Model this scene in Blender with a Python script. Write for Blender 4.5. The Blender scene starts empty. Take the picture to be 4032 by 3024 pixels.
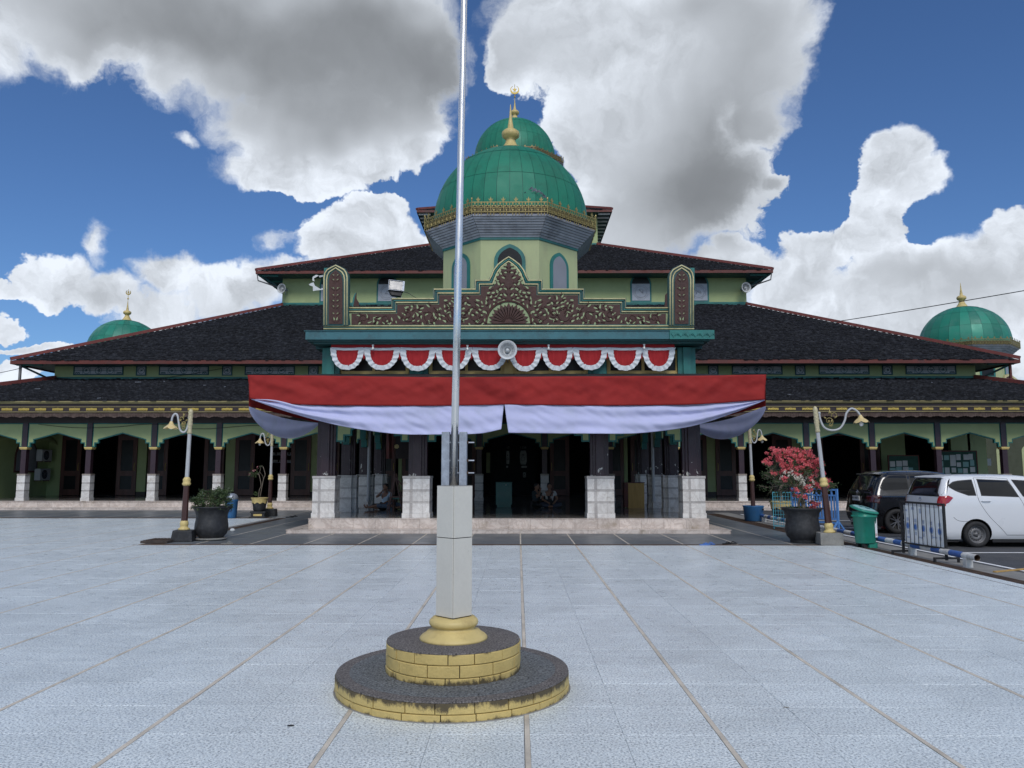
import bpy, bmesh, math, random
import numpy as np
from mathutils import Vector, Matrix, noise
random.seed(7); np.random.seed(7)
SC = bpy.context.scene
COL = SC.collection
PI = math.pi
R = math.radians
# ------------------------------------------------------------------ camera
FPX, CX, CY, HOR = 3030.0, 2016.0, 1512.0, 1850.0
PIT = math.atan((HOR-CY)/FPX); YAW = math.atan(24/FPX); H = 1.68
cam = bpy.data.cameras.new('camera'); cam_o = bpy.data.objects.new('camera', cam); COL.objects.link(cam_o)
cam.sensor_width = 36; cam.lens = FPX/4032*36; cam.clip_start = .05; cam.clip_end = 3000
cam_o.location = (0, 0, H); cam_o.rotation_euler = (PI/2+PIT, 0, YAW)
SC.camera = cam_o
SC.view_settings.view_transform = 'Standard'; SC.view_settings.look = 'None'
SC.view_settings.exposure = 0.35; SC.view_settings.gamma = 1; SC.view_settings.use_curve_mapping = False

def P(x, y, D):
    """where the sight line of photo pixel (x, y) meets the vertical plane Y = D"""
    u, v = x-CX, y-CY
    a = FPX*math.cos(PIT)+v*math.sin(PIT); up = FPX*math.sin(PIT)-v*math.cos(PIT)
    wx = -a*math.sin(YAW)+u*math.cos(YAW); wy = a*math.cos(YAW)+u*math.sin(YAW)
    return wx/wy*D, H+up/wy*D
def azel(x, y):
    X, Z = P(x, y, 1.0); Z -= H
    return math.atan2(X, 1), math.atan2(Z, math.hypot(X, 1))

# ------------------------------------------------------------------ sun + sky
SUN_EL, SUN_AZ = R(44), R(172)        # azimuth clockwise from +Y
sun = bpy.data.lights.new('sun', 'SUN'); sun.energy = 1.5; sun.angle = R(24); sun.color = (1, .965, .92)
sun_o = bpy.data.objects.new('sun', sun); COL.objects.link(sun_o)
sd = Vector((math.sin(SUN_AZ)*math.cos(SUN_EL), math.cos(SUN_AZ)*math.cos(SUN_EL), math.sin(SUN_EL)))
sun_o.rotation_euler = sd.to_track_quat('Z', 'Y').to_euler(); sun_o.location = sd*60

W = bpy.data.worlds.new('World'); SC.world = W; W.use_nodes = True
def build_sky():
    nt = W.node_tree; nt.nodes.clear()
    nn, L = nt.nodes.new, nt.links.new
    def sock(s, v):
        if isinstance(v, bpy.types.NodeSocket): L(v, s)
        elif v is not None: s.default_value = v
    def m(op, a, b=None, c=None, clamp=False):
        n = nn('ShaderNodeMath'); n.operation = op; n.use_clamp = clamp
        sock(n.inputs[0], a)
        if b is not None: sock(n.inputs[1], b)
        if c is not None: sock(n.inputs[2], c)
        return n.outputs[0]
    def vm(op, a, b=None, out=0):
        n = nn('ShaderNodeVectorMath'); n.operation = op; sock(n.inputs[0], a)
        if b is not None:
            if op == 'SCALE': sock(n.inputs['Scale'], b)
            else: sock(n.inputs[1], b)
        return n.outputs[out]
    def sstep(x, lo, hi, a=0., b=1.):
        n = nn('ShaderNodeMapRange'); n.interpolation_type = 'SMOOTHSTEP'
        sock(n.inputs['Value'], x); n.inputs['From Min'].default_value = lo; n.inputs['From Max'].default_value = hi
        n.inputs['To Min'].default_value = a; n.inputs['To Max'].default_value = b
        return n.outputs['Result']
    def mix(f, a, b):
        n = nn('ShaderNodeMix'); n.data_type = 'RGBA'; sock(n.inputs[0], f); sock(n.inputs[6], a); sock(n.inputs[7], b)
        return n.outputs[2]
    tc = nn('ShaderNodeTexCoord').outputs['Generated']
    d = vm('NORMALIZE', tc)
    sep = nn('ShaderNodeSeparateXYZ'); L(d, sep.inputs[0]); X, Y, Z = sep.outputs
    k = m('ADD', m('ABSOLUTE', Y), 1.)                       # stereographic plane about north (and, mirrored, south)
    cb = nn('ShaderNodeCombineXYZ'); L(m('DIVIDE', X, k), cb.inputs[0]); L(m('DIVIDE', Z, k), cb.inputs[1]); q = cb.outputs[0]
    def noise_(vec, scale, detail, rough, dist=0., col=False):
        n = nn('ShaderNodeTexNoise'); n.noise_dimensions = '2D'; L(vec, n.inputs['Vector']); n.inputs['Scale'].default_value = scale
        n.inputs['Detail'].default_value = detail; n.inputs['Roughness'].default_value = rough; n.inputs['Distortion'].default_value = dist
        return n.outputs['Color' if col else 'Fac']
    def billow(vec, scale, detail, rough=.5):
        n = nn('ShaderNodeTexVoronoi'); n.feature = 'F1'; n.voronoi_dimensions = '2D'; L(vec, n.inputs['Vector'])
        n.inputs['Scale'].default_value = scale; n.inputs['Detail'].default_value = detail
        n.inputs['Roughness'].default_value = rough; n.inputs['Lacunarity'].default_value = 2.1
        n.normalize = True
        return n.outputs['Distance']
    w1 = vm('SUBTRACT', noise_(q, 9, 3, .6, col=True), (.5, .5, .5)); w2 = vm('SUBTRACT', noise_(q, 42, 4, .65, col=True), (.5, .5, .5))
    qw = vm('ADD', vm('ADD', q, vm('SCALE', w1, .045)), vm('SCALE', w2, .018))
    def sq(x, y):            # 2212-wide picture units -> sky plane
        X_, Z_ = P(x*1.8228, y*1.8228, 1.0); Z_ -= H; l = math.sqrt(X_*X_+1+Z_*Z_); return X_/l/(1/l+1), Z_/l/(1/l+1)
    def ell(x, y, rx, ry, vec):
        x0, y0 = sq(x, y); x1, _ = sq(x+rx, y); _, y1 = sq(x, y-ry)
        return vm('LENGTH', vm('MULTIPLY', vm('SUBTRACT', vec, (x0, y0, 0)), (1/(x1-x0), 1/(y1-y0), 0)), out=1)
    def blobs(lst):
        acc = None
        for (x, y, rx, ry, w) in lst:
            f = m('MULTIPLY_ADD', ell(x, y, rx, ry, qw), -w, w)
            acc = f if acc is None else m('SMOOTH_MAX', acc, f, .10)
        return acc
    def gauss(lst, start=0., vec=None):
        acc = start
        for (x, y, rx, ry, w) in lst:
            l = ell(x, y, rx, ry, vec or qw); g_ = m('POWER', .3679, m('MULTIPLY', l, l)); acc = m('MULTIPLY_ADD', g_, w, acc)
        return acc
    A = [(180, 20, 340, 165, 1), (560, 80, 380, 185, 1), (830, 90, 230, 200, 1), (680, 250, 240, 150, 1), (640, 370, 180, 60, .8),
         (880, 240, 110, 110, .9), (905, 320, 55, 50, .6), (-150, 30, 260, 170, 1), (745, 360, 130, 40, .7)]
    Bc = [(1240, 60, 180, 170, 1), (1480, 90, 230, 230, 1), (1420, 290, 240, 240, 1), (1500, 400, 190, 160, 1), (1660, 110, 120, 175, 1),
          (1250, 310, 75, 130, .9), (1330, 470, 160, 120, .8), (1560, 560, 60, 40, .6), (1690, 380, 40, 30, .5), (1130, 110, 60, 90, .8), (1650, 250, 80, 80, .8)]
    Cc = [(805, 515, 120, 75, .9), (890, 540, 70, 60, .8), (735, 550, 80, 60, .8), (815, 455, 60, 40, .8)]
    Dc = [(110, 600, 95, 60, .8), (220, 640, 110, 55, .8), (380, 605, 95, 60, .9), (520, 640, 120, 60, .9), (330, 690, 150, 60, .8),
          (205, 540, 34, 46, .30), (403, 296, 22, 16, .28), (0, 625, 50, 18, .5), (60, 755, 110, 12, .5), (608, 530, 36, 26, .26), (610, 610, 90, 50, .7), (0, 705, 26, 24, .5), (20, 810, 70, 30, .5)]
    Ec = [(1955, 330, 76, 68, .9), (1930, 430, 66, 105, .9), (1880, 535, 90, 50, .9), (1750, 570, 100, 60, .8), (1960, 610, 140, 65, .9), (1700, 640, 130, 70, .8),
          (2150, 600, 140, 90, .9), (1800, 700, 260, 90, .9), (2080, 720, 260, 120, .9), (2220, 500, 50, 50, .7), (1580, 620, 80, 60, .6), (2025, 365, 48, 45, .7), (1995, 400, 58, 55, .8), (1430, 600, 260, 60, .8)]
    F = blobs(A+Bc+Cc+Dc+Ec)
    # the sky beyond the frame: the same kind of broken cumulus, nowhere tuned
    outw = sstep(vm('LENGTH', vm('MULTIPLY', q, (1.0, 1.15, 0)), out=1), .45, .56)
    outw = m('MAXIMUM', outw, sstep(Y, .3, .1))
    gnoise = noise_(q, 3.2, 7, .58)
    galpha = sstep(gnoise, .50, .56)
    glum = m('MULTIPLY_ADD', sstep(gnoise, .52, .68), -.34, .76)
    def detail(vec, dt):
        a = m('SUBTRACT', .62, billow(vec, 17, dt))
        b = m('SUBTRACT', noise_(vec, 26, dt+4, .64), .5)
        return m('MULTIPLY_ADD', a, .62, m('MULTIPLY', b, .75))
    n0 = detail(qw, 3.2); n1 = detail(vm('ADD', qw, (-.007, .010, 0)), 2.2)
    dens = m('SUBTRACT', m('MULTIPLY_ADD', n0, .56, m('MULTIPLY_ADD', m('SUBTRACT', noise_(qw, 80, 4, .65), .5), .17, F)), .05)
    soft = noise_(q, 7, 2, .5)
    width = m('MULTIPLY_ADD', sstep(soft, .40, .62), .30, .09)
    alpha = m('DIVIDE', dens, width, clamp=True); alpha = sstep(alpha, 0., 1.)
    relief = m('SUBTRACT', n0, n1)
    thick = sstep(dens, .03, .50)
    # broad light and shade of the thick clouds: undersides grey, rims and sunlit heads white
    shade = gauss([(520, 50, 520, 140, .52), (760, 150, 300, 120, .24), (740, 260, 230, 80, .28), (930, 120, 110, 120, .14), (300, 110, 200, 60, .16), (1000, 60, 80, 80, .1),
                   (1490, 430, 270, 120, .50), (1620, 230, 170, 200, .36), (1480, 15, 140, 70, .30), (1420, 270, 140, 120, .22), (1540, 520, 180, 50, .16), (1640, 80, 90, 90, .16), (1200, 200, 160, 200, .08),
                   (2090, 650, 230, 70, .24), (1820, 640, 200, 40, .14), (200, 665, 130, 30, .16), (1330, 590, 200, 50, .16), (560, 690, 200, 30, .10), (40, 60, 80, 70, -.10), (2000, 380, 40, 50, .12)], 0., vm('ADD', q, vm('SCALE', w1, .07)))
    shade = m('MULTIPLY', shade, m('MULTIPLY_ADD', noise_(qw, 10, 4, .5), .6, .70))
    shade = m('MULTIPLY', shade, m('MULTIPLY_ADD', thick, .55, .45))
    rim = sstep(dens, .42, .05)
    lum = m('SUBTRACT', m('MULTIPLY_ADD', rim, .08, .63), m('MULTIPLY', shade, .72))
    lum = m('MULTIPLY_ADD', relief, m('MAXIMUM', m('MULTIPLY_ADD', shade, -3.0, .85), .06), lum)
    lum = m('MINIMUM', m('SMOOTH_MAX', lum, .19, .14), .77)
    tint = mix(sstep(lum, .15, .75), (.92, .985, 1.07, 1), (.90, .965, 1.06, 1))
    cloud = vm('SCALE', tint, lum)
    sky = nn('ShaderNodeTexSky'); sky.sky_type = 'NISHITA'; sky.sun_disc = False
    sky.sun_elevation = SUN_EL; sky.sun_rotation = SUN_AZ; sky.air_density = 1.0; sky.dust_density = .15; sky.ozone_density = 3.0
    STR = .1
    skyc = vm('MULTIPLY', sky.outputs['Color'], (.42, .57, .77))
    def closure(al, cl):
        bg = nn('ShaderNodeBackground'); L(mix(al, skyc, vm('SCALE', cl, 1/STR)), bg.inputs['Color']); bg.inputs['Strength'].default_value = STR; return bg.outputs[0]
    gcl = vm('SCALE', (.955, 1., 1.05), glum)
    ms = nn('ShaderNodeMixShader'); L(outw, ms.inputs[0]); L(closure(alpha, cloud), ms.inputs[1]); L(closure(galpha, gcl), ms.inputs[2])
    out = nn('ShaderNodeOutputWorld'); L(ms.outputs[0], out.inputs['Surface'])
build_sky()
W.cycles.sampling_method = 'MANUAL'; W.cycles.sample_map_resolution = 512

# ------------------------------------------------------------------ materials
def mat(name, col, rough=.6, metal=0., var=.18, vs=2.5, fine=0., fs=80., bump=0., bs=60., rnd=0., dirt=None, ds=1.5, damt=.5,
        trans=0., spec=.5, coat=0., stretch=(1, 1, 1), sheen=0.):
    M_ = bpy.data.materials.new(name); M_.use_nodes = True
    nt = M_.node_tree; b = nt.nodes['Principled BSDF']; nn, L = nt.nodes.new, nt.links.new
    g = nn('ShaderNodeNewGeometry').outputs['Position']
    mp = nn('ShaderNodeVectorMath'); mp.operation = 'MULTIPLY'; L(g, mp.inputs[0]); mp.inputs[1].default_value = stretch; g = mp.outputs[0]
    def noi(s, d=4, r=.6):
        n = nn('ShaderNodeTexNoise'); L(g, n.inputs['Vector']); n.inputs['Scale'].default_value = s; n.inputs['Detail'].default_value = d; n.inputs['Roughness'].default_value = r
        return n.outputs['Fac']
    def mixc(f, a, b_, t='MIX'):
        n = nn('ShaderNodeMix'); n.data_type = 'RGBA'; n.blend_type = t
        for s, v in ((n.inputs[0], f), (n.inputs[6], a), (n.inputs[7], b_)):
            if isinstance(v, bpy.types.NodeSocket): L(v, s)
            else: s.default_value = v
        return n.outputs[2]
    def mr(x, a, b_, c, d_):
        n = nn('ShaderNodeMapRange'); L(x, n.inputs[0])
        for i, v in enumerate((a, b_, c, d_)): n.inputs[i+1].default_value = v
        return n.outputs[0]
    col = tuple(col)+(1,) if len(col) == 3 else col
    c = col
    def bright(c, f):
        n = nn('ShaderNodeVectorMath'); n.operation = 'SCALE'
        if isinstance(c, bpy.types.NodeSocket): L(c, n.inputs[0])
        else: n.inputs[0].default_value = c[:3]
        L(f, n.inputs['Scale']); return n.outputs[0]
    if var: c = bright(c, mr(noi(vs, 5, .62), .3, .7, 1-var, 1+var))
    if fine: c = bright(c, mr(noi(fs, 3, .7), .3, .7, 1-fine, 1+fine))
    if rnd:
        oi = nn('ShaderNodeObjectInfo').outputs['Random']; c = bright(c, mr(oi, 0, 1, 1-rnd, 1+rnd))
    if dirt is not None:
        f = mr(noi(ds, 7, .68), .5, .66, 0, damt)
        c = mixc(f, c, tuple(dirt)+(1,))
    if isinstance(c, bpy.types.NodeSocket): L(c, b.inputs['Base Color'])
    else: b.inputs['Base Color'].default_value = c
    rr = mr(noi(vs*2.3, 4, .6), .3, .7, max(0, rough-.08), min(1, rough+.1)); L(rr, b.inputs['Roughness'])
    b.inputs['Metallic'].default_value = metal; b.inputs['Specular IOR Level'].default_value = spec
    b.inputs['Coat Weight'].default_value = coat; b.inputs['Coat Roughness'].default_value = .04
    if bump:
        bn = nn('ShaderNodeBump'); bn.inputs['Strength'].default_value = min(1, bump); bn.inputs['Distance'].default_value = .02
        L(noi(bs, 5, .65), bn.inputs['Height']); L(bn.outputs[0], b.inputs['Normal'])
    if trans:
        tr = nn('ShaderNodeBsdfTranslucent'); ms = nn('ShaderNodeMixShader'); ms.inputs[0].default_value = trans
        if isinstance(c, bpy.types.NodeSocket): L(c, tr.inputs['Color'])
        else: tr.inputs['Color'].default_value = c
        L(b.outputs[0], ms.inputs[1]); L(tr.outputs[0], ms.inputs[2]); L(ms.outputs[0], nt.nodes['Material Output'].inputs['Surface'])
    return M_

def nodes_of(M_):
    nt = M_.node_tree; return nt, nt.nodes['Principled BSDF'], nt.nodes.new, nt.links.new
MT = {}
def mk(key, *a, **k): MT[key] = mat(key, *a, **k)
mk('asphalt', (.055, .058, .065), .85, var=.35, vs=.6, fine=.35, fs=90, bump=.5, bs=70, dirt=(.10, .095, .085), ds=.5, damt=.6)
mk('grout', (.17, .175, .18), .9)
mk('strip', (.60, .54, .45), .6, var=.15, vs=3, fine=.12, dirt=(.28, .25, .2), ds=2, damt=.5)
mk('apron', (.13, .145, .158), .38, var=.18, vs=.7, fine=.12, fs=120, rnd=.08, dirt=(.17, .18, .18), ds=.6, damt=.4)
mk('concrete', (.24, .235, .22), .85, var=.25, vs=4, fine=.2, bump=.4, bs=50, dirt=(.09, .085, .075), ds=2)
mk('floor', (.17, .165, .16), .10, var=.2, vs=.8, rnd=.1)
mk('purple', (.036, .017, .025), .35, var=.2, vs=3)
mk('green', (.37, .45, .21), .6, var=.09, vs=.8, dirt=(.30, .36, .17), ds=1.2, damt=.35)
mk('greenlt', (.42, .47, .25), .6, var=.07, vs=.7, dirt=(.33, .33, .2), ds=2.5, damt=.45, stretch=(1, 1, .25))
mk('teal', (.018, .16, .145), .5, var=.18, vs=2, dirt=(.03, .07, .08), ds=2.2, damt=.5)
mk('tealdk', (.016, .085, .09), .5, var=.2, vs=2, dirt=(.02, .03, .035), ds=2, damt=.6)
mk('redbrown', (.12, .024, .017), .55, var=.2, vs=1.5, dirt=(.06, .03, .03), ds=1.2, damt=.6)
mk('ridgered', (.20, .05, .042), .6, var=.2, vs=1.5, dirt=(.12, .05, .04), ds=1.2, damt=.5)
mk('roofbase', (.009, .009, .011), .9, var=.3, vs=2, bump=.6, bs=8)
mk('wood', (.11, .045, .036), .45, var=.25, vs=3, stretch=(2, 2, .3))
mk('wooddk', (.030, .018, .017), .5, var=.25, vs=3)
mk('relief', (.052, .018, .013), .6, var=.22, vs=5, fine=.15, bump=.3, bs=25)
mk('reliefgap', (.27, .34, .18), .6, var=.1)
mk('rope', (.55, .50, .27), .5, var=.12, vs=6, dirt=(.25, .22, .12), ds=4, damt=.5)
mk('gold', (.52, .38, .085), .42, metal=.35, var=.18, vs=5, dirt=(.2, .15, .07), ds=5, damt=.4)
mk('goldpaint', (.60, .47, .19), .5, var=.12, vs=5, dirt=(.3, .2, .08), ds=6, damt=.4)
mk('goldfret', (.30, .24, .09), .42, metal=.4, var=.15, vs=4)
mk('ochre', (.62, .47, .17), .55, var=.1, vs=2, dirt=(.33, .25, .1), ds=3, damt=.4)
mk('skirt', (.46, .46, .50), .5, var=.15, vs=2, rnd=.06, dirt=(.10, .10, .11), ds=1.5, damt=.5)
mk('dome', (.008, .185, .112), .55, var=.10, vs=.5, rnd=.05, metal=.1, dirt=(.01, .10, .06), ds=1.2, damt=.5)
mk('domeold', (.014, .20, .135), .45, var=.12, vs=.5, rnd=.22, metal=.1, dirt=(.10, .22, .19), ds=.9, damt=.4)
mk('black', (.012, .012, .013), .6, var=.2)
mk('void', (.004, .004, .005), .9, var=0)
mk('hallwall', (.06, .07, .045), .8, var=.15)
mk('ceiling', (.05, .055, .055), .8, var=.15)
mk('red', (.32, .030, .028), .75, var=.09, vs=1.1, dirt=(.22, .018, .02), ds=.9, damt=.5, trans=.12, spec=.15)
mk('white_cloth', (.66, .68, .92), .8, var=.04, vs=1.5, trans=.3, spec=.1, dirt=(.50, .55, .66), ds=1.0, damt=.3)
mk('bunt_red', (.42, .035, .04), .8, var=.12, vs=6, trans=.15, spec=.1)
mk('bunt_white', (.80, .84, .88), .8, var=.08, vs=8, trans=.2, spec=.1)
mk('steel', (.80, .79, .77), .30, metal=1., var=.0)
mk('galv', (.30, .33, .38), .5, metal=.5, var=.25, vs=14, fine=.1)
mk('postpaint', (.44, .45, .46), .45, metal=.0, var=.12, vs=6, dirt=(.2, .2, .2), ds=6, damt=.4)
mk('lampbrown', (.055, .022, .018), .4, var=.2, vs=5)
mk('tilegrey', (.58, .56, .505), .35, var=.04, vs=3, fine=.03, fs=40)
mk('darkjoint', (.035, .035, .035), .8)
mk('pebble', (.155, .14, .133), .8, var=.12, vs=6, fine=1.0, fs=75, bump=.9, bs=80)
mk('pebble2', (.14, .15, .155), .8, var=.12, vs=6, fine=1.0, fs=60, bump=.9, bs=64)
mk('potblack', (.022, .023, .026), .55, var=.3, vs=9, bump=.25, bs=30, dirt=(.07, .07, .07), ds=9, damt=.35)
mk('soil', (.05, .04, .025), .95, fine=.5, fs=50)
mk('bark', (.17, .14, .11), .9, var=.3, vs=20, bump=.5, bs=50)
mk('leaf', (.075, .115, .04), .55, var=.35, vs=7, rnd=.1, trans=.25)
mk('leafdk', (.045, .08, .03), .55, var=.35, vs=7, trans=.25)
mk('petal', (.82, .20, .22), .6, var=.22, vs=9, trans=.35)
mk('petalw', (.78, .76, .66), .6, var=.1, vs=9, trans=.35)
mk('petalp', (.55, .25, .25), .6, var=.15, vs=9, trans=.35)
mk('binblue', (.03, .13, .30), .45, var=.1, vs=4, dirt=(.05, .12, .2), ds=5, damt=.4)
mk('bingreen', (.015, .22, .155), .40, var=.08, vs=4, dirt=(.02, .13, .08), ds=5, damt=.3)
mk('binlid', (.22, .42, .40), .35, var=.08, vs=4)
mk('fenceblue', (.10, .27, .62), .45, var=.1, vs=5, dirt=(.08, .16, .3), ds=6, damt=.3)
mk('fencecyan', (.07, .33, .42), .45, var=.12, vs=5)
mk('pipeblue', (.04, .12, .38), .5, var=.15, vs=8, dirt=(.12, .13, .14), ds=9, damt=.5)
mk('pipewhite', (.62, .62, .60), .5, var=.12, vs=8, dirt=(.3, .29, .26), ds=9, damt=.6)
mk('whitepaint', (.84, .85, .85), .5, var=.08)
mk('plasticwhite', (.52, .54, .55), .45, var=.05)
mk('carwhite', (.70, .72, .75), .35, var=.015, vs=1, coat=.5)
mk('carblack', (.006, .006, .007), .2, var=.05, coat=1.0)
mk('glassdark', (.007, .008, .010), .04, var=.0, spec=.45)
mk('panedark', (.010, .011, .013), .35, var=.2, vs=3, spec=.3)
mk('paneart', (.38, .41, .46), .3, var=.12, vs=3, fine=.1, fs=20)
mk('panefrost', (.24, .25, .28), .35, var=.08, vs=2)
mk('rubber', (.018, .018, .019), .75, var=.2, vs=10)
mk('rim', (.15, .15, .155), .5, metal=.3, var=.15, vs=12)
mk('alloy', (.5, .5, .52), .25, metal=.9)
mk('chrome', (.75, .75, .76), .12, metal=1.)
mk('taillight', (.35, .006, .008), .12, var=.1, vs=12, coat=1)
mk('ropefascia', (.30, .25, .11), .5, var=.15, vs=6)
mk('finialpaint', (.46, .41, .26), .5, var=.3, vs=25)
mk('smoked', (.05, .008, .008), .12, coat=1)
mk('lens', (.20, .20, .21), .15, var=.1)
mk('rust', (.09, .055, .035), .8, var=.35, vs=12, fine=.3, fs=60)
mk('cover', (.055, .042, .036), .8, var=.3, vs=10, bump=.4, bs=40)
mk('boxteal', (.015, .13, .12), .4, var=.08)
mk('boxwood', (.46, .28, .08), .45, var=.18, vs=4, stretch=(3, 3, .4))
mk('skin', (.26, .14, .09), .55, var=.06)
mk('hair', (.012, .011, .011), .6)
mk('shirtblue', (.42, .55, .66), .8, var=.12, vs=16)
mk('shirtdark', (.03, .045, .05), .8, var=.12)
mk('shirtlight', (.50, .51, .50), .8, var=.08)
mk('trouser', (.045, .055, .08), .8, var=.1)
mk('sarong', (.10, .14, .20), .8, var=.3, vs=14)
mk('paper', (.60, .62, .62), .7, var=.08)
mk('boardgreen', (.03, .09, .07), .8)
mk('redplastic', (.5, .03, .03), .45)
mk('shade', (.62, .48, .22), .45, var=.12, vs=14, dirt=(.5, .45, .35), ds=10, damt=.4)
mk('bulb', (.8, .8, .78), .2)
mk('cable', (.02, .022, .025), .6)
mk('bluelogo', (.08, .19, .50), .5)
mk('bluepale', (.45, .50, .62), .6)
mk('orange', (.35, .12, .05), .5)
mk('gutter', (.2, .2, .2), .5)

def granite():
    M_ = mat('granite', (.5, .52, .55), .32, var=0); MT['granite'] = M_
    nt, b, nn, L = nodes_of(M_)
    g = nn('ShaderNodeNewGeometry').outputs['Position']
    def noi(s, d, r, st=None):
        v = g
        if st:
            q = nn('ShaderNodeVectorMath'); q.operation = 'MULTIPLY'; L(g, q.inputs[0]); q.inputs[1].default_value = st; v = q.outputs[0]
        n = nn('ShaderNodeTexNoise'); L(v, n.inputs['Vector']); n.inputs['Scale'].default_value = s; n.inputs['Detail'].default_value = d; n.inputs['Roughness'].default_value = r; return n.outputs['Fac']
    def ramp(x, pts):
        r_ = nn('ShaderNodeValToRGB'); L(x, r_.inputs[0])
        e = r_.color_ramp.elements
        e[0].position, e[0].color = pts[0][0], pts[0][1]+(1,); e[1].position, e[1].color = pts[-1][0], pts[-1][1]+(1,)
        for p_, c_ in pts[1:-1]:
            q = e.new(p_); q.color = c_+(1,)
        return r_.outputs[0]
    sp = ramp(noi(62, 3.5, .72), [(.36, (.17, .185, .205)), (.45, (.485, .54, .565)), (.53, (.675, .74, .755)), (.63, (.85, .885, .875))])  # neutral grey stone; the skylight's blue cast is put into these speckle colours
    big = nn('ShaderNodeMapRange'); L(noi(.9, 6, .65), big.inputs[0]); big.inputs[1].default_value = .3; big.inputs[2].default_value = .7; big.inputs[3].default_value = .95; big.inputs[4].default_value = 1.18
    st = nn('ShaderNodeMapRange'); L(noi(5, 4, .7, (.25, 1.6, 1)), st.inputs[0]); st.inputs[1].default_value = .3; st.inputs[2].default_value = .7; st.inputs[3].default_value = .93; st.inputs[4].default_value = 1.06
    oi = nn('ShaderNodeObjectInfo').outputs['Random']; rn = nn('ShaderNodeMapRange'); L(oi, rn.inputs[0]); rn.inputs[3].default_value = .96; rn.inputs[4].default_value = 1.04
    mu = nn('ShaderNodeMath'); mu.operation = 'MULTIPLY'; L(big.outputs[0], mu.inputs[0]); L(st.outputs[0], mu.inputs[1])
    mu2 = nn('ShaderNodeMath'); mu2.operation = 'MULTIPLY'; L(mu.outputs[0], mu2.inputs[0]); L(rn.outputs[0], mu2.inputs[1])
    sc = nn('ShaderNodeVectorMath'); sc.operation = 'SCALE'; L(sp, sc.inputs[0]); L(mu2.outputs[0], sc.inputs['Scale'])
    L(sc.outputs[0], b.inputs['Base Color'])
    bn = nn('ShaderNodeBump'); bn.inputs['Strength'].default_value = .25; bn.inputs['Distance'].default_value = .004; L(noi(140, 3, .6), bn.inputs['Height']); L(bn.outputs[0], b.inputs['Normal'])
granite()
def marble(key, base, vein, rough=.3):
    M_ = mat(key, base, rough, var=0); MT[key] = M_
    nt, b, nn, L = nodes_of(M_)
    g = nn('ShaderNodeNewGeometry').outputs['Position']
    n = nn('ShaderNodeTexNoise'); L(g, n.inputs['Vector']); n.inputs['Scale'].default_value = 2.3; n.inputs['Detail'].default_value = 7; n.inputs['Roughness'].default_value = .62; n.inputs['Distortion'].default_value = 1.6
    a = nn('ShaderNodeMath'); a.operation = 'SUBTRACT'; L(n.outputs['Fac'], a.inputs[0]); a.inputs[1].default_value = .5
    ab = nn('ShaderNodeMath'); ab.operation = 'ABSOLUTE'; L(a.outputs[0], ab.inputs[0])
    mr = nn('ShaderNodeMapRange'); L(ab.outputs[0], mr.inputs[0]); mr.inputs[1].default_value = 0; mr.inputs[2].default_value = .07; mr.inputs[3].default_value = .75; mr.inputs[4].default_value = 0
    mx = nn('ShaderNodeMix'); mx.data_type = 'RGBA'; L(mr.outputs[0], mx.inputs[0]); mx.inputs[6].default_value = base+(1,); mx.inputs[7].default_value = vein+(1,)
    n2 = nn('ShaderNodeTexNoise'); L(g, n2.inputs['Vector']); n2.inputs['Scale'].default_value = 1.7; n2.inputs['Detail'].default_value = 6
    r2 = nn('ShaderNodeMapRange'); L(n2.outputs['Fac'], r2.inputs[0]); r2.inputs[1].default_value = .35; r2.inputs[2].default_value = .7; r2.inputs[3].default_value = .86; r2.inputs[4].default_value = 1.08
    oi = nn('ShaderNodeObjectInfo').outputs['Random']; rn = nn('ShaderNodeMapRange'); L(oi, rn.inputs[0]); rn.inputs[3].default_value = .90; rn.inputs[4].default_value = 1.06
    mu = nn('ShaderNodeMath'); mu.operation = 'MULTIPLY'; L(r2.outputs[0], mu.inputs[0]); L(rn.outputs[0], mu.inputs[1])
    sc = nn('ShaderNodeVectorMath'); sc.operation = 'SCALE'; L(mx.outputs[2], sc.inputs[0]); L(mu.outputs[0], sc.inputs['Scale'])
    # brown weather stains
    n3 = nn('ShaderNodeTexNoise'); L(g, n3.inputs['Vector']); n3.inputs['Scale'].default_value = 1.3; n3.inputs['Detail'].default_value = 9; n3.inputs['Roughness'].default_value = .75
    r3 = nn('ShaderNodeMapRange'); L(n3.outputs['Fac'], r3.inputs[0]); r3.inputs[1].default_value = .57; r3.inputs[2].default_value = .66; r3.inputs[3].default_value = 0; r3.inputs[4].default_value = .55
    m3 = nn('ShaderNodeMix'); m3.data_type = 'RGBA'; L(r3.outputs[0], m3.inputs[0]); L(sc.outputs[0], m3.inputs[6]); m3.inputs[7].default_value = (.26, .20, .13, 1)
    L(m3.outputs[2], b.inputs['Base Color'])
marble('marble', (.66, .58, .52), (.46, .38, .33))
marble('marblewhite', (.74, .72, .69), (.58, .55, .52))
marble('marblegrey', (.50, .475, .455), (.40, .37, .35))
marble('marblebrown', (.38, .33, .29), (.24, .19, .16))
def shingle_mat():
    M_ = mat('shingle', (.008, .009, .0125), .85, var=.35, vs=.5, fine=.75, fs=6, dirt=(.048, .052, .062), ds=4.5, damt=.7, spec=.25); MT['shingle'] = M_
shingle_mat()
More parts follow.
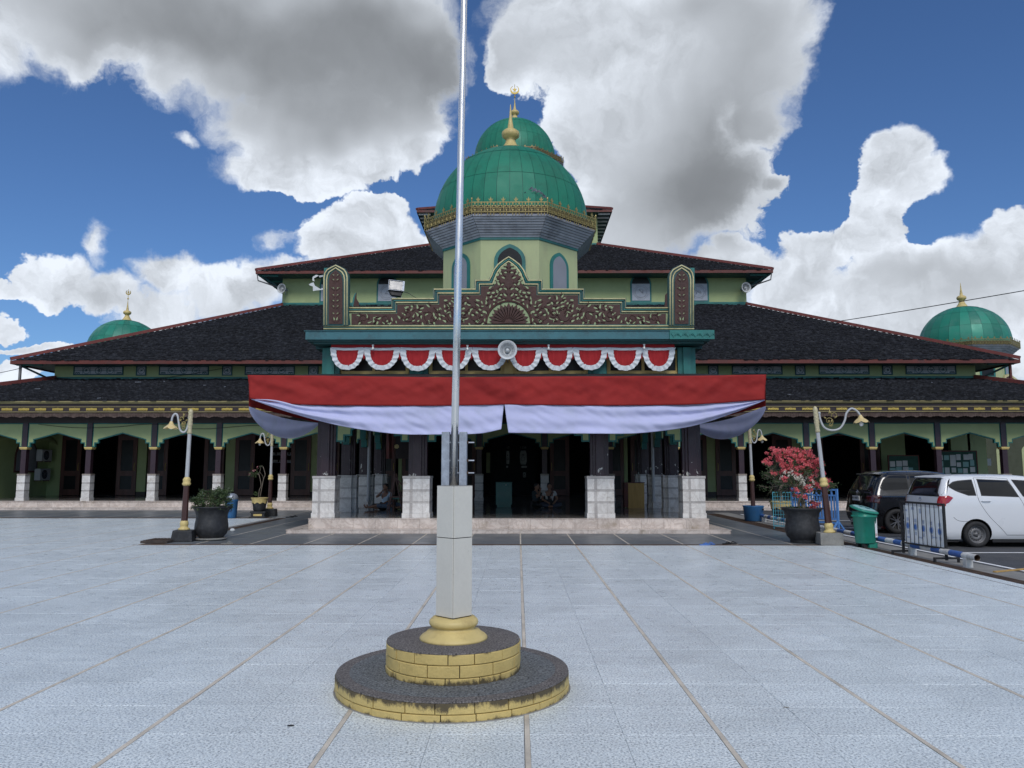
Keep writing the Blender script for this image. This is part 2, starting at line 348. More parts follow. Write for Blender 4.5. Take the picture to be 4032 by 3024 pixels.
def peel():
    M_ = mat('purplepeel', (.036, .017, .025), .35, var=.2, vs=3); MT['purplepeel'] = M_
    nt, b, nn, L = nodes_of(M_)
    src = b.inputs['Base Color'].links[0].from_socket
    g = nn('ShaderNodeNewGeometry').outputs['Position']; sp = nn('ShaderNodeSeparateXYZ'); L(g, sp.inputs[0])
    n = nn('ShaderNodeTexNoise'); L(g, n.inputs['Vector']); n.inputs['Scale'].default_value = 5.5; n.inputs['Detail'].default_value = 5; n.inputs['Roughness'].default_value = .65
    hgt = nn('ShaderNodeMapRange'); L(sp.outputs[2], hgt.inputs[0]); hgt.inputs[1].default_value = 1.45; hgt.inputs[2].default_value = 2.35; hgt.inputs[3].default_value = .58; hgt.inputs[4].default_value = .72
    gt = nn('ShaderNodeMath'); gt.operation = 'GREATER_THAN'; L(n.outputs['Fac'], gt.inputs[0]); L(hgt.outputs[0], gt.inputs[1])
    mx = nn('ShaderNodeMix'); mx.data_type = 'RGBA'; L(gt.outputs[0], mx.inputs[0]); L(src, mx.inputs[6]); mx.inputs[7].default_value = (.55, .54, .50, 1)
    L(mx.outputs[2], b.inputs['Base Color'])
peel()
def yellowbrick():
    """old yellow paint on block courses, blackened by mould that creeps down from the rim and up from the ground"""
    M_ = mat('yellowwall', (.55, .415, .15), .6, var=.12, vs=6, fine=.06, fs=90, bump=.35, bs=30); MT['yellowwall'] = M_
    nt, b, nn, L = nodes_of(M_)
    src = b.inputs['Base Color'].links[0].from_socket
    tcn = nn('ShaderNodeNewGeometry').outputs['Position']
    sp = nn('ShaderNodeSeparateXYZ'); L(tcn, sp.inputs[0])
    st = nn('ShaderNodeVectorMath'); st.operation = 'MULTIPLY'; L(tcn, st.inputs[0]); st.inputs[1].default_value = (1, 1, .55)
    n = nn('ShaderNodeTexNoise'); L(st.outputs[0], n.inputs['Vector']); n.inputs['Scale'].default_value = 8; n.inputs['Detail'].default_value = 9; n.inputs['Roughness'].default_value = .78
    # rims at z=.135 and .36, feet at 0 and .135
    def near(z, w):
        a = nn('ShaderNodeMath'); a.operation = 'SUBTRACT'; L(sp.outputs[2], a.inputs[0]); a.inputs[1].default_value = z
        c = nn('ShaderNodeMath'); c.operation = 'ABSOLUTE'; L(a.outputs[0], c.inputs[0])
        r = nn('ShaderNodeMapRange'); L(c.outputs[0], r.inputs[0]); r.inputs[1].default_value = 0; r.inputs[2].default_value = w; r.inputs[3].default_value = 1; r.inputs[4].default_value = 0
        return r.outputs[0]
    acc = None
    for z, w, k in ((0, .04, .22), (.125, .075, .33), (.36, .03, .22)):
        q = nn('ShaderNodeMath'); q.operation = 'MULTIPLY'; L(near(z, w), q.inputs[0]); q.inputs[1].default_value = k
        if acc is None: acc = q.outputs[0]
        else:
            mx_ = nn('ShaderNodeMath'); mx_.operation = 'MAXIMUM'; L(acc, mx_.inputs[0]); L(q.outputs[0], mx_.inputs[1]); acc = mx_.outputs[0]
    ad = nn('ShaderNodeMath'); ad.operation = 'ADD'; L(n.outputs['Fac'], ad.inputs[0]); L(acc, ad.inputs[1])
    r = nn('ShaderNodeMapRange'); L(ad.outputs[0], r.inputs[0]); r.inputs[1].default_value = .64; r.inputs[2].default_value = .76; r.inputs[3].default_value = 0; r.inputs[4].default_value = .92
    mx = nn('ShaderNodeMix'); mx.data_type = 'RGBA'; L(r.outputs[0], mx.inputs[0]); L(src, mx.inputs[6]); mx.inputs[7].default_value = (.045, .035, .022, 1)
    L(mx.outputs[2], b.inputs['Base Color'])
yellowbrick()
# ------------------------------------------------------------------ mesh helpers
class B:
    def __init__(s): s.v = []; s.f = []; s.m = []; s.k = 0; s.sm = []; s.smooth = False
    def add(s, vs, fs):
        o = len(s.v); s.v += [tuple(p) for p in vs]
        for f in fs: s.f.append(tuple(i+o for i in f)); s.m.append(s.k); s.sm.append(s.smooth)
        return s
    def box(s, x0, x1, y0, y1, z0, z1):
        return s.add([(x0,y0,z0),(x1,y0,z0),(x1,y1,z0),(x0,y1,z0),(x0,y0,z1),(x1,y0,z1),(x1,y1,z1),(x0,y1,z1)],
                     [(0,3,2,1),(4,5,6,7),(0,1,5,4),(1,2,6,5),(2,3,7,6),(3,0,4,7)])
    def cbox(s, c, d, Mx=None):
        x, y, z = d[0]/2, d[1]/2, d[2]/2
        vs = [Vector(p) for p in [(-x,-y,-z),(x,-y,-z),(x,y,-z),(-x,y,-z),(-x,-y,z),(x,-y,z),(x,y,z),(-x,y,z)]]
        if Mx is not None: vs = [Mx @ p for p in vs]
        return s.add([p+Vector(c) for p in vs], [(0,3,2,1),(4,5,6,7),(0,1,5,4),(1,2,6,5),(2,3,7,6),(3,0,4,7)])
    def bar(s, a, b, w, h=None, up=(0,0,1)):
        a, b = Vector(a), Vector(b); d = b-a; l = d.length
        if l < 1e-6: return s
        z = d.normalized(); u = Vector(up)
        if abs(z.dot(u)) > .99: u = Vector((0, 1, 0))
        x = u.cross(z).normalized(); y = z.cross(x)
        Mx = Matrix((x, y, z)).transposed()
        return s.cbox((a+b)/2, (w, h or w, l), Mx)
    def prism(s, pts, d0, d1, plane='xz'):
        n = len(pts)
        f = {'xz': lambda p, d: (p[0], d, p[1]), 'xy': lambda p, d: (p[0], p[1], d), 'yz': lambda p, d: (d, p[0], p[1])}[plane]
        ar = sum(pts[i][0]*pts[(i+1) % n][1]-pts[(i+1) % n][0]*pts[i][1] for i in range(n))
        if ar < 0: pts = pts[::-1]
        vs = [f(p, d0) for p in pts]+[f(p, d1) for p in pts]
        lo, hi = tuple(range(n)), tuple(range(2*n-1, n-1, -1))
        fs = [(i+n, (i+1) % n+n, (i+1) % n, i) for i in range(n)]
        if (plane == 'xz') == (d0 < d1): fs = [lo, hi]+fs
        else: fs = [lo[::-1], hi[::-1]]+[q[::-1] for q in fs]
        return s.add(vs, fs)
    def tube(s, pts, r, n=8, cap=True):
        pts = [Vector(p) for p in pts]; N = len(pts)
        rs = r if isinstance(r, (list, tuple)) else [r]*N
        t = [(pts[min(i+1, N-1)]-pts[max(i-1, 0)]).normalized() for i in range(N)]
        u = t[0].orthogonal().normalized(); vs = []
        for i in range(N):
            u = (u-t[i]*u.dot(t[i])); u = u.normalized() if u.length > 1e-6 else t[i].orthogonal().normalized()
            w = t[i].cross(u)
            for k in range(n):
                a = 2*PI*k/n; vs.append(pts[i]+(u*math.cos(a)+w*math.sin(a))*rs[i])
        fs = [(i*n+k, i*n+(k+1) % n, (i+1)*n+(k+1) % n, (i+1)*n+k) for i in range(N-1) for k in range(n)]
        if cap: fs += [tuple(range(n-1, -1, -1)), tuple(range((N-1)*n, N*n))]
        return s.add(vs, fs)
    def lathe(s, prof, n=24, c=(0,0,0), rot=0., cap=True):
        vs = []; N = len(prof)
        for (r, z) in prof:
            for k in range(n):
                a = 2*PI*k/n+rot; vs.append((c[0]+r*math.cos(a), c[1]+r*math.sin(a), c[2]+z))
        fs = [(i*n+k, i*n+(k+1) % n, (i+1)*n+(k+1) % n, (i+1)*n+k) for i in range(N-1) for k in range(n)]
        if cap: fs += [tuple(range(n-1, -1, -1)), tuple(range((N-1)*n, N*n))]
        return s.add(vs, fs)
    def sphere(s, c, r, n=10, m=7):
        if not isinstance(r, (tuple, list)): r = (r, r, r)
        vs = [(c[0], c[1], c[2]-r[2])]
        for i in range(1, m):
            p = PI*i/m-PI/2
            for k in range(n): vs.append((c[0]+r[0]*math.cos(p)*math.cos(2*PI*k/n), c[1]+r[1]*math.cos(p)*math.sin(2*PI*k/n), c[2]+r[2]*math.sin(p)))
        vs.append((c[0], c[1], c[2]+r[2])); T = len(vs)-1
        fs = [(0, 1+(k+1) % n, 1+k) for k in range(n)]
        fs += [(1+i*n+k, 1+i*n+(k+1) % n, 1+(i+1)*n+(k+1) % n, 1+(i+1)*n+k) for i in range(m-2) for k in range(n)]
        fs += [(T, 1+(m-2)*n+k, 1+(m-2)*n+(k+1) % n) for k in range(n)]
        return s.add(vs, fs)
    def grid(s, fn, nu, nv):
        vs = [fn(i/nu, j/nv) for j in range(nv+1) for i in range(nu+1)]
        return s.add(vs, [(j*(nu+1)+i, j*(nu+1)+i+1, (j+1)*(nu+1)+i+1, (j+1)*(nu+1)+i) for j in range(nv) for i in range(nu)])
    def mesh(s, name, mats):
        me = bpy.data.meshes.new(name)
        me.from_pydata(s.v, [], s.f)
        if isinstance(mats, str): mats = [mats]
        for q in mats: me.materials.append(MT[q])
        me.polygons.foreach_set('material_index', s.m); me.polygons.foreach_set('use_smooth', s.sm)
        me.update(); return me

ROOTLOC = {}
def link(name, me, parent=None, loc=(0,0,0), rot=0., scale=None):
    o = bpy.data.objects.new(name, me); COL.objects.link(o); o.location = loc
    o.rotation_euler = (0, 0, rot) if not isinstance(rot, (tuple, list)) else rot
    if scale: o.scale = scale
    if parent is not None:
        o.parent = parent
        if parent.name in ROOTLOC: o.matrix_parent_inverse = Matrix.Translation(ROOTLOC[parent.name]).inverted()
    return o
def part(name, b, mats, parent=None, loc=(0,0,0), rot=0., label=None, bevel=0):
    o = link(name, b.mesh(name, mats), parent, loc, rot)
    if label: o['label'] = label
    if bevel: bev(o, bevel)
    return o
def bev(o, w, seg=2, ang=40):
    m = o.modifiers.new('bevel', 'BEVEL'); m.width = w; m.segments = seg; m.limit_method = 'ANGLE'; m.angle_limit = R(ang); m.harden_normals = False
def tag(o, label=None, cat=None, group=None, kind=None):
    if label: o['label'] = label
    if cat: o['category'] = cat
    if group: o['group'] = group
    if kind: o['kind'] = kind
    return o
def root(name, loc, label, cat, group=None, rot=0., world=False):
    o = bpy.data.objects.new(name, None); COL.objects.link(o); o.location = loc; o.rotation_euler = (0, 0, rot); o.empty_display_size = .2
    tag(o, label, cat, group)
    if world: ROOTLOC[o.name] = Vector(loc)
    return o
def struct(name, b, mats): return tag(link(name, b.mesh(name, mats)), kind='structure')
def kids(o): return [c for c in bpy.data.objects if c.parent == o]
def dup(o, loc=None, rot=None, label=None, parent=None, _idx=None):
    if _idx is None:
        _idx = {}
        for c in bpy.data.objects:
            if c.parent: _idx.setdefault(c.parent.name, []).append(c)
    n = o.copy(); COL.objects.link(n)
    if parent is not None: n.parent = parent
    if loc is not None: n.location = loc
    if rot is not None: n.rotation_euler = (0, 0, rot)
    if label: n['label'] = label
    for c in _idx.get(o.name, []): dup(c, parent=n, _idx=_idx)
    return n
def text_mesh(txt, size, depth=.003):
    cu = bpy.data.curves.new('t', 'FONT'); cu.body = txt; cu.size = size; cu.extrude = depth; cu.align_x = 'CENTER'; cu.align_y = 'CENTER'
    o = bpy.data.objects.new('t', cu); COL.objects.link(o)
    me = bpy.data.meshes.new_from_object(o.evaluated_get(bpy.context.evaluated_depsgraph_get()))
    bpy.data.objects.remove(o); return me
def smooth_path(pts, n=6):
    pts = [Vector(p) for p in pts]; out = []
    for i in range(len(pts)-1):
        p0, p1, p2, p3 = pts[max(i-1, 0)], pts[i], pts[i+1], pts[min(i+2, len(pts)-1)]
        for k in range(n):
            t = k/n; out.append(.5*((2*p1)+(p2-p0)*t+(2*p0-5*p1+4*p2-p3)*t*t+(3*p1-p0-3*p2+p3)*t**3))
    out.append(pts[-1]); return out
def inset(pts, d):
    """offset a closed 2D polygon inwards by d"""
    n = len(pts); ar = sum(pts[i][0]*pts[(i+1) % n][1]-pts[(i+1) % n][0]*pts[i][1] for i in range(n))
    if ar < 0: pts = pts[::-1]
    out = []
    for i in range(n):
        p0, p1, p2 = Vector(pts[i-1]), Vector(pts[i]), Vector(pts[(i+1) % n])
        a = (p1-p0).normalized(); b = (p2-p1).normalized(); na, nb = Vector((-a.y, a.x)), Vector((-b.y, b.x))
        k = 1+na.dot(nb); q = p1+(na+nb)*(d/max(k, .3)); out.append((q.x, q.y))
    return out

# ------------------------------------------------------------------ the setting: ground, plaza, apron, drains
X0 = -.27
b = B(); b.box(-700, 700, -200, 900, -.6, -.02); struct('ground', b, 'asphalt')
STX, STY, SX, SY = .055, 5.129, 1.234, .592
PX0, PX1, PY0, PY1 = -45, 7.18, -12, 17.5
LX, LY = -8.35, 27.25            # light paving runs further back left of the channel
b = B(); b.box(PX0, PX1, PY0, PY1, -.12, -.006); b.box(PX0, LX, PY1, LY, -.12, -.006)
plaza = struct('plaza', b, 'grout')
def tile_me(w, d, name='tile', mt='granite', h=.012, z=0.):
    q = B(); e = .0018
    q.add([(-w/2,-d/2,z-h),(w/2,-d/2,z-h),(w/2,d/2,z-h),(-w/2,d/2,z-h),(-w/2,-d/2,z-e),(w/2,-d/2,z-e),(w/2,d/2,z-e),(-w/2,d/2,z-e),
           (-w/2+e,-d/2+e,z),(w/2-e,-d/2+e,z),(w/2-e,d/2-e,z),(-w/2+e,d/2-e,z)],
          [(8,9,10,11),(4,5,9,8),(5,6,10,9),(6,7,11,10),(7,4,8,11),(0,1,5,4),(1,2,6,5),(2,3,7,6),(3,0,4,7)])
    return q
SW = .036; TW = (SX-SW)/2
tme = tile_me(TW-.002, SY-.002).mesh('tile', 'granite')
cands = []
i0 = math.floor((PX0-STX)/SX); i1 = math.ceil((PX1-STX)/SX)
for i in range(i0, i1+1):
    for h_ in (0, 1):
        x = STX+i*SX+SW/2+TW*(h_+.5)
        j = math.floor((PY0-STY)/SY)
        while True:
            y = STY+(j+.5)*SY; j += 1
            if y > LY: break
            if x-TW/2 < PX0 or y-SY/2 < PY0: continue
            if x+TW/2 > PX1+.3: continue
            if y+SY/2 > PY1+.2 and x > LX-.2: continue
            cands.append((x, y))
inview = [c for c in cands if c[1] > 3.3 and abs(c[0]) < .69*c[1]+.4]
inview.sort(key=lambda c: c[0]**2+c[1]**2); near = inview[:300]; ns = set(near)
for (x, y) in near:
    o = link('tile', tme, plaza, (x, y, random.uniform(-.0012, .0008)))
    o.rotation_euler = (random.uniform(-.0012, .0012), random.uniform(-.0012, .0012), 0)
q0 = tile_me(TW-.002, SY-.002); q = B()
for (x, y) in cands:
    if (x, y) in ns: continue
    dz = random.uniform(-.0012, .0008); q.add([(a+x, c+y, d+dz) for a, c, d in q0.v], q0.f)
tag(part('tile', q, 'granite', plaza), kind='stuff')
for i in range(i0, i1+1):
    x = STX+i*SX
    if x < PX0 or x > PX1: continue
    q = B(); y1 = LY if x < LX else PY1
    # each inlay strip is laid in 1.2 m pieces whose joints show
    y = PY0
    while y < y1:
        ye = min(y+1.184, y1); j = random.uniform(-.002, .002)
        q.box(x-SW/2+.002+j, x+SW/2-.002+j, y+.002, ye-.002, -.012, .0005); y = ye
    part('inlay_strip', q, 'strip', plaza)

# the darker apron round the building
b = B(); b.box(LX+.25, 7.2, 17.78, 34, -.12, -.006); b.box(PX0, LX+.25, LY+.3, 34, -.12, -.006); b.box(LX-.35, LX+.25, LY-.02, LY+.3, -.12, -.006)
apron = struct('apron', b, 'grout')
def slabs(xa, xb, ya, yb):
    i = math.floor((xa-STX)/SX)
    while STX+i*SX < xb:
        l, r_ = max(xa, STX+i*SX+SW/2), min(xb, STX+(i+1)*SX-SW/2)
        if r_-l > .08:
            n = max(1, round((yb-ya)/1.2)); st = (yb-ya)/n
            for j in range(n):
                mm = tile_me(r_-l-.003, st-.003, z=-.001); link('paving_slab', mm.mesh('paving_slab', 'apron'), apron, ((l+r_)/2, ya+(j+.5)*st, 0))
        xs = STX+(i+1)*SX
        if xa < xs < xb:
            q = B(); q.box(xs-SW/2+.002, xs+SW/2-.002, ya, yb, -.012, -.0005); part('inlay_strip', q, 'strip', apron)
        i += 1
slabs(LX+.26, 7.19, 17.80, 20.68)
slabs(LX+.26, X0-5.92, 20.68, 32.5); slabs(X0+5.92, 7.19, 20.68, 32.5)
slabs(-27, LX+.25, LY+.31, 32.5)
# drains with steel grates
def drain(name, x0, x1, y0, y1, along, nb):
    g = B(); g.k = 0; g.box(x0, x1, y0, y1, -.11, -.019); g.k = 1
    fr = .02
    g.box(x0, x0+fr, y0, y1, -.019, .001); g.box(x1-fr, x1, y0, y1, -.019, .001); g.box(x0+fr, x1-fr, y0, y0+fr, -.019, .001); g.box(x0+fr, x1-fr, y1-fr, y1, -.019, .001)
    d = tag(link(name, g.mesh(name, ['void', 'rust'])), kind='structure')
    if along == 'y':
        L_ = 1.0; y = y0+fr
        while y < y1-fr-.05:
            ye = min(y+L_, y1-fr); c = B()
            for k in range(nb):
                xx = x0+fr+(k+.5)*(x1-x0-2*fr)/nb; c.box(xx-.010, xx+.010, y+.008, ye-.008, -.016, -.002)
            c.box(x0+fr+.003, x1-fr-.003, y+.004, y+.018, -.016, -.0015); c.box(x0+fr+.003, x1-fr-.003, ye-.018, ye-.004, -.016, -.0015)
            part('grate', c, 'rust', d); y = ye
    else:
        L_ = 1.2; x = x0+fr
        while x < x1-fr-.05:
            xe = min(x+L_, x1-fr); c = B()
            for k in range(nb):
                yy = y0+fr+(k+.5)*(y1-y0-2*fr)/nb; c.box(x+.008, xe-.008, yy-.010, yy+.010, -.016, -.002)
            c.box(x+.004, x+.018, y0+fr+.003, y1-fr-.003, -.016, -.0015); c.box(xe-.018, xe-.004, y0+fr+.003, y1-fr-.003, -.016, -.0015)
            part('grate', c, 'rust', d); x = xe
drain('drain', LX-.35, 7.2, 17.52, 17.78, 'x', 6)
drain('drain', 7.2, 7.70, 5.0, 30.0, 'y', 11)
drain('drain', LX-.03, LX+.24, 17.79, LY-.03, 'y', 5)
drain('drain', -27, LX-.36, LY+.01, LY+.28, 'x', 5)
# kerb of weathered concrete beside the right drain
b = B(); b.box(7.71, 8.35, 4, 31, -.12, -.012); struct('verge', b, 'concrete')
# parking lines
b = B()
for yy in (16.2, 19.6, 23.0, 26.4): b.box(8.6, 14.2, yy, yy+.09, -.018, -.0155)
b.box(8.5, 8.59, 8, 30, -.018, -.0155)
struct('parking_lines', b, 'whitepaint')
# ------------------------------------------------------------------ the mosque: one building, every part under it
MQ = root('mosque', (X0, 45, 0), 'green domed mosque with dark tiered shingle roofs, arcaded veranda and marble floored porch', 'mosque', world=True)
FL = .36; BAY = 2.82; YP = 33.4; YW = 39.8; HW = 24.0
PYF = 21.9                                   # porch front column line
def mq(name, b, mats, **k): return part(name, b, mats, MQ, **k)

# ---- plinth and steps, faced with marble slabs
b = B(); b.box(X0-27, X0+27, 33.03, 66, -.1, FL-.022); b.box(X0-27, X0+27, 32.53, 33.03, -.1, .08)
b.box(X0-5.43, X0+5.43, 21.23, 33.03, -.1, FL-.022); b.box(X0-5.88, X0+5.88, 20.73, 32.53, -.1, .08)
plinth = mq('plinth', b, 'marblebrown')
def face_x(x0, x1, y, z0, z1, step, key, th=.025):
    n = max(1, round(abs(x1-x0)/step)); w = (x1-x0)/n
    for i in range(n):
        c = B(); j = random.uniform(-.003, .003); c.box(x0+i*w+.003, x0+(i+1)*w-.003, y-th+j, y-.001, z0, z1); part('marble_slab', c, key, plinth)
def face_y(x, s, y0, y1, z0, z1, step, key, th=.025):
    n = max(1, round(abs(y1-y0)/step)); w = (y1-y0)/n
    for i in range(n):
        c = B(); j = random.uniform(-.003, .003)
        a, e = (x-th+j, x-.001) if s < 0 else (x+.001, x+th+j)
        c.box(a, e, y0+i*w+.003, y0+(i+1)*w-.003, z0, z1); part('marble_slab', c, key, plinth)
def coping(x0, x1, y0, y1, z, step=1.2, along='x', th=.022):
    L_ = (x1-x0) if along == 'x' else (y1-y0); n = max(1, round(L_/step)); w = L_/n
    for i in range(n):
        c = B()
        if along == 'x': c.box(x0+i*w+.002, x0+(i+1)*w-.002, y0, y1, z-th, z)
        else: c.box(x0, x1, y0+i*w+.002, y0+(i+1)*w-.002, z-th, z)
        part('coping_stone', c, 'marble', plinth)
PXE = 5.43
face_x(X0-PXE, X0+PXE, 21.23, .10, FL-.024, .62, 'marble'); face_x(X0-5.88, X0+5.88, 20.73, .0, .078, 1.2, 'marble')
for s in (-1, 1):
    face_y(X0+s*PXE, s, 21.23, 32.9, .10, FL-.024, .62, 'marble'); face_y(X0+s*5.88, s, 20.73, 32.4, .0, .078, 1.2, 'marble')
    xa, xb = (X0-27, X0-PXE) if s < 0 else (X0+PXE, X0+27)
    face_x(xa, xb, 33.03, .10, FL-.024, .62, 'marble'); face_x(xa, xb, 32.53, 0, .078, 1.2, 'marble')
    coping(xa, xb, 33.0-.03, 33.3, FL); coping(xa, xb, 32.50, 33.0, .10)
    xs = (X0-PXE-.03, X0-PXE+.25) if s < 0 else (X0+PXE-.25, X0+PXE+.03)
    coping(xs[0], xs[1], 21.5, 32.95, FL, along='y'); 
    xs = (X0-5.91, X0-PXE-.03) if s < 0 else (X0+PXE+.03, X0+5.91)
    coping(xs[0], xs[1], 21.2, 32.48, .10, along='y')
coping(X0-PXE-.03, X0+PXE+.03, 21.2, 21.5, FL); coping(X0-5.91, X0+5.91, 20.70, 21.2, .10)
# polished hall floor in large tiles
def floor_tiles(x0, x1, y0, y1, st):
    nx, ny = max(1, round((x1-x0)/st)), max(1, round((y1-y0)/st)); w, d = (x1-x0)/nx, (y1-y0)/ny
    me_ = B(); me_.box(-w/2+.001, w/2-.001, -d/2+.001, d/2-.001, -.02, -.001); me_ = me_.mesh('floor_tile', 'floor')
    for i in range(nx):
        for j in range(ny): link('floor_tile', me_, plinth, (x0+(i+.5)*w, y0+(j+.5)*d, FL))
floor_tiles(X0-PXE+.25, X0+PXE-.25, 21.5, 33.3, 1.2)
floor_tiles(X0-27, X0+27, 33.3, YW, 2.4)

# ---- piers
def pier_mesh_square(w, hs):
    out = []; z = 0
    for i, (h, kind) in enumerate(hs):
        c = B(); e = {0: 0, 1: -.006, 2: .012}[kind]; hw = w/2+e+(.02 if i == 0 else 0)
        c.box(-hw, hw, -hw, hw, z+.002, z+h-.002); out.append((c.mesh('marble_course', 'marblewhite' if kind == 0 else 'marblegrey' if kind == 1 else 'marblebrown'), kind)); z += h
    return out
HS = [(.13, 0), (.27, 0), (.055, 1), (.27, 0), (.055, 1), (.30, 0), (.07, 2)]
PT = FL+sum(h for h, _ in HS)        # pier top
pm = pier_mesh_square(.345, HS)
def wing_pier(x, y, k=1.):
    e = root('pier', (x, y, FL), None, None); e.parent = MQ; e.matrix_parent_inverse = Matrix.Translation(ROOTLOC['mosque']).inverted()
    for me_, _ in pm: link('marble_course', me_, e)
    return e
colm = B(); colm.k = 0; colm.box(-.11, .11, -.11, .11, PT, 4.15); colm.k = 1
colm.box(-.17, .17, -.17, .17, 2.60, 2.66); colm.box(-.15, .15, -.15, .15, 2.56, 2.60)
colm = colm.mesh('column', ['purple', 'ochre'])
wx = [X0+(k+.5)*BAY*s for k in range(9) for s in (-1, 1)]
for x in wx:
    wing_pier(x, YP); link('column', colm, MQ, (x, YP, 0))
# porch: cruciform piers whose faces are set with marble tiles
def cross(w, a, z0, z1, b, e=0.):
    b.box(-w/2-e, w/2+e, -a/2-e, a/2+e, z0, z1); b.box(-a/2-e, a/2+e, -w/2-e, -a/2-e-.0005, z0, z1); b.box(-a/2-e, a/2+e, a/2+e+.0005, w/2+e, z0, z1)
def cross_pier(x, y, w, solid):
    e = root('pier', (x, y, FL), None, None); e.parent = MQ; e.matrix_parent_inverse = Matrix.Translation(ROOTLOC['mosque']).inverted()
    core = B(); h = w/2-.02
    if solid: core.box(-h, h, -h, h, 0, PT-FL-.01)
    else: cross(w-.04, w*.55-.04, 0, PT-FL-.01, core)
    part('core', core, 'darkjoint', e)
    z = 0
    for i, (hh, kind) in enumerate(HS):
        g = .018 if i == 0 else .015 if kind == 2 else 0
        key = 'marblewhite' if kind == 0 else 'marblegrey' if kind == 1 else 'marblegrey'
        if not solid or kind == 2:
            c = B()
            if kind == 2:
                if solid: c.box(-w/2-g, w/2+g, -w/2-g, w/2+g, z+.001, z+hh)
                else: cross(w, w*.55, z+.001, z+hh, c, g)
            else: cross(w, w*.55, z+.0015, z+hh-.0015, c, g)
            part('marble_course', c, key, e)
        else:
            cuts = [-w/2-g, -w/2+w*.26, -w/2+w*.36, w/2-w*.26, w/2+g] if kind == 0 else [-w/2-g, w/2+g]
            for q in range(len(cuts)-1):
                a_, b_ = cuts[q]+.0015, cuts[q+1]-.0015; kk = 'marblegrey' if (kind == 0 and q == 1) else key
                for side in range(4):
                    if side in (2,): continue
                    c = B(); c.box(a_, b_, -w/2-g, -w/2+.02-g, z+.0015, z+hh-.0015)
                    part('marble_tile', c, kk, e, rot=side*PI/2)
        z += hh
    return e
FX = [(-5.15, .62), (-2.56, .74), (2.56, .74), (5.15, .62)]
for fx, w in FX: cross_pier(X0+fx, PYF, w, True)
sideY = [24.7, 27.5, 30.3]
for s in (-1, 1):
    for y in sideY: cross_pier(X0+s*5.15, y, .60, False)
def cross_col(x, y, w):
    c = B(); a = w*.45
    c.box(-w/2, w/2, -a/2, a/2, PT, 4.2); c.box(-a/2, a/2, -w/2, -a/2-.0005, PT, 4.2); c.box(-a/2, a/2, a/2+.0005, w/2, PT, 4.2)
    q = w*.36; c.box(-q, q, -q, q, PT+.001, 4.19)
    part('column', c, 'purplepeel', MQ, loc=(x, y, 0), bevel=.008)
for fx, w in FX: cross_col(X0+fx, PYF, .52)
for s in (-1, 1):
    for y in sideY: cross_col(X0+s*5.15, y, .44)
# ---- stepped arch panels between the columns
def arch_panel(half, top, tip=2.66, s1=.165, s2=.150, a0=.13, a1=.155, apex=3.25, steps=2, t=.12):
    """half = clear half span; profile measured from the column face inwards"""
    z1 = tip+s1; z2 = z1+s2
    prof = [(half, top), (half, tip), (half-a0, tip), (half-a0, z1), (half-a0-a1, z1), (half-a0-a1, z2)]
    if steps == 3: prof += [(half-a0-2*a1, z2), (half-a0-2*a1, z2+s2)]
    R_ = prof[1:]+[(0, apex)]
    pts = [(-half, top)]+[(-x, z) for x, z in R_[:-1]]+[(0, apex)]+[(x, z) for x, z in R_[:-1]][::-1]+[(half, top)]
    b1 = B(); b1.prism(pts, -t/2, t/2)
    b2 = B(); ins = inset(pts, .045); b2.prism(ins, -t/2-.012, -t/2+.002); b2.prism(ins, t/2-.002, t/2+.012)
    return b1.mesh('arch_panel', 'teal'), b2.mesh('arch_field', 'green')
am = arch_panel(BAY/2-.11, 3.70)
for k in range(-8, 9):
    o = link('arch_panel', am[0], MQ, (X0+k*BAY, YP, 0)); link('arch_field', am[1], o)
def porch_arch(xa, xb, steps):
    half = (xb-xa)/2-.26; m_ = arch_panel(half, 3.9, tip=2.47, s1=.17, s2=.16, a0=.24, a1=.2, apex=3.55 if steps == 3 else 3.25, steps=steps, t=.16)
    o = link('arch_panel', m_[0], MQ, ((xa+xb)/2, PYF, 0)); link('arch_field', m_[1], o)
porch_arch(X0-5.15, X0-2.56, 2); porch_arch(X0-2.56, X0+2.56, 3); porch_arch(X0+2.56, X0+5.15, 2)
ms = arch_panel(1.4-.22, 3.9, tip=2.47, s1=.25, s2=.3, a0=.22, a1=.2, apex=3.45, steps=2, t=.2)
for s in (-1, 1):
    for y in [(PYF+24.7)/2]+[(24.7+27.5)/2, (27.5+30.3)/2]:
        o = link('arch_panel', ms[0], MQ, (X0+s*5.15, y, 0), PI/2); link('arch_field', ms[1], o)
# rain pipes in the porch
for px_, D in ((1453, 27.2), (2570, 27.2)):
    x, _ = P(px_, 1800, D); c = B(); c.tube([(x, D, FL+.3), (x, D, 3.6), (x+.1, D, 3.85)], .055, 10); c.tube([(x, D, FL+.22), (x, D, FL+.34)], .07, 10); mq('rain_pipe', c, 'postpaint')

# ---- beams, ceilings
b = B(); b.box(X0-25.5, X0+25.5, YP-.14, YP+.14, 3.705, 3.98)
mq('beam', b, 'wooddk')
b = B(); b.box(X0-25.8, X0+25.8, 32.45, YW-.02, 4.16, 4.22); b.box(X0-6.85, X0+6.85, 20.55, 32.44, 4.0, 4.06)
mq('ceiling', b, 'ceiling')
b = B(); b.box(X0-5.4, X0+5.4, PYF-.12, PYF+.12, 3.905, 3.995)
for s in (-1, 1): b.box(X0+s*5.15-.12, X0+s*5.15+.12, PYF+.13, 32.4, 3.905, 3.995)
mq('beam', b, 'purple')
